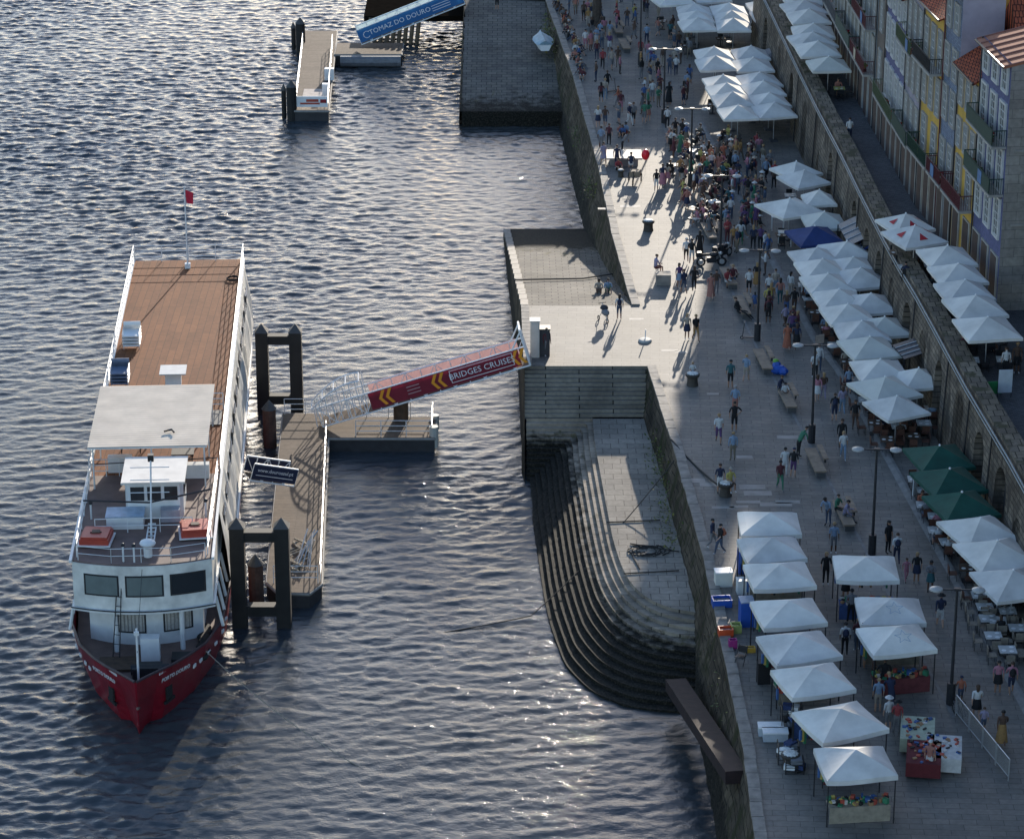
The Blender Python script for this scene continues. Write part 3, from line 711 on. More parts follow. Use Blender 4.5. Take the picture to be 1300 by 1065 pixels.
# side promenade: sloping canvas and posts between deck edge and gunwale
for sx in (-1, 1):
    b = MB(); N = 40
    for i in range(N):
        y0, y1 = 13 + 40 * i / N, 13 + 40 * (i + 1) / N
        o0, o1 = .10 * math.sin(i * 1.9), .10 * math.sin((i + 1) * 1.9)
        b.add([(sx * 3.6, y0, 6.4), (sx * 3.6, y1, 6.4), (sx * (3.95 + o1), y1, 4.0), (sx * (3.95 + o0), y0, 4.0)], [(0, 1, 2, 3)], sidewhite)
        b.add([(sx * (3.95 + o0), y0, 4.0), (sx * (3.95 + o1), y1, 4.0), (sx * 4.1, y1, 2.3), (sx * 4.1, y0, 2.3)], [(0, 1, 2, 3)], sidewhite)
    b.build('side_screen', boat)
b = MB()
for sx in (-1, 1):
    for y in [7.5 + 1.8 * i for i in range(4)]: b.tube((sx * (3.86 + .05), y, 2.3), (sx * 3.6, y, 3.95), .09, shipwhite, 6)
b.build('promenade_posts', boat)
b = MB()
for sx, y in ((-1.45, 6.35), (1.9, 6.45)):
    b.tube((sx, y - .1, 1.6), (sx, y - .1, 4.2), .13, shipwhite, 8); b.ell((sx, y - .1, 4.32), (.17, .17, .17), darkm, 8, 6)
b.build('front_posts', boat)
def curved_y(x, hw, y0, bow): return y0 + bow * (x / hw) ** 2
def winq(parent, x0, x1, z0, z1, m, hw, y0, bow, off=.02, fr=darkm, name='window'):
    f = MB(); nn = 5
    def strip(xa, xb, za, zb, o, mm):
        for i in range(nn):
            a, c = xa + (xb - xa) * i / nn, xa + (xb - xa) * (i + 1) / nn
            f.add([(a, curved_y(a, hw, y0, bow) - o, za), (c, curved_y(c, hw, y0, bow) - o, za), (c, curved_y(c, hw, y0, bow) - o, zb), (a, curved_y(a, hw, y0, bow) - o, zb)], [(0, 1, 2, 3)], mm)
    strip(x0 - .09, x1 + .09, z0 - .09, z1 + .09, off, fr); w_ = f.build(name, parent)
    f = MB(); strip(x0, x1, z0, z1, off + .012, m); f.build('pane', w_); return w_
for x0, x1, m_ in ((-2.85, -1.25, frost), (-.75, 1.0, frost), (1.5, 3.1, glass)): winq(up, x0, x1, 4.85, 5.85, m_, 3.52, 5.9, .75)
b = MB(); b.add([(1.65, 6.19, 5.0), (2.85, 6.45, 5.05), (2.6, 6.38, 5.45), (2.1, 6.24, 5.55), (1.75, 6.2, 5.35)], [(0, 1, 2, 3, 4)], mat('window_drape', (.12, .2, .33), .5, .2))
for x0, x1 in ((-1.35, -.05), (1.0, 2.3)):
    q = winq(boat, x0, x1, 2.35, 3.3, curtain, 2.9, 6.9, .9)
b = MB()
for x0, x1 in ((-1.35, -.05), (1.0, 2.3)):
    for k in range(7):
        x = x0 + (x1 - x0) * (k + .5) / 7; b.box((x, curved_y(x, 2.9, 6.9, .9) - .05, 2.83), (.05, .02, .93), mat('curtain_fold', (.25, .23, .21), .8, 0))
b.build('curtain', boat)
for sx in (-1, 1):       # side windows
    for i in range(13):
        y = 15 + i * 2.9; f = MB(); f.box((sx * 3.92, y, 5.05), (.06, 1.9, .9), darkm); 
        f = MB(); f.box((sx * 3.8, y, 5.2), (.10, 1.7, .75), glass); f.build('window', up)
# bow furniture
b = MB(); b.box((-1.3, 4.6, 1.68), (1.9, 1.5, .14), woodd).box((1.9, 5.0, 1.75), (1.0, .9, .3), darkm); b.build('deck_hatch', boat)
b = MB(); b.box((.45, 3.1, 2.0), (1.2, .8, .7), darkm).tube((-.5, 3.1, 2.1), (1.4, 3.1, 2.1), .28, darkm, 10).tube((-.3, 2.6, 1.6), (-.3, 2.6, 2.4), .12, darkm, 8).tube((1.0, 2.6, 1.6), (1.0, 2.6, 2.4), .12, darkm, 8); b.build('windlass', boat)
b = MB(); b.tube((.0, 1.3, 1.6), (-.0, 1.6, 5.1), .06, shipwhite, 6).box((0, 1.45, 4.9), (.25, .1, .2), shipwhite).tube((0, 1.35, 3.9), (.05, 5.9, 6.3), .012, darkm, 4); b.build('bow_mast', boat)
b = MB(); b.box((.35, 5.1, 2.3), (.95, .6, 1.3), shipwhite).tube((-1.6, 5.3, 1.6), (-1.2, 6.3, 6.2), .03, darkm, 5).tube((-1.25, 5.2, 1.6), (-1.0, 6.2, 6.2), .03, darkm, 5)
for k in range(9): b.tube((-1.55 + .04 * k, 5.4 + .1 * k, 1.9 + .48 * k), (-1.22 + .03 * k, 5.3 + .1 * k, 1.9 + .48 * k), .02, darkm, 4)
b.build('bow_ladder', boat)
b = MB()
for k in range(7): b.lathe((2.9 + .1 * (k % 2), 5.2 + .55 * k, 1.6), [(.3, 0), (.36, .12), (.3, .24)], rubber, 10)
b.build('tyre_fenders', boat, kind=None)
for sx in (-1, 1):
    b = MB()
    for i, (y, h, zt) in enumerate([(3.8, 2.62, 2.35), (4.5, 2.9, 2.3), (5.6, 3.25, 2.2), (6.8, 3.55, 2.1), (8.4, 3.83, 2.0), (10, 3.93, 1.95)]):
        b.box((sx * (h + .0), y, zt - .45), (.06, .3, .16), shipwhite, sx * -.35)
    for k in range(14): b.box((sx * (1.05 + .062 * k), 1.55 + .095 * k - .35, 2.78), (.045, .05, .12), shipwhite, sx * .55)
    b.build('scupper_marks', hull)
def hullp(sx, y, dz):
    ys = [a[0] for a in HS]; h = np.interp(y, ys, [a[1] for a in HS]); hw_ = np.interp(y, ys, [a[2] for a in HS]); zt = np.interp(y, ys, [a[3] for a in HS])
    t = dz / (zt + .6); return Vector((sx * (h + (hw_ - h) * t ** 1.3 + .10), y + .25 * t, zt - dz))
for sx in (-1, 1):
    a, c = hullp(sx, 1.2, .62), hullp(sx, 3.4, .62); d = (c - a) * (1 if sx > 0 else -1)
    upv = hullp(sx, 2.3, .3) - hullp(sx, 2.3, .9)
    text('lettering', 'PORTO DOURO', .34, shipwhite, hull, frame((a + c) / 2, d, upv), .01)
b = MB()
for sx in (-1, 1):
    p = hullp(sx, 1.9, 1.5); b.box(p, (.1, .5, .7), rubber, sx * -.5).box(p + Vector((0, .1, -.5)), (.1, .9, .15), rubber, sx * -.5)
b.build('anchor', hull)
# wheelhouse
wh = MB(); wh.prism([(-1.15, 12.1), (-1.0, 11.7), (1.7, 11.7), (1.85, 12.1), (1.85, 14.6), (-1.15, 14.6)], 6.5, 8.6, shipwhite); who = wh.build('wheelhouse', boat)
wh = MB(); wh.box((.35, 13.1, 8.66), (3.3, 3.5, .12), mat('roof_cream', (.62, .58, .52), .5, .12, 1.2)); wh.build('wheelhouse_roof', who)
for x0, x1, ya, yb in ((-.85, -.15, 11.68, 11.68), (.02, .72, 11.68, 11.68), (.9, 1.58, 11.68, 11.68)):
    MB().box(((x0 + x1) / 2, 11.68, 7.95), (x1 - x0, .05, .75), darkm).build('window', who)
for sx in (-1, 1):
    for y in (12.8, 13.9): MB().box((.35 + sx * 1.51, y, 7.9), (.05, .8, .75), glass).build('window', who)
b = MB(); b.box((-1.1, 11.0, 6.85), (1.9, 1.2, .7), shipwhite).box((-1.1, 11.0, 7.22), (2.0, 1.3, .06), mat('pale_blue_lid', (.35, .45, .55), .4)); b.build('deck_locker', boat)
b = MB(); b.box((1.2, 11.35, 6.9), (1.0, .5, .7), mat('grey_cabinet', (.3, .32, .36), .5)); b.build('deck_cabinet', boat)
b = MB(); b.tube((.35, 8.6, 6.5), (.35, 10.8, 10.2), .045, shipwhite, 6)
for k in range(3): b.tube((-.7, 10.55 - .35 * k, 9.9 - .55 * k), (1.3, 10.55 - .35 * k, 9.9 - .55 * k), .025, shipwhite, 4)
b.box((.35, 10.9, 10.3), (.3, .3, .35), darkm).tube((.35, 9.2, 6.5), (.35, 10.6, 9.8), .03, shipwhite, 5)
for k in range(5): b.box((.35, 8.5 + .28 * k, 6.75 + .1 * k), (.4, .05, .05), shipwhite)
b.box((.15, 8.9, 6.9), (.06, 1.6, .12), shipwhite).box((.55, 8.9, 6.9), (.06, 1.6, .12), shipwhite); b.build('folding_mast', boat)
b = MB(); b.tube((.3, 7.0, 6.5), (.3, 7.0, 7.0), .22, shipwhite, 10).ell((.3, 7.0, 7.25), (.42, .42, .2), shipwhite, 12, 6); b.build('radome', boat)
for sx, y in ((-2.45, 8.9), (2.55, 9.6)):
    b = MB(); b.box((sx, y, 6.82), (1.5, 1.55, .30), orangep, .04 * sx).box((sx, y, 7.02), (1.35, 1.4, .12), orangep, .04 * sx).box((sx, y, 6.65), (1.7, 1.75, .06), shipwhite, .04 * sx)
    b.tube((sx - .3, y - .1, 7.10), (sx + .3, y - .1, 7.12), .03, rubber, 4).box((sx, y, 7.11), (.4, .35, .06), woodd); b.build('liferaft', boat)
b = MB()
for x, y in ((-.9, 6.4), (-.35, 6.3), (-2.95, 11.8), (3.0, 11.8)): b.tube((x, y, 6.5), (x, y, 7.4), .05, shipwhite, 6); b.ell((x, y, 7.45), (.11, .11, .11), darkm, 8, 5)
b.build('deck_lamp', boat)
b = MB(); b.path([(-3.2, 10.6, 8.1), (0.2, 10.4, 8.0), (3.3, 11.5, 8.2)], .05, darkm, 5).path([(-3.3, 16.6, 7.6), (3.4, 17.2, 7.6)], .03, darkm, 5)
b.build('deck_cable', boat)
# rails
def rail(pts, name, parent, h=1.05, st=1.5, m=None, r=.028, rows=3, close=False):
    m = m or shipwhite; b = MB()
    for a, c in zip(pts[:-1], pts[1:]):
        L = (Vector(c) - Vector(a)).length; k = max(1, round(L / st))
        for i in range(k + 1):
            p = Vector(a).lerp(Vector(c), i / k); b.tube(p, p + Vector((0, 0, h)), r, m, 5, cap=False)
        for j in range(rows):
            hh = h * (j + 1) / rows; b.tube(Vector(a) + Vector((0, 0, hh)), Vector(c) + Vector((0, 0, hh)), r * .85, m, 5, cap=False)
    return b.build(name, parent)
for sx in (-1, 1): rail([(sx * 3.52, 17.5, 6.5), (sx * 3.56, 53.4, 6.5)], 'side_rail', boat, 1.15, 1.5, r=.026, rows=4)
rail([(-3.5, 53.4, 6.5), (3.5, 53.4, 6.5)], 'stern_rail', boat, 1.1, 1.7)
rail([(-3.3, 7.1, 6.5), (-3.4, 17.4, 6.5)], 'fore_rail', boat, 1.0, 1.7); rail([(3.3, 7.1, 6.5), (3.4, 17.4, 6.5)], 'fore_rail', boat, 1.0, 1.7)
rail([(-3.2, 6.7, 6.5), (-1.5, 6.25, 6.5), (1.5, 6.25, 6.5), (3.2, 6.75, 6.5)], 'front_rail', boat, .8, 1.5, rows=2, r=.02)
rail([(-3.3, 17.5, 6.5), (-1.9, 17.5, 6.5)], 'cross_rail', boat, 1.0, .9); rail([(-2.6, 10.0, 6.5), (2.4, 10.0, 6.5)], 'cross_rail', boat, .8, 1.5, rows=2)
# sun canopy
cr = MB(); NR = 30
for i in range(NR):
    y0 = 15.6 + 9.0 * i / NR; y1 = y0 + 9.0 / NR
    cr.add([(-3.35, y0, 8.98), (3.0, y0, 8.98), (3.0, y0 + .09, 8.995), (-3.35, y0 + .09, 8.995), (-3.35, y1 - .07, 8.995), (3.0, y1 - .07, 8.995), (-3.35, y1, 8.98), (3.0, y1, 8.98)],
           [(0, 1, 2, 3), (3, 2, 5, 4), (4, 5, 7, 6)], mat('canopy_sheet', (.66, .565, .45), .9, .12, .8, obj=True))
cr.box((-.2, 20.1, 8.9), (6.3, 8.95, .08), shipwhite); can = cr.build('sun_canopy', boat)
b = MB()
for x in (-3.1, 0, 2.8):
    for y in (15.8, 20, 24.4):
        if not (x == 0 and y == 20): b.tube((x, y, 6.5), (x, y, 8.9), .045, shipwhite, 6)
for y in (15.8, 18, 20, 22, 24.4): b.tube((-3.1, y, 8.82), (2.8, y, 8.82), .035, shipwhite, 5)
b.path([(.6, 17.4, 9.1), (1.0, 17.6, 9.12), (1.15, 17.2, 9.12)], .05, ropedark, 5); b.build('canopy_posts', can)
# stair opening, deck furniture
b = MB(); b.box((2.55, 25.6, 6.56), (1.4, 2.2, .06), blackp); b.build('stair_hatch', boat); rail([(1.8, 24.5, 6.5), (1.8, 27.0, 6.5), (3.3, 27.0, 6.5)], 'hatch_rail', boat, 1.0, .8)
t_ = thing('deck_table', 'white topped box table standing alone on the open boat deck', 'table', wl(.25, 31.0, 6.53), SR)
MB().box((0, 0, .4), (.9, .6, .8), shipwhite).build('pedestal', t_); MB().box((0, .1, .85), (1.5, 1.5, .07), mat('table_top_grey', (.5, .5, .48), .5, .1)).build('tabletop', t_)
def stackofchairs(loc, label, m_):
    t_ = thing('stacked_loungers', label, 'chairs', loc, SR)
    for k in range(4):
        b = MB(); b.box((0, 0, .25 + .2 * k), (1.0, 1.2, .06), m_).box((0, .62, .5 + .2 * k), (1.0, .06, .5), m_)
        for sx in (-1, 1): b.tube((sx * .5, -.6, .35 + .2 * k), (sx * .5, .6, .45 + .2 * k), .03, polem, 5)
        b.build('chair', t_)
    b = MB()
    for sx in (-.45, .45):
        for sy in (-.5, .5): b.tube((sx, sy, 0), (sx, sy, .3), .03, polem, 5)
    b.build('leg', t_)
stackofchairs(wl(-2.6, 37.5, 6.53), 'stack of white framed deck chairs by the left boat rail', white)
stackofchairs(wl(-2.85, 31.2, 6.53), 'stack of blue grey deck chairs by the left boat rail, nearer the canopy', mat('chair_bluegrey', (.14, .18, .26), .6))
b = MB(); b.tube((0, 0, 0), (.0, 0, 5.4), .05, shipwhite, 6).box((0, 0, .15), (.35, .35, .3), shipwhite)
fp = thing('flagpole', 'white flagpole with small red flag at the stern of the boat', 'flagpole', wl(.0, 52.0, 6.53), SR)
b.build('pole', fp); MB().add([(0, 0, 5.2), (.55, -.05, 5.0), (.5, .05, 4.2), (.1, 0, 4.3)], [(0, 1, 2, 3)], mat('flag_red', (.5, .02, .05), .8)).build('flag', fp)
for x, y, hh in ((-1.9, 14.6, .9), (2.3, 13.6, .8)): MB().box((x, y + 3.6, 6.5 + hh / 2), (1.3, .5, hh), shipwhite).build('deck_bench', boat)
for x, y in ((.9, 18.2), (1.4, 19.6), (-1.5, 21)):
    b = MB(); b.box((0, 0, .45), (1.2, .9, .06), darkm)
    for a in (-.5, .5):
        for c in (-.35, .35): b.tube((a, c, 0), (a, c, .45), .03, darkm, 4)
    t_ = thing('low_table', {.9: 'dark low table under the front edge of the boat canopy', 1.4: 'dark low table behind another under the boat canopy', -1.5: 'dark low table on the left under the boat canopy'}[x], 'table', wl(x, y, 6.53), SR)
    b.build('table_frame', t_)
b = MB()
for k in range(26):
    a = k * .55; b.tube((.38 * math.cos(a), .38 * math.sin(a), .04 + .004 * k), (.38 * math.cos(a + .55), .38 * math.sin(a + .55), .044 + .004 * k), .03, ropedark, 4)
b.build('coiled_rope', None, label='dark coiled rope on the sun deck near the stern rail', cat='rope', loc=wl(3.0, 49.5, 6.53))

# ================================================================== PONTOONS, GANGWAYS, DOLPHINS
pdeck = brickmat('pontoon_planks', (.20, .15, .11), (.155, .118, .088), (.06, .045, .035), 6, .16, 'xy', var=.2, msize=.012, bump=.2, rough=.8)
phull = mat('pontoon_hull', (.035, .035, .038), .6, .3, 2)
def pontoon(name, label, corners, z, rails, cut=0):
    corners = [ks(*q) for q in corners]; z = H - (H - z) * KS; rails = [[ks(*q) for q in k] for k in rails]
    ox, oy = corners[0]; t = thing(name, label, 'pontoon', (ox, oy, z))
    P_ = [(x - ox, y - oy) for x, y in corners]
    MB().prism(P_, -1.4, -.06, phull).build('float', t); MB().prism([(x * .998, y * .998) for x, y in P_], -.06, .0, pdeck).build('deck', t)
    b = MB(); b.path([(x, y, -.1) for x, y in P_ + P_[:1]], .09, mat('fender_strip', (.26, .25, .23), .6, .1), 6); b.build('rubbing_strip', t)
    for r_ in rails: rail([(x - ox, y - oy, 0) for x, y in r_], 'railing', t, 1.0, 1.6)
    return t
pt = pontoon('pontoon', 'long plank decked mooring pontoon between the boat and the open basin', [(-13.3, 143.4), (-12.6, 142.1), (-10.9, 142.0), (-10.3, 143.2), (-11.35, 168.0), (-14.2, 168.0)], -5.1,
             [[(-10.38, 143.4), (-11.3, 164.2)], [(-12.9, 143.2), (-10.5, 143.2)], [(-14.1, 167.8), (-11.5, 167.8)]])
b = MB(); rr = random.Random(4)
for k in range(5):
    pts = [(1.2 + .5 * math.sin(j * .9 + k) + .12 * k, 1.2 + j * .42, .06 + .1 * (k % 3)) for j in range(10)]; b.path(pts, .05, rope, 5)
for k in range(8): b.path([(1.4 + rr.uniform(-.2, .9), 1.2 + rr.uniform(0, 3), .05), (2.0 + rr.uniform(-.3, .5), 3 + rr.uniform(0, 2), .9)], .04, polem, 4)
b.build('mooring_lines', pt)
p2 = pontoon('floating_platform', 'short floating platform under the red banner gangway with tarred pile', [(-11.25, 164.0), (-4.7, 164.0), (-4.7, 167.4), (-11.25, 167.4)], -5.1, [[(-9.5, 164.2), (-4.9, 164.2), (-4.9, 167.2), (-9, 167.2)]])
MB().tube((6.35, .3, -.7), (6.35, .3, .6), .27, mat('tank_cream', (.5, .48, .42), .5, .1), 12).build('fender_tank', p2); MB().tube((6.35, 3.1, -.7), (6.35, 3.1, .2), .25, M('tank_cream'), 12).build('fender_tank', p2)
b = MB(); b.tube((4.3, 2.9, -2.5), (4.3, 2.9, 1.6), .45, woodd, 12); b.build('pile', p2)
def dolphin(x, y, x2, label, zt, rz=0):
    x, y = ks(x, y); x2 *= KS
    t = thing('mooring_dolphin', label, 'mooring frame', (x, y, WZ)); d = x2 - x
    pm = mat('tarred_timber', (.014, .013, .012), .7, .35, 1.5)
    for xx in (0, d):
        b = MB(); b.box((xx, 0, zt / 2 - 1), (.75, .75, zt + 2), pm); b.add([(xx - .42, -.42, zt), (xx + .42, -.42, zt), (xx + .42, .42, zt), (xx - .42, .42, zt), (xx, 0, zt + .5)], [(0, 1, 4), (1, 2, 4), (2, 3, 4), (3, 0, 4), (0, 3, 2, 1)], mat('pile_cap', (.07, .065, .06), .5)); b.build('pile', t)
    for zz in (.9, zt - .5): MB().box((d / 2, 0, zz), (d - .76, .6, .55), pm).build('crossbeam', t)
dolphin(-15.6, 170.4, -13.5, 'tall dark timber mooring frame at the far end of the long pontoon', 5.3)
dolphin(-14.45, 139.9, -12.1, 'tall dark timber mooring frame at the near end of the long pontoon', 5.6)
def pile(px, py, zt, label, r=.4, m_=None):
    x, y = at(px, py, WZ); t = thing('mooring_pile', label, 'pile', (x, y, WZ)); MB().tube((0, 0, -2), (0, 0, zt), r, m_ or mat('rusty_pile', (.10, .055, .04), .8, .35, 3), 12).build('shaft', t)
    MB().lathe((0, 0, zt), [(r + .06, 0), (.02, .55)], mat('pile_cap', (.07, .065, .06), .5), 12).build('cap', t); return t
pile(343, 566, 2.4, 'round rusty pile with pointed cap beside the far mooring frame'); pile(326, 768, 2.4, 'round rusty pile with pointed cap standing inside the near mooring frame')
bt = mat('tarred_timber', (.035, .032, .03))
pile(382, 66, 2.6, 'pair mate of dark piles at the upper left corner of the far pontoon', .42, bt); pile(373, 62, 1.9, 'thin dark pile at the far left corner of the far pontoon', .2, bt)
pile(371, 152, 2.8, 'thick dark pile at the near left corner of the far pontoon', .42, bt); pile(361, 149, 2.3, 'slim dark pile outermost left of the far pontoon', .2, bt)
p3 = pontoon('pontoon', 'narrow plank decked pontoon near the top with red notice boards on its end', [(-18.3, 236.5), (-15.4, 236.5), (-16.2, 263.4), (-19.3, 263.4)], -5.1,
             [[(-18.2, 237), (-19.2, 263)], [(-15.5, 237), (-16.3, 258)]])
b = MB(); b.box((1.45, .3, .65), (2.6, .08, .9), white).box((1.5, .25, .75), (1.0, .03, .22), orangep).box((1.3, .25, .5), (1.6, .03, .14), orangep).box((2.4, .25, .7), (.5, .03, .3), redp); b.build('notice_board', p3)
b = MB(); b.box((1.3, 4.5, .02), (1.8, 3.8, .04), mat('pale_mat', (.4, .34, .3), .8)).box((2.3, 4.6, .5), (.5, .5, 1), white).box((2.35, 9.5, .5), (.8, .5, 1), white); b.build('deck_gear', p3)
p4 = pontoon('floating_platform', 'short floating platform under the blue banner gangway near the top', [(-15.9, 254.5), (-9.9, 254.5), (-9.9, 258.5), (-15.9, 258.5)], -5.0, [])
b = MB(); b.tube((.5, -.4, -.55), (5.8, -.4, -.55), .5, mat('float_tube', (.16, .16, .165), .5, .2), 10); b.build('float_tube', p4)

def gangway(name, label, A, B, wd, hh, bann, m_near, m_far, nseg=12, bt0=.25, bt1=.97):
    A, B = Vector(A), Vector(B); t = thing(name, label, 'gangway', A); d = B - A; L = d.length; u = d.normalized()
    s = Vector((u.y, -u.x, 0)).normalized()          # towards the viewer side
    up_ = s.cross(u); up_ = up_ if up_.z > 0 else -up_
    fr = MB(); P3 = lambda a, c, h: u * a + s * (c * wd / 2) + up_ * h
    for c in (-1, 1):
        for h in (0, hh): fr.tube(P3(0, c, h), P3(L, c, h), .05, white, 6)
        for i in range(nseg + 1): fr.tube(P3(L * i / nseg, c, 0), P3(L * i / nseg, c, hh), .032, white, 5)
        for i in range(nseg): fr.tube(P3(L * i / nseg, c, 0 if i % 2 else hh), P3(L * (i + 1) / nseg, c, hh if i % 2 else 0), .028, white, 5)
    for i in range(nseg + 1): fr.tube(P3(L * i / nseg, -1, 0), P3(L * i / nseg, 1, 0), .03, white, 5)
    fr.build('truss', t)
    dk = MB(); dk.add([P3(0, -1, .05), P3(L, -1, .05), P3(L, 1, .05), P3(0, 1, .05)], [(0, 1, 2, 3)], pdeck); dk.build('walkway', t)
    if bann:
        a0, a1 = L * bt0, L * bt1
        near = MB(); near.add([P3(a0, 1.05, hh * .12), P3(a1, 1.05, hh * .12), P3(a1, 1.05, hh * 1.02), P3(a0, 1.05, hh * 1.02)], [(0, 1, 2, 3)], m_near); nb = near.build('banner', t)
        far = MB(); far.add([P3(a0, -1.05, hh * .1), P3(a1, -1.05, hh * .1), P3(a1, -1.05, hh * 1.05), P3(a0, -1.05, hh * 1.05)], [(0, 1, 2, 3)], m_far); fb = far.build('banner', t)
        return t, nb, fb, P3, L, u, s, up_
    return t, None, None, P3, L, u, s, up_
ban_red = mat('banner_crimson', (.20, .012, .03), .5, .1, 2, trans=.12); ban_far = mat('banner_backlit', (.40, .25, .25), .6, .08, 2, trans=.35)  # far banner: sun through the cloth is put into its paler colour
yel = mat('chevron_amber', (.85, .33, .02), .5, 0); wht = mat('letter_white', (.8, .8, .8), .5, 0)
t, nb, fb, P3, L, u, s, up_ = gangway('gangway', 'white truss gangway with crimson BRIDGES CRUISES banner climbing to the quay', (*ks(-11.6, 165.9), -3.4), (1.05, 162.9, .3), 1.5, 1.25, True, ban_red, ban_far, 14, .245, .965)
def onb(a, h, off=1.05): return P3(a, off, 0) + up_ * h + s * .03
def chev(parent, a, h0, h1, m_):
    b = MB()
    for k in range(2):
        x = a + .42 * k; w_ = .2; hm = (h0 + h1) / 2
        b.add([onb(x + .28, h0), onb(x + .28 + w_, h0), onb(x + w_, hm), onb(x, hm)], [(0, 1, 2, 3)], m_)
        b.add([onb(x, hm), onb(x + w_, hm), onb(x + .28 + w_, h1), onb(x + .28, h1)], [(0, 1, 2, 3)], m_)
    b.build('chevron', parent)
for a in (3.75, 7.0, 12.0): chev(nb, a, .25, 1.2, yel)
text('lettering', 'BRIDGES CRUISES', .52, wht, nb, frame(onb(10.15, .72), u, up_), .005)
b = MB()
for (a0, a1, h0, h1) in ((8.2, 12.1, .34, .38), (8.2, 12.1, 1.1, 1.14), (8.2, 8.24, .34, 1.14), (12.06, 12.1, .34, 1.14)): b.add([onb(a0, h0), onb(a1, h0), onb(a1, h1), onb(a0, h1)], [(0, 1, 2, 3)], wht)
b.build('banner_outline', nb); b = MB()
for k in range(3): b.add([onb(5.5, .45 + .22 * k), onb(6.3, .45 + .22 * k), onb(6.3, .5 + .22 * k), onb(5.5, .5 + .22 * k)], [(0, 1, 2, 3)], mat('faint_print', (.5, .35, .35), .5, 0))
b.build('banner_print', nb)
b = MB()   # arched portal at the low end, portal at the top
for c in (-1, 1):
    for k in range(9):
        a0, a1 = -.3 + 3.2 * k / 8, -.3 + 3.2 * (k + 1) / 8; f = lambda a: 1.25 + .95 * math.sin(math.pi * min(1, max(0, (a + .3) / 3.2)) * .62)
        if k < 8: b.tube(P3(a0, c, f(a0)), P3(a1, c, f(a1)), .05, white, 5)
        b.tube(P3(a0, c, .1), P3(a0 + .15, c, f(a0)), .03, white, 4)
for k in range(5):
    a = -.3 + .8 * k; b.tube(P3(a, -1, f(a)), P3(a, 1, f(a)), .035, white, 5)
for c in (-1, 1): b.tube(P3(L, c, 0), P3(L, c, 2.3), .07, white, 6).tube(P3(L - .8, c, 1.2), P3(L, c, 2.2), .05, white, 5)
b.tube(P3(L, -1, 2.3), P3(L, 1, 2.3), .07, white, 6).tube(P3(L, -1, 1.4), P3(L, 1, 2.3), .04, white, 5).tube(P3(L, 1, 1.4), P3(L, -1, 2.3), .04, white, 5); b.build('portal', t)
ban_blue = mat('banner_blue', (.02, .13, .33), .5, .1, 2, trans=.12); ban_bluef = mat('banner_blue_backlit', (.30, .40, .46), .6, .08, 2, trans=.5)  # pale far side has the light through the cloth in its colour
t, nb, fb, P3, L, u, s, up_ = gangway('gangway', 'gangway with blue TOMAZ DO DOURO banner near the top of the picture', (*ks(-13.6, 256.6), -3.0), (*ks(-4.3, 257.5), .45), 1.6, 1.35, True, ban_blue, ban_bluef, 10, 0.0, 1.0)
def onb(a, h, off=1.05): return P3(a, off, 0) + up_ * h + s * .03
text('lettering', 'TOMAZ DO DOURO', .62, wht, nb, frame(onb(3.9, .75), u, up_), .005)
b = MB()
for k in range(8): aa = math.pi * (.2 + .2 * k); b.tube(onb(.75 + .3 * math.cos(aa), .7 + .3 * math.sin(aa)), onb(.75 + .3 * math.cos(aa + .5), .7 + .3 * math.sin(aa + .5)), .035, wht, 4)
for k in range(3): b.add([onb(6.9, .45 + .22 * k), onb(8.6, .45 + .22 * k), onb(8.6, .5 + .22 * k), onb(6.9, .5 + .22 * k)], [(0, 1, 2, 3)], wht)
b.build('emblem', nb)
# brow from boat to pontoon
nvy = mat('banner_navy', (.012, .02, .055), .45, .1, 2)
x0, y0 = at(313, 606, -1.77); x1, y1 = at(368, 612, -2.5)
t, nb, fb, P3, L, u, s, up_ = gangway('boarding_gangway', 'short boarding gangway with navy www.douroazul.pt banner from boat to pontoon', (x0, y0, -1.7), (x1, y1, -2.5), 1.3, 1.0, True, nvy, nvy, 4, 0, 1)
def onb(a, h, off=1.05): return P3(a, off, 0) + up_ * h + s * .03
text('lettering', 'www.douroazul.pt', .29, wht, nb, frame(onb(L / 2, .68), u, up_), .004)
b = MB(); b.add([onb(.2, .36), onb(L - .2, .36), onb(L - .2, .40), onb(.2, .40)], [(0, 1, 2, 3)], wht); b.build('banner_line', nb)
# timber stage with pilings at top of the frame
t = thing('timber_jetty', 'dark timber jetty on leaning posts at the top edge behind the blue gangway', 'jetty', (-13.2, 256.2, WZ))
jm = mat('jetty_timber', (.012, .010, .008), .98, .2, 2); jm.node_tree.nodes['Principled BSDF'].inputs['Specular IOR Level'].default_value = 0
b = MB(); b.box((4.6, 4, 2.2), (9.5, 7, .5), jm); b.build('deck', t)
for k in range(9): MB().tube((.1 + .55 * k, .3 - .02 * k, -1), (.5 + .55 * k, .5, 2.3 + .05 * k), .2, mat('old_post', (.16, .12, .08), .9, .3, 3), 7).build('post', t)

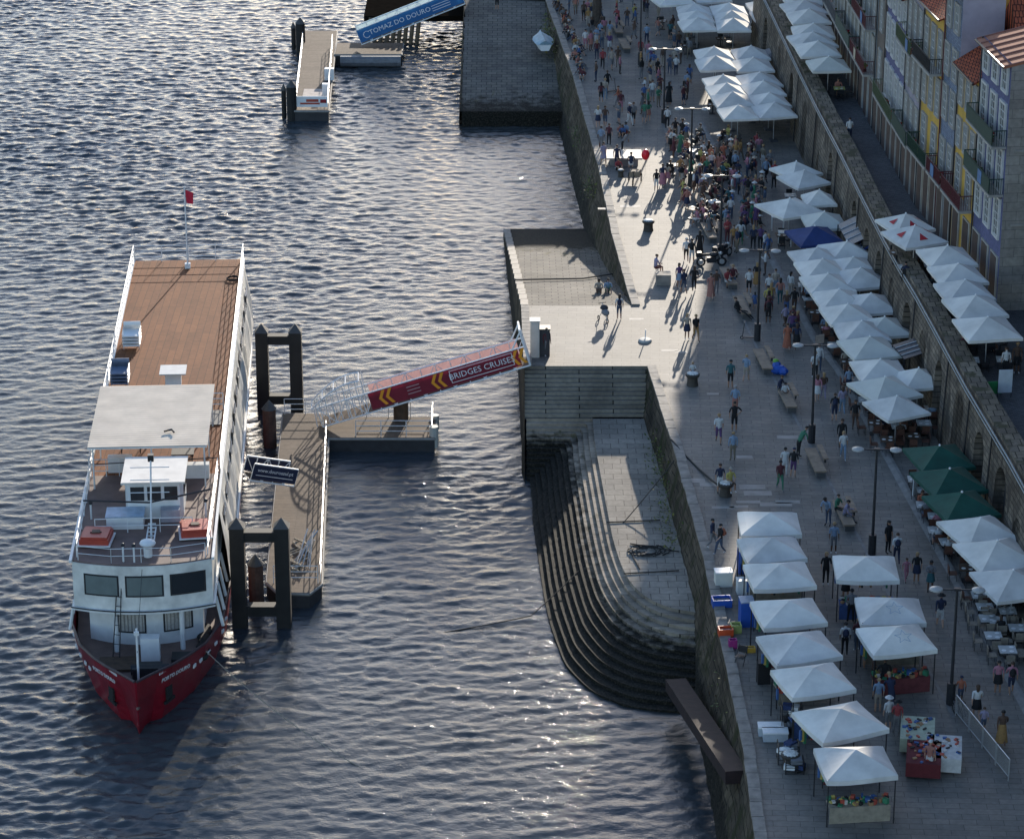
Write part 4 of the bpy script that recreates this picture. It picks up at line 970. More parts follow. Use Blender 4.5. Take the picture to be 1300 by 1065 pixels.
# mooring and steps ropes, wires
def cable(name, pts, r, m_, label): 
    o = MB(); o.path([Vector(p) - Vector(pts[0]) for p in pts], r, m_, 5); return o.build(name, None, label=label, cat='rope', loc=pts[0])
def sag(a, c, dz, n=10):
    a, c = Vector(a), Vector(c); return [a.lerp(c, i / n) - Vector((0, 0, dz * 4 * (i / n) * (1 - i / n))) for i in range(n + 1)]
bx_, by_ = at(920, 630); cable('mooring_rope', sag((bx_, by_, .35), (8.9, 151, .1), .2, 4) + [(8.9, 151, .05)], .06, ropedark, 'thick dark rope from planted bollard to the quay edge')
g1 = at(843, 663, -2); cable('mooring_wire', sag((9.4, 149.5, .0), (1.0, 137.5, -4.3), .5) + sag((1.0, 137.5, -4.3), (-7, 135, -4.6), .1)[1:], .03, ropedark, 'thin dark wire from the quay wall over the steps into the river')
cable('mooring_wire', sag(wl(3.2, 4.0, 2.6), (-6.5, 121, -4.6), .5), .02, rope, 'thin pale line from the boat bow out over the water')
cable('mooring_rope', sag((.2, 181.5, -1.05), (4.7, 182.2, -1.2), .0), .05, ropedark, 'dark rope lying across the sloping landing from its left edge')
cable('mooring_rope', sag((4.7, 182.2, -1.2), (6.9, 183.8, -1.4), .0), .05, ropedark, 'dark rope end running up to the foot of the quay wall')
for (a, c, lb) in (((800, 690), (862, 700), 'dark rope lying straight across the lower terrace under its coil'), ((770, 663), (838, 660), 'dark rope lying across the terrace, the higher one'), ((800, 700), (812, 722), 'short dark rope end by the terrace coil'), ((792, 728), (862, 724), 'dark rope across the terrace nearest the curve')):
    A, C_ = at(a[0], a[1], TZ + .05), at(c[0], c[1], TZ + .05); cable('rope', sag((*A, TZ + .05), (*C_, TZ + .05), .0, 6), .035, ropedark, lb)
x, y = at(822, 700, TZ); b = MB()
for k in range(40):
    a = k * .5; r1 = .3 + .012 * k; b.tube((r1 * math.cos(a) * 1.6, r1 * math.sin(a), .03), (r1 * math.cos(a + .5) * 1.6, r1 * math.sin(a + .5), .03 + .05 * (k % 3)), .035, ropedark, 4)
b.build('coiled_rope', None, label='dark coiled rope lying on the sunlit lower terrace', cat='rope', loc=(x, y, TZ + .02))

# ================================================================== UMBRELLAS AND MARKET STALLS
def canopy_mesh(m, apex=3.05, eave=2.3, drop=.16, nn=10, sag=.16, tent=False, warp=0.0):
    b = MB(); vs = []
    for j in range(nn + 1):
        for i in range(nn + 1):
            u, v = -1 + 2 * i / nn, -1 + 2 * j / nn; t = max(abs(u), abs(v)); q = min(abs(u), abs(v)) / t if t > 0 else 0
            z = eave + (apex - eave) * (1 - t) ** (1.05 if not tent else .8) - sag * t * (1 - q * q) * (1 - .55 * t)
            z += warp * math.sin(2.1 * u + 1.3 * v + warp * 40)
            vs.append((u * 1.5, v * 1.5, z))
    fs = []
    for j in range(nn):
        for i in range(nn):
            q0, q1, q2, q3 = j * (nn + 1) + i, j * (nn + 1) + i + 1, (j + 1) * (nn + 1) + i + 1, (j + 1) * (nn + 1) + i
            fs += [(q0, q1, q2), (q0, q2, q3)] if (i < nn / 2) == (j < nn / 2) else [(q0, q1, q3), (q1, q2, q3)]
    b.add(vs, fs, m)
    ring = [(i, 0) for i in range(nn)] + [(nn, j) for j in range(nn)] + [(nn - i, nn) for i in range(nn)] + [(0, nn - j) for j in range(nn)]
    top = [vs[j * (nn + 1) + i] for i, j in ring]; k = len(top)
    low = [(x * 1.004, y * 1.004, z - drop) for ii, (x, y, z) in enumerate(top)]
    b.add(top + low, [(i, (i + 1) % k, k + (i + 1) % k, k + i) for i in range(k)], m)
    return b
UP = {}
def umbrella_proto(key, m, tent=False, warp=0.0, octo=False):
    t = thing('market_stall' if tent else 'parasol', 'canopy', 'market stall' if tent else 'parasol', (0, 0, 0))
    canopy_mesh(m, tent=tent, warp=warp, apex=2.86 if tent else 2.98, eave=2.28, drop=.22 if tent else .17, sag=.10 if tent else .06).build('canopy', t)
    if tent:
        for sx in (-1, 1):
            for sy in (-1, 1): MB().tube((sx * 1.42, sy * 1.42, 0), (sx * 1.42, sy * 1.42, 2.28), .03, darkm, 5).build('leg', t)
        MB().box((0, -.9, .8), (2.6, .8, .06), mat('stall_cloth_' + key, {'a': (.16, .04, .04), 'b': (.28, .24, .18), 'c': (.05, .09, .22)}[key[-1]], .9, .2, 4)).box((0, -1.28, .42), (2.6, .03, .72), mat('stall_cloth_' + key, (0, 0, 0))).build('counter', t)
        b = MB(); rq = random.Random(hash(key) % 7 + 3); cs = [mat('goods_%d' % i, c, .7, .1, 5) for i, c in enumerate([(.45, .08, .05), (.05, .12, .3), (.5, .4, .1), (.35, .2, .1), (.6, .55, .5), (.04, .2, .1), (.02, .02, .02)])]
        for k in range(60): b.box((rq.uniform(-1.25, 1.25), rq.uniform(-1.22, -.55), .88 + rq.uniform(0, .1)), (rq.uniform(.08, .25), rq.uniform(.08, .2), rq.uniform(.05, .25)), rq.choice(cs), rq.uniform(0, 3))
        for k in range(26): b.box((-1.35 + 2.7 * k / 25, .9 + rq.uniform(-.05, .05), 1.45 + rq.uniform(-.25, .3)), (.09, .12, rq.uniform(.4, .8)), rq.choice(cs))
        g = b.build('merchandise', t); g['kind'] = 'stuff'
    else:
        b = MB(); b.tube((0, 0, .1), (0, 0, 2.98), .035, polem, 6).ell((0, 0, 3.0), (.07, .07, .07), white, 6, 4)
        for a in range(4): b.tube((0, 0, 2.62), (1.4 * math.cos(a * math.pi / 2 + math.pi / 4) * 1.0, 1.4 * math.sin(a * math.pi / 2 + math.pi / 4), 2.42), .015, polem, 4)
        b.build('pole', t); MB().box((0, 0, .06), (.6, .6, .12), mat('umbrella_base', (.08, .08, .085), .7)).build('base', t)
    return Proto(t)
for key, m, kw in (('w1', cloth, {}), ('w2', mat('grey_canvas', (.68, .655, .61), .85, .16, .9, trans=.06, bump=.15), dict(warp=.035)), ('w3', cloth, dict(warp=-.025)), ('cream', cream, {}), ('green', greenc, {}), ('blue', bluec, {}), ('taupe', greyc, {}),
                   ('tent_a', cloth, dict(tent=True, warp=.03)), ('tent_b', M('grey_canvas'), dict(tent=True, warp=-.05)), ('tent_c', cloth, dict(tent=True, warp=.015))):
    UP[key] = umbrella_proto(key, m, **kw)
UMB = []
def umb(key, Fx, Fy, Rx, Ry, label, group=None, zb=0.0, dz=None, aspect=1.0):
    ez = zb + 2.1
    a = Vector((*at(Fx, Fy, ez), 0)); c = Vector((*at(Rx, Ry, ez), 0)); d = c - a; L = d.length; ang = math.atan2(d.y, d.x)
    n = Vector((-d.y, d.x, 0)).normalized(); ctr = (a + c) / 2 + n * (L * aspect / 2)
    k = 1.0 if dz is None else dz
    o = UP[key].put((ctr.x, ctr.y, zb), ang, label, group, (L / 3.0, L / 3.0 * aspect, k))
    UMB.append((ctr.x, ctr.y, zb, L, ang, key)); return o
WS = ['w1', 'w2', 'w3']; GT = 'white parasols over the restaurant terraces'
def row(items, group=GT, zb=0.0, asp=None):
    for i, (key, f, r_, lb) in enumerate(items):
        umb(key, *f, *r_, lb, group, zb, .97 + .05 * ((i * 7) % 3) / 2, asp or 1.1)
row([('w1', (1006, 229), (1045, 222), 'pale parasol farthest away in the loose group beside the arcade'),
     ('w2', (1013.5, 242), (1056, 235.5), 'pale tilted parasol second farthest in the loose group beside the arcade'),
     ('w3', (1024, 265), (1063, 264), 'pale parasol in the middle of the loose group, near the wall'),
     ('w1', (994.5, 280), (1047, 271), 'white parasol at the left of the loose group, by the white stand'),
     ('cream', (1026, 294), (1076.5, 292.6), 'cream parasol just behind the navy blue one'),
     ('blue', (1017, 316.6), (1072.6, 312), 'navy blue parasol, the only blue one on the quay')])
row([('w2', (1018, 342), (1074, 338), 'left white parasol of the first row in the large block after the navy one'), ('w1', (1056, 335), (1114, 331), 'right white parasol of the first row in the large block after the navy one'),
     ('w3', (1023, 359), (1081, 356), 'left white parasol of the second row in the large block'), ('w1', (1064, 354), (1122, 350), 'right white parasol of the second row in the large block'),
     ('w1', (1030, 376), (1088, 373), 'left white parasol of the third row in the large block'), ('w2', (1071, 371), (1130, 368), 'right white parasol of the third row in the large block'),
     ('w3', (1044, 395), (1102, 392), 'left white parasol of the fourth row in the large block'), ('w2', (1082, 402), (1142, 400), 'right white parasol of the fourth row in the large block'),
     ('w1', (1055, 417), (1113, 414), 'white parasol left of the creamy one, two rows before the dark awning'), ('cream', (1102, 430), (1158, 427.5), 'creamy parasol against the arcade above the dark sloped awning'),
     ('w2', (1069.6, 438), (1132, 436), 'white parasol left of the dark sloped awning'), ('cream', (1084.6, 461), (1145.6, 456), 'off white parasol just below the dark sloped awning'),
     ('w3', (1094, 486.5), (1157, 483.7), 'bright white parasol beside a smaller one under the tall arch'), ('w1', (1150, 498), (1202, 493.5), 'small white parasol tucked against the wall by the tall arch'),
     ('cream', (1112, 516), (1172, 506), 'cream parasol next but one to the green parasols'), ('w2', (1128, 536), (1182, 527), 'white parasol nearest the green parasols on their far side'),
     ('w3', (1229, 700), (1300, 689), 'white parasol nearest the green parasols on their near side'), ('w1', (1246, 731.5), (1322, 722), 'middle of the three white parasols at the right edge'), ('w2', (1266, 766), (1342, 757), 'nearest of the three white parasols at the right edge')])
row([('green', (1171, 600.6), (1239, 595), 'farthest of the three dark green parasols'), ('green', (1186.8, 634), (1255.8, 626), 'middle one of the three dark green parasols'), ('green', (1202, 666), (1271, 658), 'nearest of the three dark green parasols')], 'green parasols by the arcade')
GU = 'white parasols on the upper street'
row([('w1', (1139, 299), (1188, 293), 'white parasol with red triangles, the farther of the pair'), ('w2', (1150, 318), (1204, 311), 'white parasol with red triangles, the nearer of the pair'),
     ('w1', (1182, 343.7), (1242, 340.6), 'first white parasol after the red triangle pair on the upper street'), ('w3', (1195.7, 364), (1255.8, 361), 'second white parasol after the red triangle pair on the upper street'),
     ('w2', (1203.8, 387), (1264.8, 384), 'third white parasol after the red triangle pair on the upper street'), ('w1', (1218, 409), (1281, 405), 'fourth white parasol after the red triangle pair on the upper street'),
     ('w3', (1230, 435), (1299, 431.7), 'fifth white parasol after the red triangle pair, nearest the diners in view')], GU, 5.0, 1.12)
row([('w1', (1000, 9), (1050, 8), 'upper street parasol farthest away, at the top edge'), ('w2', (1003, 22), (1053, 20), 'upper street parasol second from the top edge'), ('w3', (1007, 34), (1056, 33), 'upper street parasol third from the top edge'),
     ('w1', (1009, 50), (1061, 50), 'upper street parasol fourth from the top edge'), ('w2', (1012, 64), (1065, 62), 'upper street parasol fifth from the top edge'), ('w3', (1017, 76), (1068.5, 75), 'upper street parasol sixth from the top edge'), ('cream', (1032, 93), (1081, 92), 'nearest parasol of the far upper street row, over yellow tables')], GU, 5.0)
GM = 'white parasols at the far end of the quay'
row([('w1', (919, 154), (964, 152.5), 'left parasol of the nearest row in the far eight parasol block'), ('w2', (965, 153), (1013, 151), 'right parasol of the nearest row in the far eight parasol block'),
     ('w2', (911, 140), (958, 138.5), 'left parasol of the second nearest row in the far eight parasol block'), ('w3', (959, 139), (1006, 137), 'right parasol of the second nearest row in the far eight parasol block'),
     ('w3', (904, 127), (950, 125.5), 'left parasol of the third nearest row in the far eight parasol block'), ('w1', (951, 126), (999, 124), 'right parasol of the third nearest row in the far eight parasol block'),
     ('w1', (900, 115), (945, 113.5), 'left parasol of the farthest row in the far eight parasol block'), ('w2', (946, 114), (995, 112), 'right parasol of the farthest row in the far eight parasol block'),
     ('w2', (889, 93), (935, 92), 'front left parasol of the far block of four'), ('w1', (936, 93), (984, 92), 'front right parasol of the far block of four'), ('w3', (887, 80), (933, 79), 'back left parasol of the far block of four'), ('w2', (935, 80), (979, 79), 'back right parasol of the far block of four'),
     ('w1', (867, 41), (911, 40), 'front left parasol of the topmost block'), ('w3', (911, 42), (954, 42), 'front middle parasol of the topmost block'), ('w2', (959, 30), (1000, 29), 'front right parasol of the topmost block, set back'),
     ('w3', (865, 31.5), (908, 31), 'second row left parasol of the topmost block'), ('w1', (909, 32), (952, 32), 'second row middle parasol of the topmost block'), ('w1', (954, 19), (996, 18), 'second row right parasol of the topmost block'),
     ('w2', (863, 22.5), (905, 22), 'third row left parasol of the topmost block'), ('w3', (906, 23), (950, 22.5), 'third row middle parasol of the topmost block'), ('w1', (838, 11), (884, 8), 'parasol at the top edge nearest the crowd, left of the topmost block'), ('w2', (885, 5), (930, 4), 'parasol touching the top edge behind the topmost block')], GM)
umb('taupe', 973, 75, 1007, 75, 'small taupe parasol beside the far block of four')
# red triangles on the two branded parasols
for o in [o for o in bpy.data.objects if o.parent is None and 'red triangles' in str(o.get('label', ''))]:
    for rz in (0, math.pi / 2, math.pi, -math.pi / 2):
        b = MB(); q = Matrix.Rotation(rz, 3, 'Z'); pz = lambda x, y: q @ Vector((x, y, 2.28 + .7 * (1 - abs(y) / 1.5) ** 1.05 + .03))
        b.add([pz(-.3, -1.12), pz(.3, -1.12), pz(0, -.6)], [(0, 1, 2)], mat('triangle_red', (.45, .02, .03), .7, 0)); e_ = b.build('red_triangle', o)
GS = 'white canopied market stalls'
ST = [('tent_a', (941, 683), (1018, 683), 'white market stall farthest along the left row, nearest the planted bollard'), ('tent_b', (949, 718), (1025, 714), 'second market stall from the far end of the left row'), ('tent_c', (957, 752), (1037, 748), 'third market stall of the left row, beside the blue bins'),
      ('tent_a', (970, 801), (1051, 795), 'fourth market stall of the left row, alone between two gaps'), ('tent_b', (986, 848), (1070, 838), 'fifth market stall of the left row with pale side cloths'), ('tent_c', (1006, 890), (1087, 879), 'sixth market stall of the left row, behind the black wheeled cages'),
      ('tent_a', (1045, 947), (1129, 930), 'seventh and most tilted market stall of the left row'), ('tent_b', (1050, 995), (1140, 990), 'nearest market stall of the left row'),
      ('tent_c', (1062, 740), (1142, 741), 'white market stall with red and yellow clothes, standing alone by the lamp'), ('tent_b', (1093, 796), (1176, 796), 'market stall with star outline on its roof, the farther of the pair'), ('tent_a', (1109, 836), (1190, 829), 'market stall with star outline on its roof, the nearer of the pair')]
for k, f, r_, lb in ST:
    o = umb(k, *f, *r_, lb, GS, 0.0, 1.0, .92)
    if 'star outline' in lb:
        b = MB(); pts = []
        for i in range(10): a = math.pi / 2 + i * math.pi / 5; rr_ = .42 if i % 2 == 0 else .18; pts.append(Vector((.1 + rr_ * math.cos(a), -.75 + rr_ * .9 * math.sin(a), 0)))
        cz = lambda p: Vector((p.x, p.y, 2.28 + .72 * (1 - max(abs(p.x), abs(p.y)) / 1.5) ** .8 + .05))
        pts = [cz(p) for p in pts]; b.path(pts + pts[:1], .012, mat('star_line', (.35, .40, .5), .8, 0), 4); b.build('star_outline', o)

# dark awnings by the arcade
def awning(px0, py0, px1, py1, z0, z1, dep, m, label):
    x0, y0 = at(px0, py0, z0); x1, y1 = at(px1, py1, z0); t = thing('awning', label, 'awning', (x0, y0, 0)); b = MB()
    A = Vector((0, 0, z0)); B_ = Vector((x1 - x0, y1 - y0, z0)); o = Vector((dep, 0, z1 - z0))
    b.add([A, B_, B_ + o, A + o, A - Vector((0, 0, .05)), B_ - Vector((0, 0, .05)), B_ + o - Vector((0, 0, .05)), A + o - Vector((0, 0, .05))], [(0, 1, 2, 3), (7, 6, 5, 4), (0, 4, 5, 1), (3, 2, 6, 7)], m)
    for i in range(1, 4): b.tube(A.lerp(B_, i / 4) + Vector((0, 0, .03)), A.lerp(B_, i / 4) + o + Vector((0, 0, .03)), .03, polem, 4)
    b.build('awning_sheet', t)
    b = MB(); b.tube(A - Vector((0, 0, z0)), A, .04, darkm, 5).tube(B_ - Vector((0, 0, z0)), B_, .04, darkm, 5); b.build('awning_posts', t)
slate = mat('slate_sheet', (.07, .09, .11), .5, .2, 2)
awning(1133, 438, 1148, 456, 2.5, 3.3, 2.3, mat('charcoal_sheet', (.02, .022, .028), .5, .2, 2), 'dark sloped awning with pale battens against the arcade')
awning(1064, 285, 1078, 312, 2.6, 3.6, 2.0, slate, 'slate grey sloped awning above the navy parasol')
awning(1078, 310, 1090, 322, 2.2, 3.4, 1.8, bluec, 'navy sloped awning joined to the slate grey one')

# ================================================================== TERRACE TABLES AND CHAIRS
def table_proto(m, name, cat, label):
    t = thing(name, label, cat); MB().box((0, 0, .73), (.8, .8, .05), m).build('tabletop', t)
    b = MB(); b.tube((0, 0, 0), (0, 0, .72), .04, darkm, 6).box((0, 0, .03), (.5, .5, .05), darkm); b.build('pedestal', t)
    for x, y in ((.2, .2), (-.2, -.15), (.15, -.25)): MB().lathe((x, y, .755), [(.1, 0), (.12, .015)], white, 8).build('plate', t)
    return Proto(t)
def chair_proto(m, label):
    t = thing('chair', label, 'chair'); MB().box((0, 0, .45), (.44, .42, .04), m).build('seat', t); MB().box((0, .22, .72), (.42, .03, .34), m).build('backrest', t)
    for sx in (-1, 1):
        for sy in (-1, 1): MB().tube((sx * .19, sy * .18, 0), (sx * .19, sy * (.18 if sy < 0 else .21), .45 if sy < 0 else .88), .016, darkm, 4).build('leg', t)
    return Proto(t)
TP = {'w': table_proto(mat('table_pale', (.5, .5, .48), .5, .1), 'terrace_table', 'table', 'pale topped terrace table'), 'b': table_proto(woodd, 'terrace_table', 'table', 'dark topped terrace table'), 'y': table_proto(mat('table_yellow', (.5, .5, .16), .8, .1), 'terrace_table', 'table', 'table with yellow cloth')}
CP = {'b': chair_proto(mat('wicker_brown', (.12, .05, .03), .7, .3, 9), 'brown terrace chair'), 'k': chair_proto(blackp, 'black terrace chair'), 'g': chair_proto(mat('chair_tan', (.26, .22, .17), .7, .2, 9), 'tan terrace chair')}
TCOL = {'w': 'pale', 'b': 'dark', 'y': 'yellow clothed'}; CCOL = {'b': 'brown', 'k': 'black', 'g': 'tan'}
SEATS = []
def tset(x, y, zb, tk, ck, where, n=4, rz=0.0):
    TP[tk].put((x, y, zb), rz, '%s topped table %s' % (TCOL[tk], where) if tk != 'y' else 'yellow clothed table ' + where, 'tables ' + where)
    for i in range(n):
        a = rz + i * math.pi / 2; cx_, cy_ = x + .72 * math.sin(a), y + .72 * math.cos(a)
        CP[ck].put((cx_, cy_, zb), -a, '%s chair at the %s tables %s' % (CCOL[ck], TCOL[tk], where), '%s chairs %s' % (CCOL[ck], where)); SEATS.append((cx_, cy_, zb, -a, where))
rr = random.Random(21)
def under(i0, names, cks, tks, side=True):
    pass
WH = {'A': 'under the loose parasols by the arcade', 'B': 'under the large white parasol block', 'C': 'under the parasols before the green ones', 'G': 'under the green parasols', 'W': 'under the three parasols at the right edge', 'U': 'under the upper street parasols', 'T': 'under the far upper street parasols', 'M': 'under the far parasol blocks'}
def zone(x, y, zb, key):
    if zb > 1: return 'U' if y < 185 else 'T'
    if key == 'green': return 'G'
    if y < 128: return 'W'
    if x > 17 and y < 162: return 'C'
    if y < 178: return 'B'
    if y < 200: return 'A'
    return 'M'
for (x, y, zb, L, ang, key) in list(UMB):
    if key.startswith('tent'): continue
    z_ = zone(x, y, zb, key); ck = {'A': 'k', 'B': 'b', 'C': 'b', 'G': 'b', 'W': 'g', 'U': 'k', 'T': 'k', 'M': 'k'}[z_]; tk = {'T': 'y', 'W': 'w', 'G': 'w'}.get(z_, rr.choice('wb'))
    if z_ == 'M' and key != 'w1' or z_ in 'UT' and y > 175 and key != 'cream': continue
    spots = [(-L * .33, -L * .25)] + ([(L * .25, -L * .3)] if z_ in 'CWUT' else [])
    if z_ in 'GW': spots.append((-L * .33, L * .25))
    for (dx, dy) in spots:
        c, s_ = math.cos(ang), math.sin(ang); tset(x + c * dx - s_ * dy, y + s_ * dx + c * dy, zb, tk, ck, WH[z_], 4 if z_ in 'CW' else 3 if z_ != 'M' else 2, rr.uniform(-.1, .1))
for px, py in ((1215, 800), (1240, 790), (1222, 822), (1252, 812), (1284, 805), (1240, 840), (1275, 835), (1205, 770)):
    x, y = at(px + 38, py + 2); tset(x, y, 0, 'w', 'g', 'in the open strip before the three right edge parasols', 4, 0)
for px, py in ((1140, 556), (1172, 552), (1130, 545)):
    x, y = at(px, py); tset(x, y, 0, 'w', 'b', 'between the cream and green parasols', 4, 0)

# ================================================================== STREET FURNITURE
def lamp_proto():
    t = thing('street_lamp', 'lamp', 'street lamp'); MB().tube((0, 0, 0), (0, 0, 5.8), .085, darkm, 8, .055).build('pole', t)
    MB().tube((0, 0, 0), (0, 0, 1.1), .2, darkm, 10).build('base', t)
    b = MB(); b.tube((-.95, 0, 5.78), (.95, 0, 5.78), .04, darkm, 6).box((0, 0, 5.8), (.3, .2, .12), darkm); b.build('arm', t)
    for sx in (-1, 1): MB().lathe((sx * .95, 0, 5.7), [(.08, 0), (.32, .06), (.30, .12), (.05, .2)], mat('lamp_white', (.36, .36, .34), .4, 0), 12).build('lamp_head', t)
    return Proto(t)
LP_ = lamp_proto()
for (x, y, lb) in [(20.1, 119.3, 'nearest twin headed street lamp, beside the metal barriers'), (18.4, 135.8, 'second nearest twin headed lamp, rising behind the lone market stall'), (16.75, 150.8, 'third nearest twin headed lamp with thick base by the benches'), (15.0, 167.2, 'fourth nearest twin headed lamp with a scooter leaning on it'),
                   (13.75, 182.5, 'twin headed lamp by the motorcycles in the crowd'), (12.7, 198.5, 'twin headed lamp rising from the densest crowd'), (11.6, 215, 'second farthest twin headed lamp beyond the dense crowd'), (10.5, 232, 'farthest twin headed lamp near the top')]:
    LP_.put((x, y, 0), -.05, lb, 'twin headed street lamps along the quay')
def bench_proto(m, label):
    t = thing('bench', label, 'bench'); MB().box((-.18, 0, .42), (.62, 3.3, .1), m).build('seat', t); MB().box((.32, .55, .66), (.28, 2.0, .08), m).build('backrest', t)
    for y in (-1.3, 0, 1.3): MB().box((-.12, y, .18), (.5, .3, .37), mat('bench_base', (.10, .10, .10), .8)).build('leg', t)
    for y in (-.2, 1.2): MB().box((.32, y, .5), (.1, .1, .3), darkm).build('back_post', t)
    return Proto(t)
bw = bench_proto(mat('bench_oak', (.27, .20, .14), .8, .25, 2, obj=True), 'bench')
def put_at(px, py, z=0): x, y = at(px, py, z); return (x, y, z)
for px, py, rz, lb in [(972, 464, .1, 'long wooden bench with the blue and green bag beside it'), (1002, 512, .1, 'long wooden bench with two seated people, middle of the row'), (1039, 593, .08, 'empty long wooden bench beside the thick based lamp'), (1075, 660, .08, 'long wooden bench nearest the market stalls'),
                       (945, 395, .1, 'pale wooden bench with a man in black lounging'), (928, 358, .1, 'pale wooden bench with people in red behind the motorcycles'), (903, 300, .1, 'wooden bench in the crowd with a person in pink'), (795, 62, .1, 'long wooden bench near the tree at the top'), (786, 42, .1, 'long wooden bench beyond the other one near the tree'), (893, 262, .15, 'sunlit bench among the crowded tables')]:
    bw.put(put_at(px, py), rz, lb, 'wooden benches')
def bollard(px, py, label, flowers=True, r=.42, h=.7, stone=False):
    t = thing('mooring_bollard', label, 'bollard', put_at(px, py)); m_ = mat('bollard_iron', (.055, .045, .035), .7, .3, 3)
    if stone: MB().box((0, 0, .35), (.95, .85, .7), coping).build('stone_block', t); return
    MB().lathe((0, 0, 0), [(r * .85, 0), (r * .75, .2), (r * .72, h * .7), (r, h * .85), (r * 1.02, h), (r * .8, h + .06)], m_, 14).build('iron_body', t)
    MB().lathe((0, 0, h + .05), [(r * .85, 0), (r * .5, .06)], mat('bollard_top', (.30, .28, .20) if flowers else (.6, .6, .56), .7, .3, 8), 12).build('top_disc', t)
bollard(823, 293, 'iron mooring bollard with white top in the sunlit patch', False); bollard(842, 360, 'squared stone bollard used as a seat in the sunlit patch', stone=True)
bollard(879, 489, 'iron bollard with yellowish top and a child on it'); bollard(921, 629, 'broad iron bollard with rope and two people, near the market stalls'); bollard(1003, 975, 'iron bollard near the black wheeled cages', False)
bollard(788, 225, 'small dark bollard behind the cargo tricycle', False, .25, .5)
t = thing('round_stand', 'white round parasol base with short stub in the sunlit patch', 'stand', put_at(819, 433)); MB().lathe((0, 0, 0), [(.42, 0), (.42, .07), (.34, .13), (.06, .15)], M('cabinet_pale') if 'cabinet_pale' in MC else mat('disc_pale', (.42, .41, .38), .7), 18).build('disc', t); MB().tube((0, 0, .15), (.02, 0, .75), .035, white, 6).build('stub', t)
t = thing('stone_table', 'broad white stone slab bench at the edge of the sunlit patch', 'stone bench', put_at(792, 207)); MB().box((0, 0, .62), (2.6, 2.2, .12), mat('slab_white', (.30, .27, .245), .6, .1)).build('slab', t); MB().box((0, 0, .28), (2.0, 1.7, .56), kerbm).build('plinth', t)
# balloon
t = thing('balloon', 'red balloon floating on its string in front of the crowd', 'balloon', put_at(819, 222)); MB().ell((0, 0, 1.5), (.3, .3, .4), mat('balloon_red', (.75, .015, .03), .3, 0), 12, 10).build('balloon_skin', t); MB().tube((0, 0, 0), (0, 0, 1.12), .008, rope, 3).build('string', t)
# bins, crates, cages, boxes along the edge by the stalls
def crate(name, px, py, d, m, label, cat='box', rz=.1, lid=None):
    t = thing(name, label, cat, put_at(px, py), rz); x, y, z = d; b = MB()
    b.box((0, 0, .03), (x, y, .06), m)
    for sx in (-1, 1): b.box((sx * (x / 2 - .025), 0, z / 2 + .02), (.05, y, z - .05), m).box((0, sx * (y / 2 - .025), z / 2 + .022), (x - .1, .05, z - .05), m)
    b.build('body', t)
    if lid: MB().box((0, 0, z + .02), (x + .04, y + .04, .06), lid).build('lid', t)
    else: MB().box((0, 0, z * .6), (x - .12, y - .12, .04), mat('crate_content', (.2, .2, .22), .8, .3, 9)).build('contents', t)
    return t
crate('wheelie_bin', 944, 725, (.6, .7, 1.25), bluep, 'tall blue bin tucked behind the second stall', 'bin', lid=white)
crate('wheelie_bin', 947, 792, (.65, .75, 1.3), bluep, 'tall blue bin standing before the fourth stall', 'bin', lid=mat('bin_lid_pale', (.35, .4, .5), .5))
crate('storage_box', 916, 768, (.95, .65, .4), bluep, 'low blue plastic tub on the sunlit edge'); crate('cool_box', 918, 742, (.85, .6, .75), cream, 'pale cream chest standing in the sun by the stalls', lid=white); crate('cool_box', 944, 752, (.7, .5, .7), white, 'white chest close to the third stall', lid=white)
crate('crate', 921, 806, (.7, .5, .4), mat('crate_orange', (.6, .08, .02), .5), 'orange red crate behind the quay edge'); crate('crate', 934, 802, (.5, .45, .45), mat('crate_lime', (.35, .4, .12), .5), 'lime crate beside the orange red one')
crate('bag', 930, 822, (.4, .3, .45), mat('bag_magenta', (.3, .02, .16), .7), 'magenta bag by the crates', 'bag'); crate('toy_cart', 952, 827, (.5, .3, .25), mat('toy_yellow', (.5, .3, .04), .6), 'small yellow box on the paving past the crates')
crate('suitcase', 969, 866, (.6, .45, 1.05), blackp, 'tall black case beside the fifth stall', 'case', lid=blackp)
for k, (px, py, w_, lb) in enumerate([(1004, 928, .9, 'black wheeled cage full of bags behind the sixth stall'), (1000, 966, .9, 'dark wheeled cage nearest the bottom edge'), (1008, 978, .8, 'low dark cage beside the bottom bollard')]):
    t = thing('roll_cage', lb, 'roll cage', put_at(px, py)); b = MB(); hh = (1.5, .9, .6)[k]
    for sx in (-1, 1):
        for sy in (-1, 1): b.tube((sx * w_ / 2, sy * .35, 0), (sx * w_ / 2, sy * .35, hh), .025, darkm, 4)
        for j in range(5): b.tube((sx * w_ / 2, -.35, hh * j / 4 + .02), (sx * w_ / 2, .35, hh * j / 4 + .02), .015, darkm, 4)
    for j in range(5): b.tube((-w_ / 2, -.35, hh * j / 4 + .02), (w_ / 2, -.35, hh * j / 4 + .02), .015, darkm, 4)
    b.build('frame', t); b = MB()
    for j in range(9): b.box((rr.uniform(-.25, .25), rr.uniform(-.2, .2), .15 + j * hh / 11), (rr.uniform(.3, .5), .4, .2), rr.choice([blackp, mat('bag_grey', (.15, .16, .18), .8), mat('bag_navy', (.02, .04, .12), .8), white]), rr.uniform(0, 3))
    b.build('bags', t)
for i, (px, py) in enumerate([(978, 931), (984, 938)]):
    t = thing('cool_box', ['large pale chest lid beside the wheeled cage', 'pale chest nearer the bottom beside the wheeled cage'][i], 'chest', put_at(px, py)); MB().box((0, 0, .2), (1.1, .55, .4), mat('chest_pale', (.42, .46, .5), .5, .1)).build('body', t); MB().box((0, 0, .43), (1.15, .6, .06), white).build('lid', t)
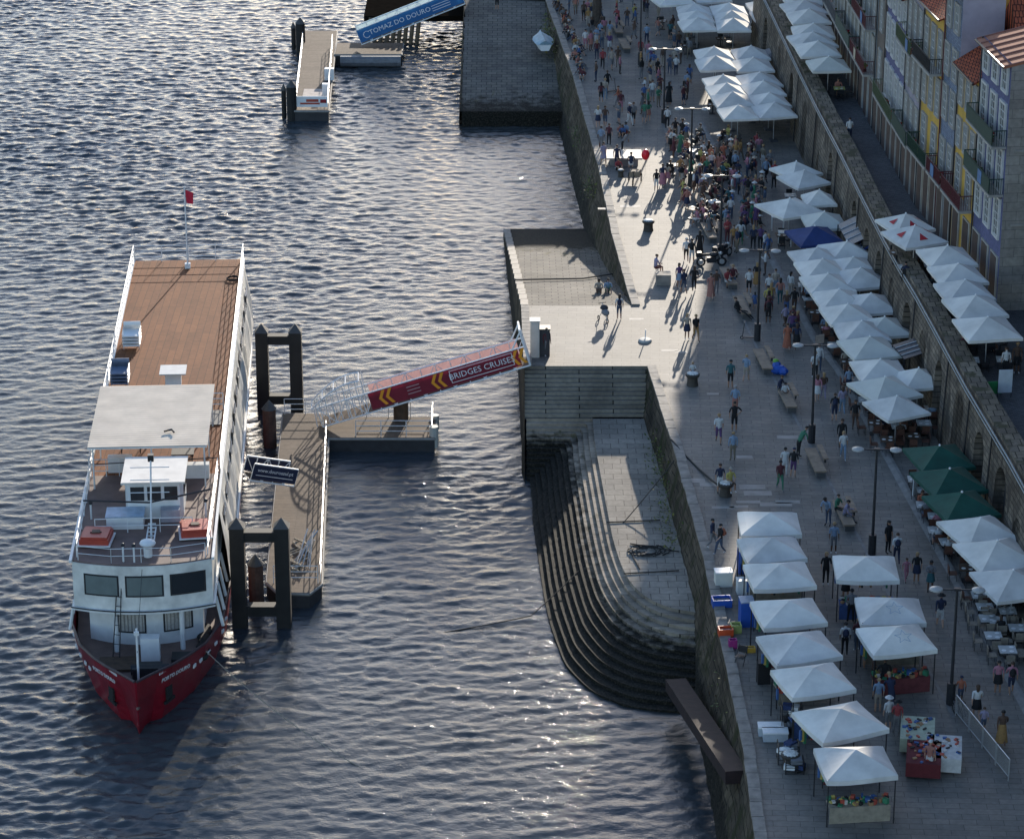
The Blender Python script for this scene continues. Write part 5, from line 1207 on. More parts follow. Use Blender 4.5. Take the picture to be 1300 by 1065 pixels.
t = thing('folding_chair', 'dark folding chair standing alone between crates and fifth stall', 'chair', put_at(940, 843), -.5); MB().box((0, 0, .42), (.45, .42, .03), darkm).build('seat', t); MB().box((0, .25, .7), (.45, .03, .35), darkm).build('backrest', t)
for sx in (-1, 1): MB().tube((sx * .22, -.2, 0), (sx * .22, .3, .9), .02, darkm, 4).build('leg', t)
for i, (px, py, c, lb) in enumerate([(1164, 944, (.42, .45, .33), 'goods table with pale green cloth near the tilted stall'), (1198, 968, (.55, .53, .5), 'goods table with white cloth and trinkets near the bottom edge'), (1172, 975, (.12, .018, .022), 'goods table heaped with red and black clothes at the bottom edge')]):
    t = thing('goods_table', lb, 'table', put_at(px, py), -.15); m_ = mat('goods_cloth_%d' % i, c, .9, .15, 4); b = MB(); b.box((0, 0, .78), (1.5, 2.2, .05), m_).box((0, -1.1, .45), (1.5, .02, .62), m_).box((-.75, 0, .45), (.02, 2.18, .62), m_).build('cloth', t)
    b = MB()
    for k in range(34): b.box((rr.uniform(-.65, .65), rr.uniform(-1, 1), .83), (rr.uniform(.06, .22), rr.uniform(.06, .22), .06), rr.choice([M('goods_0'), M('goods_1'), M('goods_3'), M('goods_4'), M('goods_6')]), rr.uniform(0, 3))
    g = b.build('merchandise', t); g['kind'] = 'stuff'
# barriers with bicycle
b0 = at(1212, 905); t = None
for k in range(4):
    a, c = at(1213 + 17 * k, 908 + 21 * k), at(1213 + 17 * (k + 1), 908 + 21 * (k + 1)); t = thing('crowd_barrier', ['first', 'second', 'third', 'fourth'][k] + ' grey tubular barrier counted from the parked bicycle', 'barrier', (*a, 0), math.atan2(c[1] - a[1], c[0] - a[0]), 'barriers at the lower right'); L = math.hypot(c[0] - a[0], c[1] - a[1]) - .08
    b = MB(); b.tube((0, 0, 1.05), (L, 0, 1.05), .025, polem, 5).tube((0, 0, .2), (L, 0, .2), .02, polem, 5)
    for j in range(2): b.tube((j * L, 0, 0), (j * L, 0, 1.05), .025, polem, 5)
    b.build('frame', t); b = MB()
    for j in range(1, 16): b.tube((L * j / 16, 0, .2), (L * j / 16, 0, 1.05), .009, polem, 4)
    b.build('bars', t)
def wheel(b, c, r, m, ax='y', rr2=.03):
    c = Vector(c); n = 16; pts = [c + Vector((r * math.cos(2 * math.pi * i / n), 0, r * math.sin(2 * math.pi * i / n))) for i in range(n + 1)]
    b.path(pts, rr2, m, 5); return b
def bicycle(px, py, rz, label):
    t = thing('bicycle', label, 'bicycle', put_at(px, py), rz)
    for x in (-.5, .5):
        wb = wheel(MB(), (x, 0, .34), .33, rubber, rr2=.02).build('wheel', t); sp = MB()
        for k in range(8): a = k * math.pi / 4; sp.tube((x, 0, .34), (x + .32 * math.cos(a), 0, .34 + .32 * math.sin(a)), .004, polem, 3)
        sp.build('spokes', wb)
    b = MB(); b.tube((-.5, 0, .34), (-.15, 0, .85), .018, darkm, 5).tube((-.5, 0, .34), (0, 0, .3), .018, darkm, 5).tube((0, 0, .3), (-.18, 0, .9), .02, darkm, 5).tube((0, 0, .3), (.38, 0, .85), .02, darkm, 5).tube((-.15, 0, .82), (.38, 0, .88), .02, darkm, 5).tube((.5, 0, .34), (.36, 0, .98), .02, darkm, 5); b.build('frame', t)
    MB().tube((.34, -.26, 1.0), (.34, .26, 1.0), .015, darkm, 5).build('handlebar', t); MB().box((-.2, 0, .94), (.26, .13, .05), rubber).build('saddle', t)
bicycle(1219, 912, 1.9, 'black bicycle leaning at the start of the barriers')
def motorcycle(px, py, rz, label):
    t = thing('motorcycle', label, 'motorcycle', put_at(px, py), rz)
    for x in (-.7, .7): w_ = wheel(MB(), (x, 0, .3), .26, rubber, rr2=.065).build('wheel', t); MB().tube((x, -.05, .3), (x, .05, .3), .16, polem, 10).build('hub', w_)
    MB().box((0, 0, .45), (.6, .3, .35), darkm).tube((.7, 0, .3), (.45, 0, .95), .04, polem, 6).tube((-.7, 0, .3), (-.1, 0, .5), .04, darkm, 6).build('frame', t)
    MB().ell((.15, 0, .8), (.33, .18, .16), blackp, 10, 6).build('fuel_tank', t); MB().ell((-.4, 0, .8), (.45, .17, .08), rubber, 10, 6).build('seat', t); MB().tube((.42, -.36, 1.05), (.42, .36, 1.05), .02, darkm, 5).build('handlebar', t)
    MB().ell((.6, 0, .88), (.12, .12, .12), polem, 8, 6).build('headlight', t); MB().box((-.85, 0, .85), (.35, .38, .32), blackp).build('top_box', t)
motorcycle(903, 338, .1, 'black motorcycle parked among the crowd, the nearer one'); motorcycle(918, 328, .9, 'black motorcycle with top box parked just behind the other')
# scooter at lamp, stroller, cargo tricycle
def kick_scooter(px, py, rz, label):
    t = thing('kick_scooter', label, 'scooter', put_at(px, py), rz); MB().box((0, 0, .14), (.75, .16, .06), darkm).build('deck', t)
    for x in (-.42, .45): wheel(MB(), (x, 0, .1), .08, rubber, rr2=.03).build('wheel', t)
    MB().tube((.42, 0, .15), (.3, 0, 1.1), .025, darkm, 5).tube((.3, -.22, 1.1), (.3, .22, 1.1), .018, darkm, 5).build('steering_column', t)
kick_scooter(951, 431, 3.0, 'dark kick scooter resting against the fourth lamp'); kick_scooter(776, 118, .6, 'electric kick scooter ridden near the tree')
t = thing('stroller', 'grey pushchair with big wheels standing in the sun', 'stroller', put_at(768, 408), -1.2)
for x, y in ((-.35, -.28), (-.35, .28), (.4, 0)): wheel(MB(), (x, y, .16), .14, rubber, rr2=.03).build('wheel', t)
MB().tube((-.35, -.28, .16), (.1, -.2, .75), .02, polem, 5).tube((-.35, .28, .16), (.1, .2, .75), .02, polem, 5).tube((.4, 0, .16), (-.5, 0, 1.05), .025, polem, 5).tube((-.5, -.25, 1.05), (-.5, .25, 1.05), .02, rubber, 5).build('frame', t)
MB().ell((.05, 0, .62), (.38, .24, .22), mat('pram_grey', (.2, .2, .21), .8, .1), 10, 6).build('seat', t); MB().ell((-.15, 0, .8), (.27, .26, .27), mat('pram_dark', (.04, .04, .045), .8, .1), 10, 5, 0.0).build('hood', t)
t = thing('cargo_tricycle', 'cargo tricycle with wooden box parked by the sunlit patch', 'tricycle', put_at(805, 233), 1.4)
for x, y in ((.5, -.45), (.5, .45), (-.7, 0)): wheel(MB(), (x, y, .32), .3, rubber, rr2=.03).build('wheel', t)
MB().box((.55, 0, .6), (.7, .75, .4), wood).build('cargo_box', t); MB().tube((-.7, 0, .32), (.2, 0, .5), .03, darkm, 5).tube((-.5, 0, .4), (-.45, 0, .95), .03, darkm, 5).tube((.15, -.3, 1.0), (.15, .3, 1.0), .02, darkm, 5).build('frame', t); MB().ell((-.45, 0, .98), (.16, .12, .06), rubber, 8, 5).build('saddle', t)
# control cabinets by the gangway head
for i, (px, py, d, m_, lb) in enumerate([(679, 452, (.55, .6, 2.3), mat('cabinet_pale', (.5, .49, .45), .5, .1), 'tall pale cabinet at the head of the crimson gangway'), (690, 450, (.75, .7, 1.7), mat('cabinet_dark', (.04, .04, .045), .5, .1), 'dark cabinet beside the tall pale one by the gangway')]):
    t = thing('cabinet', lb, 'cabinet', put_at(px, py)); MB().box((0, 0, d[2] / 2), d, m_).build('body', t); MB().box((0, 0, d[2] + .03), (d[0] + .08, d[1] + .08, .06), m_).build('cap', t); MB().box((0, -d[1] / 2 - .015, d[2] / 2), (d[0] - .1, .03, d[2] - .3), m_).build('door', t)
# rowing boat under cover on the slip
x, y = at(689, 58, -.9); t = thing('rowing_boat', 'small covered dinghy laid up on the far slipway', 'boat', (x, y, -.95), .1)
b = MB(); prof = [(-1.9, .55), (-1.2, .75), (0, .85), (1, .7), (1.9, .08)]; vs = []
for yy, hw_ in prof: vs += [(-hw_, yy, .6), (-hw_ * .6, yy, .05), (hw_ * .6, yy, .05), (hw_, yy, .6)]
b.add(vs, [(4 * i + j, 4 * i + 4 + j, 4 * i + 5 + j, 4 * i + 1 + j) for i in range(4) for j in range(3)] + [(0, 1, 2, 3)], white); b.build('hull', t)
b = MB(); vs = []
for yy, hw_ in prof: vs += [(-hw_ * 1.05, yy, .55), (-hw_ * .5, yy, .8), (0, yy, .95), (hw_ * .5, yy, .8), (hw_ * 1.05, yy, .55)]
b.add(vs, [(5 * i + j, 5 * i + 5 + j, 5 * i + 6 + j, 5 * i + 1 + j) for i in range(4) for j in range(4)] + [(0, 4, 3, 2, 1)], mat('tarpaulin_blue', (.25, .37, .42), .6, .2, 2)); b.build('cover', t)
# rusty beam against the near wall
A = Vector((8.0, 127.5, -3.2)); B_ = Vector((9.9, 113.5, -.6)); b = MB(); d = B_ - A
b.box((0, 0, 0), (1.0, d.length, .6), rust, 0, d.to_track_quat('Y', 'Z').to_matrix()); b.build('steel_beam', None, label='rusty brown steel beam slanting against the quay wall at the bottom', cat='beam', loc=(A + B_) / 2)
# posts, signs
def sign(px, py, z, w_, h, m_, label, rz=0.0, tilt=0.0, zb=0):
    t = thing('menu_board', label, 'sign board', put_at(px, py, zb), rz); MB().box((0, 0, z + h / 2), (w_, .05, h), m_, 0, Matrix.Rotation(tilt, 3, 'X')).build('panel', t)
    MB().tube((-w_ / 2, .05, 0), (-w_ / 2, .03, z + h), .02, darkm, 4).tube((w_ / 2, .05, 0), (w_ / 2, .03, z + h), .02, darkm, 4).build('leg', t)
sign(1163, 633, .3, .8, 1.2, white, 'white menu board beside the green parasols', .9); sign(1275, 505, .3, .75, 1.3, mat('board_pale', (.5, .55, .6), .5, .1), 'pale menu board on the upper street by the diners', .1, 0, 5); sign(1262, 502, .1, .8, .7, mat('board_green', (.02, .2, .06), .6), 'green bench board on the upper street by the diners', .1, 0, 5)
sign(1021, 378, .4, .5, 1.1, white, 'narrow white board at the edge of the large parasol block', .5); sign(1040, 452, .8, .6, .55, mat('board_wood', (.42, .33, .27), .7), 'pale square menu lectern before the off white parasol', .5)
for px, py, lb in ((987, 292, 'white service stand beside the loose parasols, the farther one'), (996, 312, 'white service stand beside the loose parasols, the nearer one')):
    t = thing('service_stand', lb, 'stand', put_at(px, py)); MB().box((0, 0, .98), (.9, .6, .06), white).build('top', t)
    for sx in (-1, 1):
        for sy in (-1, 1): MB().tube((sx * .4, sy * .26, 0), (sx * .4, sy * .26, .96), .025, white, 4).build('leg', t)
t = thing('rubbish_bag', 'blue and green plastic bag slumped beside a bench', 'bag', put_at(988, 474)); MB().ell((0, 0, .25), (.5, .36, .3), bluep, 7, 5).ell((.25, -.2, .2), (.35, .3, .24), bluep, 6, 4).ell((-.1, .1, .48), (.28, .22, .25), bluep, 6, 4).build('bag_body', t); MB().ell((-.15, .2, .7), (.2, .18, .15), mat('bag_greenlime', (.15, .35, .05), .6), 7, 5).build('bag_top', t)
# weeds on the walls and a tree at the top
def tuft_cloud(pts, name, label, n, sz, m_, seed, spread=(.35, .35, .3)):
    rq = random.Random(seed); b = MB(); o = Vector(pts[0])
    for p in pts:
        p = Vector(p) - o
        for k in range(n):
            c = p + Vector([rq.gauss(0, q) for q in spread]); a = rq.uniform(0, 6.28); l = rq.uniform(.6, 1.3) * sz
            d = Vector((math.cos(a), math.sin(a), rq.uniform(-.3, 1.2))).normalized() * l; s_ = Vector((-math.sin(a), math.cos(a), 0)) * l * .28
            b.add([c - s_ * .3, c + d * .5 + s_, c + d, c + d * .5 - s_], [(0, 1, 2, 3)], m_[rq.randrange(len(m_))])
    q = b.build(name, None, label=label, cat='weeds', loc=pts[0]); q['kind'] = 'stuff'; return q
tuft_cloud([(*at(833 + 3 * k, 560 + 14 * k, -1.6), -1.6) for k in range(5)], 'wall_weeds', 'green weeds growing at the foot of the wall beside the terrace', 60, .22, [leaf, leaf, leafy], 1)
tuft_cloud([(*at(842 + 4 * k, 640 + 16 * k, -1.9), -1.9) for k in range(4)], 'wall_weeds', 'weed clumps along the wall foot near the terrace ropes', 50, .2, [leaf, leaf, leafy], 2)
tuft_cloud([(*at(748 + 2 * k, 232 + 5 * k, -1.4), -1.4) for k in range(4)], 'wall_weeds', 'yellow green weeds hanging on the far wall in front of the tricycle', 45, .2, [leafy, leaf], 3)
tuft_cloud([(*at(733 + 2 * k, 165 + 6 * k, -1.8), -1.8) for k in range(4)], 'wall_weeds', 'dark green weeds hanging on the far wall below the crowd', 45, .2, [leaf], 4)
tuft_cloud([(*at(697 + 1 * k, 26 + 9 * k, -.9), -.9) for k in range(5)], 'wall_weeds', 'bushy weeds beside the laid up dinghy', 90, .3, [leaf, leaf, leafy], 5, (.45, .5, .4))
tuft_cloud([(*at(908 + 4 * k, 838 + 22 * k, -2.2), -2.2) for k in range(5)], 'wall_weeds', 'straggling brown green weeds on the near quay wall', 60, .22, [leaf, leafy, mat('dead_weeds', (.13, .08, .04), .9, .3, 6)], 6, (.25, .7, .9))
tuft_cloud([(*at(588, 40 + 10 * k, -1.6), -1.6) for k in range(2)], 'wall_weeds', 'green weeds on the river side of the far slipway', 60, .22, [leaf, leafy], 7)
x, y = at(757, 33); t = thing('plane_tree', 'stout tree trunk on the quay near the top edge, crown above the frame', 'tree', (x, y, 0))
b = MB(); b.tube((0, 0, 0), (.1, .2, 4.5), .42, bark, 10, .34)
for k in range(6): a = k * 1.05; b.tube((.1, .2, 4.3), (.1 + 2.2 * math.cos(a), .2 + 2.2 * math.sin(a), 7.2), .2, bark, 7, .07)
b.build('trunk', t)
rq = random.Random(9); b = MB()
for k in range(2600):
    v = Vector((rq.gauss(0, 1), rq.gauss(0, 1), rq.gauss(0, 1))).normalized() * rq.uniform(.5, 1); c = Vector((.1 + v.x * 3.1, .2 + v.y * 3.1, 7.8 + v.z * 2.2)); a = rq.uniform(0, 6.28); l = .35
    d = Vector((math.cos(a), math.sin(a), rq.uniform(-.6, .6))) * l; s_ = Vector((-math.sin(a), math.cos(a), rq.uniform(-.4, .4))) * l * .4; b.add([c - d, c + s_, c + d, c - s_], [(0, 1, 2, 3)], leaf)
b.build('crown', t)

# ================================================================== PEOPLE
def seg_dist(p, a, c):
    ab = c - a; t = max(0, min(1, (p - a).dot(ab) / max(ab.length_squared, 1e-9))); return (p - (a + ab * t)).length
slot_names = ['top', 'bottom', 'skin', 'sleeve', 'shin', 'shoe']
SLOT = [mat('cloth_slot_' + n, (.3, .3, .3), .85, 0) for n in slot_names]
def make_body(name, J, E_, hands):
    # J: joint -> (pos, radius or (rx, ry)); E_: edges (a, b, slot); hands: joint names with finger direction
    names = list(J); me = bpy.data.meshes.new(name); idx = {n: i for i, n in enumerate(names)}
    me.from_pydata([J[n][0] for n in names], [(idx[a], idx[c]) for a, c, _ in E_], [])
    o = bpy.data.objects.new(name, me); COL.objects.link(o)
    sk = o.modifiers.new('skin', 'SKIN'); sv = me.skin_vertices[0].data if me.skin_vertices else None
    if sv is None:
        bm = __import__('bmesh').new(); bm.from_mesh(me); bm.verts.layers.skin.verify(); bm.to_mesh(me); bm.free(); sv = me.skin_vertices[0].data
    for i, n in enumerate(names):
        r_ = J[n][1]; sv[i].radius = (r_, r_) if not isinstance(r_, tuple) else r_; sv[i].use_root = (i == 0)
    sb = o.modifiers.new('sub', 'SUBSURF'); sb.levels = 1; sb.render_levels = 1
    dg = bpy.context.evaluated_depsgraph_get(); m2 = bpy.data.meshes.new_from_object(o.evaluated_get(dg)); bpy.data.objects.remove(o)
    segs = [(Vector(J[a][0]), Vector(J[c][0]), s_, (J[a][1] if not isinstance(J[a][1], tuple) else J[a][1][0])) for a, c, s_ in E_]
    vs = [v.co.copy() for v in m2.vertices]; fs = [tuple(p.vertices) for p in m2.polygons]; mi = []
    for p in m2.polygons:
        c = p.center; best = min(segs, key=lambda s_: seg_dist(c, s_[0], s_[1]) - s_[3] * .6); mi.append(best[2])
    b = MB(); b.mats = list(SLOT); b.v = [tuple(v) for v in vs]; b.f = fs; b.mi = mi
    sk_ = SLOT[2]
    for hn, fd in hands:      # palm is the skin mesh; five fingers grow from it
        c = Vector(J[hn][0]); fd = Vector(fd).normalized(); sx = 1 if c.x > 0 else -1; side = Vector((0, -1, 0)) if abs(fd.y) < .7 else Vector((1, 0, 0))
        for k, ln in enumerate((.062, .075, .08, .07)):
            q = c + side * (-.03 + .02 * k) + fd * .012; mid = q + fd * ln * .55; b.tube(q, mid, .0095, sk_, 4, .0085).tube(mid, mid + (fd + Vector((-sx * .45, 0, 0))).normalized() * ln * .5, .0085, sk_, 4, .006)
        th = c + side * -.035 - fd * .02; b.tube(th, th + (fd + side * -1.1).normalized() * .06, .011, sk_, 4, .007)
    h = Vector(J['head2'][0]); f_ = J.get('face', ((0, -1, 0),))[0]; f_ = Vector(f_).normalized(); s_ = Vector((-f_.y, f_.x, 0))
    b.add([h + f_ * .085 + Vector((0, 0, .03)), h + f_ * .118 + Vector((0, 0, -.02)), h + f_ * .085 + s_ * .018 + Vector((0, 0, -.03)), h + f_ * .085 - s_ * .018 + Vector((0, 0, -.03))], [(0, 1, 2), (0, 3, 1), (1, 3, 2)], sk_)
    for k in (-1, 1):
        b.box(h + s_ * k * .088 + Vector((0, 0, -.005)), (.03, .03, .055), sk_); b.box(h + f_ * .083 + s_ * k * .032 + Vector((0, 0, .025)), (.018, .018, .012), SLOT[5])
    b.box(h + f_ * .086 + Vector((0, 0, -.055)), (.04, .02, .01), SLOT[5])
    m3 = b.mesh(name, True); bpy.data.meshes.remove(m2); return m3
def skeleton(hip=(0, 0, .93), lean=0.0, kn=((.10, -.01, .49), (-.10, -.01, .49)), an=((.11, .02, .09), (-.11, .02, .09)), el=((.235, .02, 1.14), (-.235, .02, 1.14)), wr=((.235, -.05, .89), (-.235, -.05, .89)), fdir=None, turn=0.0, child=1.0, w=1.08, toe=(0, -.16)):
    hx, hy, hz = hip; up = hz - .93; L = lean
    P3 = lambda x, y, z: (x, y - L * (z - .93) * 1.0 + hy, z + up)
    J = {'hip': (P3(0, 0, .93), (.155 * w, .115 * w)), 'waist': (P3(0, 0, 1.08), (.135 * w, .10 * w)), 'chest': (P3(0, .01, 1.29), (.17 * w, .115 * w)), 'neck0': (P3(0, .01, 1.43), (.09, .075)), 'neck': (P3(0, 0, 1.50), .052),
         'head1': (P3(0, -.012, 1.565), (.068, .075)), 'head2': (P3(0, -.005, 1.645), (.082, .095)), 'top': (P3(0, .005, 1.70), (.06, .07))}
    E_ = [('hip', 'waist', 0), ('waist', 'chest', 0), ('chest', 'neck0', 0), ('neck0', 'neck', 2), ('neck', 'head1', 2), ('head1', 'head2', 2), ('head2', 'top', 2)]
    hands = []
    for i, (s_, n) in enumerate(((1, 'l'), (-1, 'r'))):
        J['th' + n] = ((s_ * .095, hy, hz - .09), .088 * w); J['kn' + n] = (kn[i], .058); J['cf' + n] = (tuple(Vector(kn[i]).lerp(Vector(an[i]), .35)), .055); J['an' + n] = (an[i], .036); J['to' + n] = ((an[i][0] + s_ * .02, an[i][1] + toe[1], max(.035, an[i][2] - .05)), (.042, .03))
        E_ += [('hip', 'th' + n, 1), ('th' + n, 'kn' + n, 1), ('kn' + n, 'cf' + n, 4), ('cf' + n, 'an' + n, 4), ('an' + n, 'to' + n, 5)]
        J['sh' + n] = (P3(s_ * .19, .01, 1.40), .062); J['el' + n] = (P3(*el[i]), .042); J['wr' + n] = (P3(*wr[i]), .027)
        d = (Vector(J['wr' + n][0]) - Vector(J['el' + n][0])).normalized(); J['ha' + n] = (tuple(Vector(J['wr' + n][0]) + d * .065), (.036, .018))
        E_ += [('chest', 'sh' + n, 0), ('sh' + n, 'el' + n, 0), ('el' + n, 'wr' + n, 3), ('wr' + n, 'ha' + n, 2)]; hands.append(('ha' + n, tuple(d)))
    return J, E_, hands
POSES = {
    'stand': dict(), 'stand2': dict(kn=((.12, -.03, .49), (-.09, .0, .49)), an=((.15, .0, .09), (-.10, .04, .09)), el=((.25, .05, 1.15), (-.235, .03, 1.14)), wr=((.20, -.14, .98), (-.24, -.02, .90))),
    'walk_a': dict(kn=((.10, -.17, .50), (-.10, .02, .49)), an=((.10, -.24, .10), (-.10, .28, .16)), el=((.235, .14, 1.16), (-.235, -.10, 1.16)), wr=((.235, .12, .93), (-.225, -.30, 1.0))),
    'walk_b': dict(kn=((.10, .04, .49), (-.10, -.15, .50)), an=((.10, .30, .17), (-.10, -.22, .10)), el=((.235, -.10, 1.16), (-.235, .13, 1.16)), wr=((.225, -.28, 1.02), (-.235, .10, .93))),
    'phone': dict(el=((.25, -.04, 1.14), (-.25, -.04, 1.14)), wr=((.10, -.28, 1.28), (-.12, -.27, 1.22))), 'akimbo': dict(el=((.38, .06, 1.20), (-.27, .02, 1.14)), wr=((.20, -.03, 1.03), (-.27, -.08, .90))),
    'crossed': dict(el=((.26, -.06, 1.17), (-.26, -.06, 1.17)), wr=((-.02, -.20, 1.20), (.03, -.22, 1.15))),
    'sit': dict(hip=(0, 0, .52), lean=.12, kn=((.13, -.42, .50), (-.13, -.42, .50)), an=((.13, -.40, .09), (-.14, -.45, .09)), el=((.26, -.12, 1.16), (-.26, -.12, 1.16)), wr=((.12, -.36, 1.10), (-.12, -.34, 1.08))),
    'sit2': dict(hip=(0, 0, .52), lean=.3, kn=((.18, -.40, .53), (-.12, -.43, .50)), an=((.16, -.52, .09), (-.10, -.30, .10)), el=((.28, -.16, 1.14), (-.22, -.22, 1.12)), wr=((.10, -.42, 1.22), (-.15, -.42, 1.0))),
    'ground': dict(hip=(0, 0, .14), lean=.25, kn=((.13, -.40, .46), (-.13, -.38, .44)), an=((.13, -.62, .09), (-.13, -.60, .09)), el=((.26, -.18, 1.15), (-.26, -.18, 1.15)), wr=((.12, -.42, 1.14), (-.12, -.42, 1.12))),
    'lounge': dict(hip=(0, 0, .50), lean=-.35, kn=((.14, -.45, .48), (-.12, -.48, .46)), an=((.16, -.88, .10), (-.10, -.92, .10)), el=((.34, .10, 1.16), (-.30, .08, 1.16)), wr=((.36, .02, .95), (-.25, -.18, 1.0))),
    'bend': dict(lean=.75, kn=((.10, -.03, .49), (-.10, .02, .49)), el=((.25, -.22, 1.18), (-.25, -.22, 1.18)), wr=((.18, -.40, 1.02), (-.18, -.42, 1.0)))}
BODY = {}; HEADP = {}
for pn, kw in POSES.items():
    J, E_, hd = skeleton(**kw); BODY[pn] = make_body('person', J, E_, hd); HEADP[pn] = Vector(J['head2'][0])
def hairmesh(kind):
    b = MB(); m_ = mat('hair_slot', (.02, .015, .01), .8, 0)
    if kind == 'short': b.ell((0, .018, .005), (.097, .112, .10), m_, 9, 5, -.15)
    elif kind == 'long': b.ell((0, .022, .005), (.10, .112, .102), m_, 9, 5, -.15); b.ell((0, .075, -.10), (.085, .05, .17), m_, 8, 6)
    elif kind == 'bun': b.ell((0, .018, .005), (.097, .112, .10), m_, 9, 5, -.15); b.ell((0, .11, .06), (.045, .045, .045), m_, 7, 5)
    elif kind == 'hat': b.lathe((0, .005, .03), [(.21, 0), (.20, .012), (.105, .02), (.10, .09), (.05, .11)], m_, 12)
    elif kind == 'cap': b.ell((0, .01, .02), (.10, .108, .095), m_, 9, 5, 0.0); b.box((0, -.12, .03), (.13, .10, .012), m_)
    return b.mesh({'short': 'hair', 'long': 'hair', 'bun': 'hair', 'hat': 'hat', 'cap': 'cap'}[kind], True)
HAIR = {k: hairmesh(k) for k in ('short', 'long', 'bun', 'hat', 'cap')}
def skirtmesh(zl, rl):
    b = MB(); m_ = mat('skirt_slot', (.2, .2, .2), .85, 0); vs = []; n = 14
    for z, rx, ry in ((1.07, .145, .11), (.94, .18, .145), ((.94 + zl) / 2, (.18 + rl) / 2, (.16 + rl) / 2), (zl, rl, rl * .9)):
        for i in range(n): a = 2 * math.pi * i / n; k = 1 + .05 * math.cos(5 * a) * (1.07 - z) * 2; vs.append((rx * k * math.cos(a), ry * k * math.sin(a), z))
    b.add(vs, [(j * n + i, j * n + (i + 1) % n, (j + 1) * n + (i + 1) % n, (j + 1) * n + i) for j in range(3) for i in range(n)], m_); return b.mesh('skirt', True)
SKIRT = {'short': skirtmesh(.60, .23), 'long': skirtmesh(.22, .27)}
bp = MB(); bp.ell((0, 0, 0), (.16, .10, .23), mat('pack_slot', (.1, .1, .1), .8, 0), 8, 6).box((0, .09, -.06), (.2, .06, .16), M('pack_slot')); PACK = bp.mesh('backpack', True)
PC = {'white': (.68, .68, .66), 'black': (.014, .014, .016), 'navy': (.018, .03, .085), 'light blue': (.22, .35, .52), 'blue': (.03, .12, .36), 'red': (.42, .025, .03), 'pink': (.55, .17, .24), 'grey': (.20, .20, .21), 'orange': (.52, .12, .035), 'mustard': (.45, .22, .025),
      'green': (.03, .24, .12), 'teal': (.02, .15, .17), 'purple': (.12, .04, .18), 'maroon': (.13, .02, .03), 'khaki': (.24, .19, .12), 'beige': (.48, .39, .29), 'yellow': (.55, .45, .04), 'brown': (.12, .06, .035), 'denim': (.06, .10, .18), 'lavender': (.36, .30, .46), 'salmon': (.50, .17, .11)}
for k, c in PC.items():
    g_ = sum(c) / 3; c = tuple((q * .74 + g_ * .26) * .8 for q in c); mat('fabric_' + k.replace(' ', '_'), c, .85, .15, 9, obj=True)
SKINS = [mat('skin_light', (.50, .30, .21), .6, 0), mat('skin_tan', (.36, .20, .125), .6, 0), mat('skin_brown', (.13, .065, .038), .6, 0)]
HAIRS = [mat('hair_black', (.012, .010, .009), .7, 0), mat('hair_brown', (.06, .032, .018), .7, 0), mat('hair_blond', (.32, .21, .10), .7, 0), mat('hair_grey', (.3, .29, .28), .7, 0)]
fab = lambda n: MC['fabric_' + n.replace(' ', '_')]
NP = [0]; USED = {}; OCC = []
pr = random.Random(77)
POSEW = {'stand': 'standing', 'stand2': 'standing', 'walk_a': 'walking', 'walk_b': 'walking', 'phone': 'holding a phone', 'akimbo': 'standing', 'crossed': 'standing with arms folded', 'sit': 'seated', 'sit2': 'seated', 'ground': 'sitting', 'lounge': 'lounging', 'bend': 'bending'}
def person(x, y, z, rz, pose, top, bot, fit='shorts', label=None, group=None, hair='short', hc=None, skin=None, scale=1.0, pack=None, sleeve=False):
    o = bpy.data.objects.new('person', BODY[pose]); COL.objects.link(o); NP[0] += 1
    sit = pose in ('sit', 'sit2', 'ground', 'lounge', 'bend')
    if sit and fit in ('skirt', 'dress', 'long dress'): fitm = 'shorts'
    else: fitm = fit
    sk_ = skin or pr.choice([SKINS[0], SKINS[0], SKINS[1], SKINS[1], SKINS[2]])
    ms = [fab(top), fab(bot), sk_, fab(top) if sleeve else sk_, fab(bot) if fitm == 'trousers' else sk_, pr.choice([fab('white'), fab('black'), fab('grey')])]
    if fitm in ('skirt', 'dress', 'long dress'): ms[1] = sk_ if fitm != 'long dress' else fab(bot)
    for i, m_ in enumerate(ms): o.material_slots[i].link = 'OBJECT'; o.material_slots[i].material = m_
    o.location = (x, y, z); o.rotation_euler = (0, 0, rz); sc_ = scale * pr.uniform(.96, 1.05); o.scale = (sc_,) * 3
    h = bpy.data.objects.new(HAIR[hair].name.split('.')[0], HAIR[hair]); COL.objects.link(h); h.parent = o; h.location = HEADP[pose]
    h.material_slots[0].link = 'OBJECT'; h.material_slots[0].material = hc or (pr.choice(HAIRS[:3] + HAIRS[:2]) if hair not in ('hat', 'cap') else fab(pr.choice(['white', 'beige', 'navy', 'black'])))
    if fitm in ('skirt', 'dress', 'long dress'):
        s_ = bpy.data.objects.new('skirt', SKIRT['long' if fitm == 'long dress' else 'short']); COL.objects.link(s_); s_.parent = o; s_.material_slots[0].link = 'OBJECT'; s_.material_slots[0].material = fab(bot)
    if pack:
        s_ = bpy.data.objects.new('backpack', PACK); COL.objects.link(s_); s_.parent = o; s_.location = (0, .20, 1.24); s_.material_slots[0].link = 'OBJECT'; s_.material_slots[0].material = fab(pack)
    tag(o, label, 'person', group); OCC.append((x, y)); return o
def fitword(fit, bot, top):
    return {'shorts': '%s top and %s shorts' % (top, bot), 'trousers': '%s top and %s trousers' % (top, bot), 'skirt': '%s top and %s skirt' % (top, bot), 'dress': '%s dress' % bot, 'long dress': 'long %s dress' % bot}[fit]
def art(s_): return s_
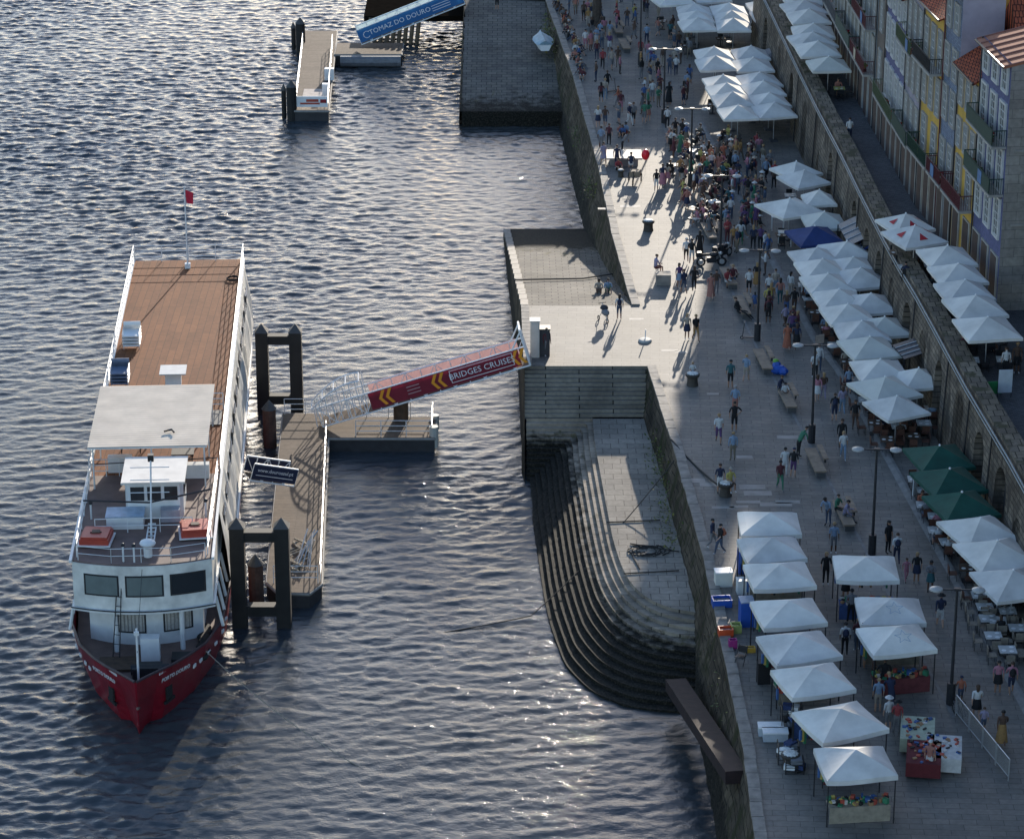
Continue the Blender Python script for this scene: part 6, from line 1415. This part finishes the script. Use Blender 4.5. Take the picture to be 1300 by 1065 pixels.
# the people one can tell apart: pixel of the feet, facing (degrees, 0 = towards the viewer), pose, top, bottom, fit, where, extras
D = [
 (631, 13, 180, 'stand', 'white', 'black', 'shorts', 'alone on the far slipway', {}),
 (765, 88, 0, 'walk_a', 'red', 'black', 'trousers', 'walking alone in the shade below the tree', {'sleeve': True}),
 (771, 116, 30, 'walk_b', 'black', 'black', 'trousers', 'on the electric scooter below the tree', {}),
 (762, 52, 150, 'stand', 'light blue', 'navy', 'shorts', 'beside the tree trunk', {}), (764, 62, 200, 'phone', 'grey', 'denim', 'trousers', 'just below the tree trunk', {'hair': 'cap'}),
 (743, 63, 0, 'stand2', 'white', 'pink', 'shorts', 'left of the tree trunk, in a trio', {}), (750, 65, 40, 'stand', 'pink', 'salmon', 'skirt', 'left of the tree trunk, in a trio', {'hair': 'long'}), (757, 59, -30, 'crossed', 'light blue', 'white', 'shorts', 'left of the tree trunk, in a trio', {}),
 (741, 27, 20, 'stand', 'brown', 'black', 'shorts', 'near the top edge beside the tree', {}), (746, 25, -20, 'phone', 'pink', 'grey', 'shorts', 'near the top edge beside the tree', {}),
 (763, 131, 180, 'walk_a', 'maroon', 'black', 'shorts', 'in a group above the stone slab bench', {'hair': 'long'}), (768, 128, 170, 'walk_b', 'beige', 'light blue', 'trousers', 'in a group above the stone slab bench', {}),
 (788, 144, 10, 'stand', 'maroon', 'pink', 'shorts', 'standing alone above the stone slab bench', {'sleeve': True}), (799, 160, 40, 'walk_a', 'navy', 'white', 'trousers', 'right of the seated trio, above the slab bench', {'hair': 'cap', 'hc': None}),
 (804, 159, 200, 'stand', 'grey', 'black', 'shorts', 'right of the seated trio, above the slab bench', {}), (818, 157, 160, 'stand2', 'green', 'grey', 'shorts', 'at the left edge of the crowded tables', {}), (823, 155, 190, 'phone', 'green', 'salmon', 'skirt', 'at the left edge of the crowded tables', {'hair': 'long'}),
 (759, 163, 180, 'walk_b', 'white', 'navy', 'skirt', 'by the wall above the slab bench', {'hair': 'long'}), (768, 162, 170, 'walk_a', 'brown', 'denim', 'shorts', 'by the wall above the slab bench', {}),
 (763, 189, 180, 'stand', 'light blue', 'grey', 'shorts', 'by the wall just above the slab bench', {}), (773, 185, 160, 'stand', 'maroon', 'black', 'trousers', 'by the wall just above the slab bench', {}),
 (766, 211, 20, 'walk_a', 'lavender', 'lavender', 'dress', 'at the wall side of the slab bench', {'hair': 'long'}), (790, 196, 90, 'bend', 'grey', 'black', 'trousers', 'leaning over the white slab bench', {}), (783, 214, 0, 'stand', 'navy', 'navy', 'trousers', 'standing before the white slab bench', {}),
 (833, 243, 10, 'stand', 'black', 'white', 'shorts', 'boyish, left of a bright pink skirt in the sun', {'scale': .9}), (841, 237, 180, 'stand2', 'navy', 'pink', 'long dress', 'at the sunlit edge of the crowded tables', {}), (847, 236, 160, 'crossed', 'beige', 'pink', 'skirt', 'at the sunlit edge of the crowded tables', {'hair': 'long'}),
 (871, 333, 180, 'walk_a', 'white', 'black', 'shorts', 'walking in a trio into the sun', {'hair': 'cap'}), (878, 335, 170, 'walk_b', 'black', 'white', 'shorts', 'walking in a trio into the sun', {'pack': 'black'}), (888, 325, 180, 'stand', 'black', 'black', 'long dress', 'right of the trio walking into the sun', {'hair': 'long'}),
 (862, 366, 20, 'stand', 'purple', 'light blue', 'skirt', 'in the trio right of the stone bollard', {'hair': 'long'}), (868, 374, 200, 'walk_a', 'navy', 'denim', 'shorts', 'in the trio right of the stone bollard', {}), (881, 370, 180, 'walk_b', 'black', 'black', 'trousers', 'right of the trio by the stone bollard', {'hair': 'long'}),
 (902, 380, 0, 'walk_a', 'salmon', 'salmon', 'long dress', 'near the motorcycles', {'hair': 'bun'}), (909, 374, 0, 'stand', 'brown', 'grey', 'trousers', 'behind a salmon dress near the motorcycles', {}),
 (786, 406, 180, 'stand', 'white', 'denim', 'shorts', 'beside the pushchair in the sun', {'hair': 'long', 'pack': 'navy'}),
 (872, 431, 10, 'stand', 'beige', 'navy', 'dress', 'walking towards the round white stand', {'hair': 'long', 'hc': HAIRS[2]}), (883, 433, 20, 'walk_a', 'black', 'mustard', 'shorts', 'bearded, beside a navy dress at the edge of the sun', {'hc': HAIRS[2]}),
 (927, 493, 180, 'stand', 'teal', 'black', 'shorts', 'with white cap, on the open paving', {'hair': 'cap'}), (947, 485, 160, 'walk_b', 'light blue', 'beige', 'shorts', 'on the open paving left of a bench', {}), (933, 526, 170, 'stand2', 'light blue', 'salmon', 'shorts', 'on the open paving, alone', {'hc': HAIRS[3]}),
 (912, 563, 0, 'walk_a', 'white', 'purple', 'shorts', 'walking towards the planted bollard', {'pack': 'navy'}), (932, 548, 0, 'akimbo', 'black', 'black', 'shorts', 'facing the viewer on the open paving', {}), (930, 585, 190, 'stand', 'light blue', 'khaki', 'trousers', 'on the open paving behind the roped bollard', {'sleeve': True, 'hc': HAIRS[2]}),
 (913.6, 626, 10, 'stand2', 'navy', 'white', 'shorts', 'beside the roped bollard', {}), (904, 697, 60, 'walk_a', 'navy', 'grey', 'trousers', 'above the stalls near the quay edge', {}), (913.6, 704, -60, 'walk_b', 'black', 'denim', 'trousers', 'with orange backpack near the quay edge', {'pack': 'orange'}),
 (999, 445, 180, 'walk_a', 'orange', 'orange', 'long dress', 'walking away past the fourth lamp', {}), (1011, 445, 180, 'walk_b', 'navy', 'black', 'skirt', 'beside the orange dress past the fourth lamp', {'hair': 'long'}),
 (1039, 472, 0, 'stand', 'white', 'denim', 'trousers', 'by the third lamp head, the taller one', {'sleeve': True}), (1034, 482, 0, 'walk_a', 'white', 'black', 'trousers', 'by the third lamp head, in front', {}),
 (1037, 511, 180, 'walk_b', 'pink', 'white', 'skirt', 'walking right of the third lamp', {'hair': 'long'}), (1045, 507, 180, 'walk_a', 'brown', 'lavender', 'trousers', 'walking right of the third lamp', {'hair': 'long'}),
 (1059, 535, 180, 'stand', 'black', 'navy', 'shorts', 'in the group before the parasols', {'pack': 'navy'}), (1069, 526, 180, 'walk_a', 'lavender', 'light blue', 'trousers', 'in the group before the parasols', {'hair': 'long'}), (1085, 545, 0, 'stand2', 'black', 'brown', 'trousers', 'dark clothed, close to the cream parasol', {'hair': 'long'}), (1077, 500, 0, 'stand', 'light blue', 'navy', 'shorts', 'beside the bright white parasol', {}),
 (1070, 583, 0, 'walk_a', 'white', 'light blue', 'trousers', 'coming down right of the empty bench', {'hair': 'long', 'hc': HAIRS[2]}), (1068, 570, 0, 'stand', 'black', 'black', 'trousers', 'right behind a white top near the empty bench', {'sleeve': True}),
 (996, 604, 0, 'stand', 'white', 'white', 'trousers', 'in the group left of the empty bench', {}), (990, 622, 10, 'walk_a', 'maroon', 'green', 'trousers', 'nearest of the group by the empty bench', {}), (1007, 606, 160, 'stand2', 'black', 'purple', 'shorts', 'in the group left of the empty bench', {'hair': 'cap'}), (1014, 582, 120, 'bend', 'green', 'black', 'trousers', 'leaning at the thick lamp base', {'sleeve': True}),
 (1052, 670, -30, 'bend', 'light blue', 'denim', 'trousers', 'leaning over the nearest bench', {}), (1058, 702, 0, 'stand', 'light blue', 'grey', 'shorts', 'just behind the lone market stall', {'hc': HAIRS[2]}), (1048, 742, 0, 'stand', 'black', 'black', 'trousers', 'between the third stall and the lone stall', {'hair': 'long'}),
 (1127, 702, 40, 'stand', 'black', 'black', 'trousers', 'behind the right corner of the lone stall', {'hair': 'long'}), (1138, 716, 180, 'walk_a', 'white', 'navy', 'trousers', 'with backpack right of the lone stall', {'pack': 'navy'}), (1150, 738, 10, 'walk_b', 'pink', 'pink', 'trousers', 'childlike, right of the lone stall', {'scale': .72}),
 (1163, 740, 0, 'stand', 'black', 'navy', 'skirt', 'with long hair right of the pink child', {'hair': 'long'}), (1180.5, 751, 0, 'crossed', 'grey', 'teal', 'skirt', 'standing in the lane before the near lamp', {'hair': 'long', 'sleeve': True}), (1193, 797, 180, 'walk_a', 'navy', 'white', 'shorts', 'with white hat walking past the near lamp head', {'hair': 'hat', 'sleeve': True}),
 (1219, 893, 180, 'walk_b', 'orange', 'denim', 'shorts', 'with blue cap beside the nearest lamp foot', {'hair': 'cap', 'scale': .85}), (1239, 914, 180, 'walk_a', 'white', 'black', 'skirt', 'behind the metal barriers', {'hair': 'long'}), (1248, 930, 180, 'walk_b', 'lavender', 'denim', 'shorts', 'childlike, behind the metal barriers', {'scale': .75}), (1271, 946, 180, 'walk_a', 'brown', 'mustard', 'long dress', 'with a bag behind the metal barriers', {'hair': 'bun', 'skin': SKINS[2]}),
 (1266, 881, 0, 'stand', 'pink', 'black', 'skirt', 'in the pair at the lower right', {'hair': 'long'}), (1283, 882, 180, 'walk_b', 'pink', 'navy', 'shorts', 'with dark backpack in the lower right pair', {'pack': 'black'}),
 (1073, 763, 180, 'stand', 'black', 'black', 'skirt', 'between the stalls behind the lone stall', {'hair': 'long'}), (1080, 790, 180, 'stand2', 'grey', 'black', 'trousers', 'in the lane between the stalls', {}), (1072, 832, 180, 'stand', 'white', 'black', 'trousers', 'with bag in the lane between the stalls', {'pack': 'navy'}), (1088, 826, 200, 'phone', 'maroon', 'denim', 'trousers', 'in the lane between the stalls', {}),
 (1097, 848, 90, 'stand', 'beige', 'grey', 'shorts', 'by the star roofed stalls', {'hc': HAIRS[2]}), (1108, 872, 90, 'stand2', 'brown', 'black', 'shorts', 'before the nearest star roofed stall', {}), (1122, 880, 180, 'akimbo', 'black', 'black', 'shorts', 'before the nearest star roofed stall', {}), (1114, 904, 180, 'stand', 'light blue', 'beige', 'shorts', 'with short sleeves, above the tilted stall', {}),
 (1132, 908, 190, 'bend', 'navy', 'navy', 'trousers', 'bending beside the goods tables', {}), (1127, 927, 200, 'stand', 'white', 'grey', 'shorts', 'in white sun hat by the goods tables', {'hair': 'hat'}), (1138, 931, 170, 'stand2', 'red', 'grey', 'trousers', 'in pale hat by the goods tables', {'hair': 'hat'}), (1179, 985, 150, 'stand', 'salmon', 'white', 'shorts', 'at the bottom table heaped with clothes', {'hair': 'cap'}),
 (950.6, 374, 0, 'stand', 'white', 'black', 'shorts', 'in a polo, left of the fifth lamp', {}), (960.5, 364, 180, 'stand', 'black', 'mustard', 'long dress', 'right beside the white polo', {'hair': 'long'}), (976, 380, 0, 'stand2', 'white', 'denim', 'trousers', 'walking between lamp and parasols', {}), (984, 374, 180, 'walk_a', 'beige', 'light blue', 'trousers', 'in the stream along the large parasol block', {}), (990, 387, 180, 'walk_b', 'salmon', 'teal', 'trousers', 'in the stream along the large parasol block', {'hair': 'long'}),
 (975, 411, 180, 'stand', 'maroon', 'black', 'shorts', 'with dark backpack by the fourth lamp', {'pack': 'black'}), (998, 401, 180, 'walk_a', 'brown', 'blue', 'trousers', 'in the stream along the large parasol block', {'hair': 'long'}), (1008, 398, 180, 'walk_b', 'black', 'brown', 'trousers', 'in the stream along the large parasol block', {}), (1025, 391, 200, 'stand', 'light blue', 'black', 'trousers', 'waiting at the edge of the large parasol block', {}), (958, 393, 180, 'stand', 'blue', 'blue', 'dress', 'childlike, behind the lounging man on the bench', {'scale': .7, 'hair': 'long'}),
 (927, 280, 0, 'stand', 'white', 'denim', 'trousers', 'in sleeveless top in the middle of the crowd', {}), (944, 278, 180, 'crossed', 'teal', 'green', 'dress', 'right of the white sleeveless top', {'hair': 'long'}), (949, 282, 0, 'phone', 'maroon', 'grey', 'shorts', 'right of the white sleeveless top', {}), (956, 318, 180, 'walk_a', 'navy', 'black', 'trousers', 'left of the purple jacket by the fifth lamp', {'hair': 'long'}), (965, 318, 180, 'walk_b', 'purple', 'black', 'trousers', 'in purple jacket by the fifth lamp head', {'sleeve': True}),
 (931, 316, 0, 'stand', 'mustard', 'brown', 'trousers', 'in a knot above the motorcycles', {}), (940, 312, 180, 'akimbo', 'white', 'green', 'trousers', 'in a knot above the motorcycles', {'hair': 'long'}), (923, 309, 20, 'phone', 'red', 'maroon', 'trousers', 'in a knot above the motorcycles', {}),
 (930, 240, 180, 'stand', 'pink', 'pink', 'long dress', 'in the crowd under the sixth lamp', {'hair': 'long'}), (937, 243, 180, 'stand2', 'light blue', 'denim', 'trousers', 'in the crowd under the sixth lamp', {}), (933, 222, 180, 'stand', 'light blue', 'black', 'trousers', 'tall, in pale blue shirt beyond the sixth lamp', {'sleeve': True}), (926, 221, 180, 'phone', 'black', 'black', 'skirt', 'beside the pale blue shirt', {'hair': 'long'}), (913, 222, 180, 'stand', 'salmon', 'salmon', 'dress', 'left of the pale blue shirt', {'hair': 'long'}), (903, 221, 0, 'stand2', 'white', 'navy', 'skirt', 'left of the salmon dress in the crowd', {'hair': 'long', 'hc': HAIRS[2]}), (893, 223, 0, 'stand', 'orange', 'brown', 'trousers', 'tall, left edge of the standing row', {}),
 (963, 202, 0, 'walk_a', 'pink', 'grey', 'skirt', 'alone below the far eight parasol block', {'hair': 'long'}), (847, 164, 180, 'stand', 'white', 'black', 'trousers', 'standing over the seated people at the left tables', {}), (864, 197, 150, 'stand', 'green', 'green', 'long dress', 'bright green clothes among the crowded tables', {}), (857, 179, 180, 'crossed', 'black', 'khaki', 'trousers', 'by the seated people at the left tables', {}),
 (848, 102, 180, 'stand', 'black', 'black', 'long dress', 'alone right of the second farthest lamp', {'hair': 'long'}) if 0 else (849, 133, 180, 'stand', 'black', 'black', 'long dress', 'alone right of the second farthest lamp', {'hair': 'long'}),
 (850, 96, 180, 'walk_a', 'denim', 'denim', 'trousers', 'right of the second farthest lamp head', {}), (858, 97, 180, 'walk_b', 'white', 'navy', 'trousers', 'right of the second farthest lamp head', {'hair': 'cap'}), (872, 118, 180, 'stand', 'light blue', 'black', 'trousers', 'in pale shirt left of the eight parasol block', {}), (823, 79, 0, 'stand', 'pink', 'light blue', 'trousers', 'in the upper crowd under the lamp head', {}), (821, 57, 180, 'stand2', 'light blue', 'navy', 'trousers', 'in the upper crowd right of the benches', {}),
 (785, 37, 200, 'bend', 'red', 'black', 'trousers', 'in red by the bench right of the tree', {}), (796, 34, 180, 'stand', 'brown', 'denim', 'trousers', 'by the bench right of the tree', {}), (694, 452, 30, 'stand', 'maroon', 'grey', 'trousers', 'guarding the head of the crimson gangway', {'sleeve': True, 'skin': SKINS[2]})]
for d in D:
    px, py, fa, pose, top, bot, fit, where, ex = d; x, y = at(px, py); ex = dict(ex)
    lb = 'person in %s %s' % (fitword(fit, bot, top), where); ws = lb.split()
    if len(ws) > 16: lb = ' '.join(ws[:16])
    if pose == 'bend': y += .3
    person(x, y, .1 if x > np.interp(y, [q[1] for q in KL[::-1]], [q[0] for q in KL[::-1]]) and 0 else 0, R(fa), pose, top, bot, fit, lb, None, **ex); USED[lb] = 1
SITS = [(832, 352, 110, 'sit', 'lavender', 'maroon', 'shorts', 'on the squared stone bollard in the sun', .22, {}), (760, 378, 0, 'ground', 'beige', 'beige', 'shorts', 'on the sloping landing, the left of two', None, {'hair': 'long'}), (771, 378, 10, 'ground', 'light blue', 'green', 'shorts', 'on the sloping landing, the right of two', None, {'hair': 'long'}),
 (879, 484, 0, 'sit', 'white', 'pink', 'shorts', 'childlike, on the bollard with yellowish top', .28, {'scale': .75}), (926, 627, 20, 'sit', 'yellow', 'brown', 'shorts', 'on the roped bollard, with black cap', .25, {'hair': 'cap'}), (938, 404, 60, 'lounge', 'black', 'black', 'trousers', 'stretched on the pale bench', 0, {'sleeve': True}),
 (988, 503, 60, 'sit2', 'navy', 'grey', 'trousers', 'on the middle bench, the left of two', 0, {}), (996, 507, 10, 'sit', 'white', 'navy', 'shorts', 'on the middle bench, the right of two', 0, {'scale': .8}), (1071, 664, 70, 'sit2', 'lavender', 'grey', 'trousers', 'on the nearest bench, with white shoes', 0, {'sleeve': True}), (1062, 655, 50, 'sit', 'green', 'black', 'trousers', 'on the nearest bench, farther from the viewer', 0, {}),
 (922, 364, 20, 'sit2', 'red', 'white', 'shorts', 'on the bench behind the motorcycles, left one', 0, {}), (930, 361, 0, 'sit', 'maroon', 'denim', 'shorts', 'on the bench behind the motorcycles, right one', 0, {}), (899, 292, 180, 'sit', 'pink', 'black', 'skirt', 'on the crowd bench, seen from behind', 0, {}), (801, 222, 180, 'sit', 'navy', 'white', 'shorts', 'riding the cargo tricycle', .35, {}),
 (786, 171, 20, 'ground', 'salmon', 'grey', 'shorts', 'on the paving left of the tables, left of three', 0, {}), (791, 173, -20, 'ground', 'blue', 'black', 'shorts', 'on the paving left of the tables, middle of three', 0, {'hair': 'long'}), (796, 170, -40, 'ground', 'light blue', 'red', 'shorts', 'on the paving left of the tables, right of three', 0, {}),
 (784, 216, 20, 'ground', 'red', 'black', 'shorts', 'on the ground before the slab bench', 0, {})]
for d in SITS:
    px, py, fa, pose, top, bot, fit, where, dz, ex = d; z = 0
    if dz is None: x, y = at(px, py, -1.1); z = .004 + RZ * (y - 173.5) / (RY - 173.5)
    else: x, y = at(px, py); z = dz
    lb = '%s person in %s, %s' % (POSEW[pose], fitword(fit, bot, top), where); lb = ' '.join(lb.split()[:16]); person(x, y, z, R(fa), pose, top, bot, fit, lb, None, **ex); USED[lb] = 1
# upper street figures
for px, py, fa, pose, top, bot, fit, where in [(1078, 180, 180, 'walk_a', 'white', 'navy', 'trousers', 'alone by the parapet of the upper street'), (1276, 478, 180, 'stand', 'white', 'black', 'trousers', 'waiting on the upper street diners'), (1290, 474, 0, 'stand', 'brown', 'black', 'shorts', 'walking past the upper street diners')]:
    x, y = at(px, py, 5); lb = 'person in %s %s' % (fitword(fit, bot, top), where); person(x, y, 5, R(fa), pose, top, bot, fit, lb)
x, y = at(1196, 178, 9.1); person(x - .5, y, 9.05, R(-90), 'stand', 'white', 'black', 'trousers', 'person in white top standing on an oxblood balcony over the street', None)
# diners
sr = random.Random(5); pick = SEATS[:]; sr.shuffle(pick); nd = 0
tops = ['white', 'black', 'navy', 'grey', 'pink', 'maroon', 'brown', 'beige', 'denim', 'black', 'navy', 'salmon', 'white', 'grey', 'brown', 'maroon', 'light blue', 'red', 'pink', 'grey', 'orange', 'green', 'teal', 'maroon', 'beige', 'yellow', 'brown', 'lavender', 'salmon', 'blue', 'purple', 'khaki', 'mustard']
bots = ['black', 'denim', 'navy', 'white', 'beige', 'khaki', 'grey', 'brown']
def unique(fmt, where, rg, fits=('shorts', 'trousers', 'skirt', 'dress')):
    for _ in range(400):
        top = rg.choice(['white', 'white', 'black', 'black', 'navy', 'light blue', 'grey'] + tops); bot = rg.choice(bots if _ < 60 else bots + tops); fit = rg.choice(fits)
        if fit == 'dress': bot = top
        lb = ' '.join((fmt % (fitword(fit, bot, top), where)).split()[:16])
        if lb not in USED: USED[lb] = 1; return top, bot, fit, lb
    return top, bot, fit, lb
cap_ = {'M': 0}
for (x, y, z, a, where) in pick:
    if nd >= 44: break
    if any((x - q[0]) ** 2 + (y - q[1]) ** 2 < .2 for q in OCC): continue
    if 'far parasol' in where or 'open strip' in where: continue
    top, bot, fit, lb = unique('seated diner in %s %s', where, sr, ('shorts', 'trousers')); person(x, y, z - .02, a, sr.choice(['sit', 'sit2']), top, bot, fit, lb, 'diners on the terraces', hair=sr.choice(['short', 'long', 'short', 'bun'])); nd += 1
# the crowd
CR = [([(846, 172), (900, 178), (925, 232), (920, 300), (893, 305), (868, 268), (850, 232)], 50, .62, ['at the crowded tables, far part', 'at the crowded tables, middle part', 'at the crowded tables, near part'], (172, 305)),
      ([(905, 190), (955, 200), (968, 250), (966, 320), (925, 322), (912, 250)], 34, .05, ['in the standing crowd by the seventh lamp', 'in the standing crowd by the sixth lamp', 'in the standing crowd by the fifth lamp'], (190, 322)),
      ([(838, 140), (905, 145), (905, 190), (838, 178)], 26, .5, ['left of the eight parasol block', 'where the dense crowd begins'], (140, 190)),
      ([(795, 6), (862, 6), (880, 60), (880, 140), (835, 140), (806, 90)], 38, .12, ['in the crowd at the very top', 'in the crowd right of the top benches', 'in the crowd below the second farthest lamp'], (6, 140)),
      ([(960, 230), (992, 238), (1008, 300), (1016, 395), (990, 400), (972, 320)], 22, .05, ['beside the loose parasols', 'beside the navy parasol', 'beside the large parasol block'], (230, 400)),
      ([(1036, 425), (1075, 470), (1092, 520), (1078, 540), (1050, 480)], 8, .0, ['on the lane before the off white parasols'], (425, 540))]
def inside(p, poly):
    c = False; n = len(poly)
    for i in range(n):
        a, d = poly[i], poly[i - 1]
        if (a[1] > p[1]) != (d[1] > p[1]) and p[0] < (d[0] - a[0]) * (p[1] - a[1]) / (d[1] - a[1]) + a[0]: c = not c
    return c
cr = random.Random(31); GRP = 'crowd on the quay'
for k in range(24):          # people sitting in a row along the quay edge
    px, py = 699 + 2.05 * k + cr.uniform(-1, 1), 6 + 4.1 * k; x, y = at(px, py); ex_ = float(np.interp(y, [q[1] for q in EDGE], [q[0] for q in EDGE]))
    if NP[0] >= 300: break
    if px > 746: break
    top, bot, fit, lb = unique('seated person in %s %s', 'in the row along the far quay edge', cr, ('shorts', 'trousers')); person(ex_ + .55 + cr.uniform(0, .5), y, 0, R(cr.uniform(-60, 100)), 'ground', top, bot, fit, lb, GRP, hair=cr.choice(['short', 'long', 'cap', 'bun']))
tables_xy = []
for poly, n, seated, wheres, (y0, y1) in CR:
    xs_ = [p[0] for p in poly]; ys_ = [p[1] for p in poly]; k = 0; tries = 0
    while k < n and tries < 4000 and NP[0] < 300:
        tries += 1; px, py = cr.uniform(min(xs_), max(xs_)), cr.uniform(min(ys_), max(ys_))
        if not inside((px, py), poly): continue
        x, y = at(px, py)
        if any((x - q[0]) ** 2 + (y - q[1]) ** 2 < .36 for q in OCC): continue
        where = wheres[min(len(wheres) - 1, int((py - y0) / (y1 - y0 + .01) * len(wheres)))]
        if cr.random() < seated:
            pose = cr.choice(['sit', 'sit2']); top, bot, fit, lb = unique('seated person in %s %s', where, cr, ('shorts', 'trousers'))
            st = CP['k'].put((x, y, 0), (a := cr.uniform(0, 6.28)), 'black stool chair ' + where, 'chairs ' + where); person(x, y, 0, a, pose, top, bot, fit, lb, GRP, hair=cr.choice(['short', 'long', 'cap', 'bun'])); tables_xy.append((x - .75 * math.sin(-a) * -1, y - .75 * math.cos(a), where))
        else:
            pose = cr.choice(['stand', 'stand2', 'walk_a', 'walk_b', 'phone', 'akimbo', 'crossed']); top, bot, fit, lb = unique('%s person in %%s %%s' % POSEW[pose], where, cr)
            person(x, y, 0, R(cr.choice([0, 180, 90, -90]) + cr.uniform(-50, 50)), pose, top, bot, fit, lb, GRP, hair=cr.choice(['short', 'long', 'short', 'cap', 'bun', 'hat']), pack=cr.choice([None, None, None, 'black', 'navy']))
        k += 1
for i, (x, y, where) in enumerate(tables_xy[::3]):
    TP['w' if i % 2 else 'b'].put((x, y, 0), i * .4, '%s topped table %s' % ('pale' if i % 2 else 'dark', where), 'tables ' + where)
# people beyond the three hundred that show largest: one merged crowd
XV, XF, XM, xm = [], [], [], []
def extra(x, y, z, rz, pose, ms):
    me = BODY[pose]; o0 = len(XV); c, s_ = math.cos(rz), math.sin(rz); k = cr.uniform(.94, 1.05)
    for v in me.vertices: q = v.co * k; XV.append((x + c * q.x - s_ * q.y, y + s_ * q.x + c * q.y, z + q.z))
    for m_ in ms:
        if m_ not in xm: xm.append(m_)
    for p in me.polygons: XF.append(tuple(i + o0 for i in p.vertices)); XM.append(xm.index(ms[p.material_index]))
    hm = HAIR[cr.choice(['short', 'long'])]; o1 = len(XV); hp = HEADP[pose]
    for v in hm.vertices: q = (v.co + hp) * k; XV.append((x + c * q.x - s_ * q.y, y + s_ * q.x + c * q.y, z + q.z))
    hcol = cr.choice(HAIRS[:3])
    if hcol not in xm: xm.append(hcol)
    for p in hm.polygons: XF.append(tuple(i + o1 for i in p.vertices)); XM.append(xm.index(hcol))
for poly, n in [([(800, 2), (868, 2), (884, 60), (884, 150), (812, 150)], 40), ([(700, 0), (790, 0), (800, 60), (742, 60)], 16), ([(905, 180), (960, 190), (990, 235), (960, 300), (905, 200)], 18), ([(955, 320), (985, 320), (1015, 400), (1030, 470), (1000, 470), (970, 400)], 12), ([(740, 70), (800, 60), (812, 150), (770, 170)], 8)]:
    xs_ = [p[0] for p in poly]; ys_ = [p[1] for p in poly]; k = 0; tries = 0
    while k < n and tries < 4000:
        tries += 1; px, py = cr.uniform(min(xs_), max(xs_)), cr.uniform(min(ys_), max(ys_))
        if not inside((px, py), poly): continue
        x, y = at(px, py)
        if any((x - q[0]) ** 2 + (y - q[1]) ** 2 < .4 for q in OCC): continue
        OCC.append((x, y)); top, bot, sk_ = fab(cr.choice(tops)), fab(cr.choice(bots)), cr.choice(SKINS); long_ = cr.random() < .5
        extra(x, y, 0, cr.uniform(0, 6.28), cr.choice(['stand', 'stand2', 'walk_a', 'walk_b', 'phone', 'crossed']), [top, bot, sk_, top if long_ else sk_, bot if long_ else sk_, fab('black')]); k += 1
b = MB(); b.v, b.f, b.mi, b.mats = XV, XF, XM, xm
o = b.build('crowd', None, True, 'rest of the small crowd strolling at the far end of the quay', 'crowd', None, 'stuff')
print('PEOPLE', NP[0], 'CHAIRS', sum(1 for o in bpy.data.objects if o.parent is None and o.get('category') == 'chair'))
import collections
dupl = [k for k, v in collections.Counter(o.get('label') for o in bpy.data.objects if o.parent is None and o.get('label') and not o.get('group')).items() if v > 1]
print('DUP', dupl[:20])
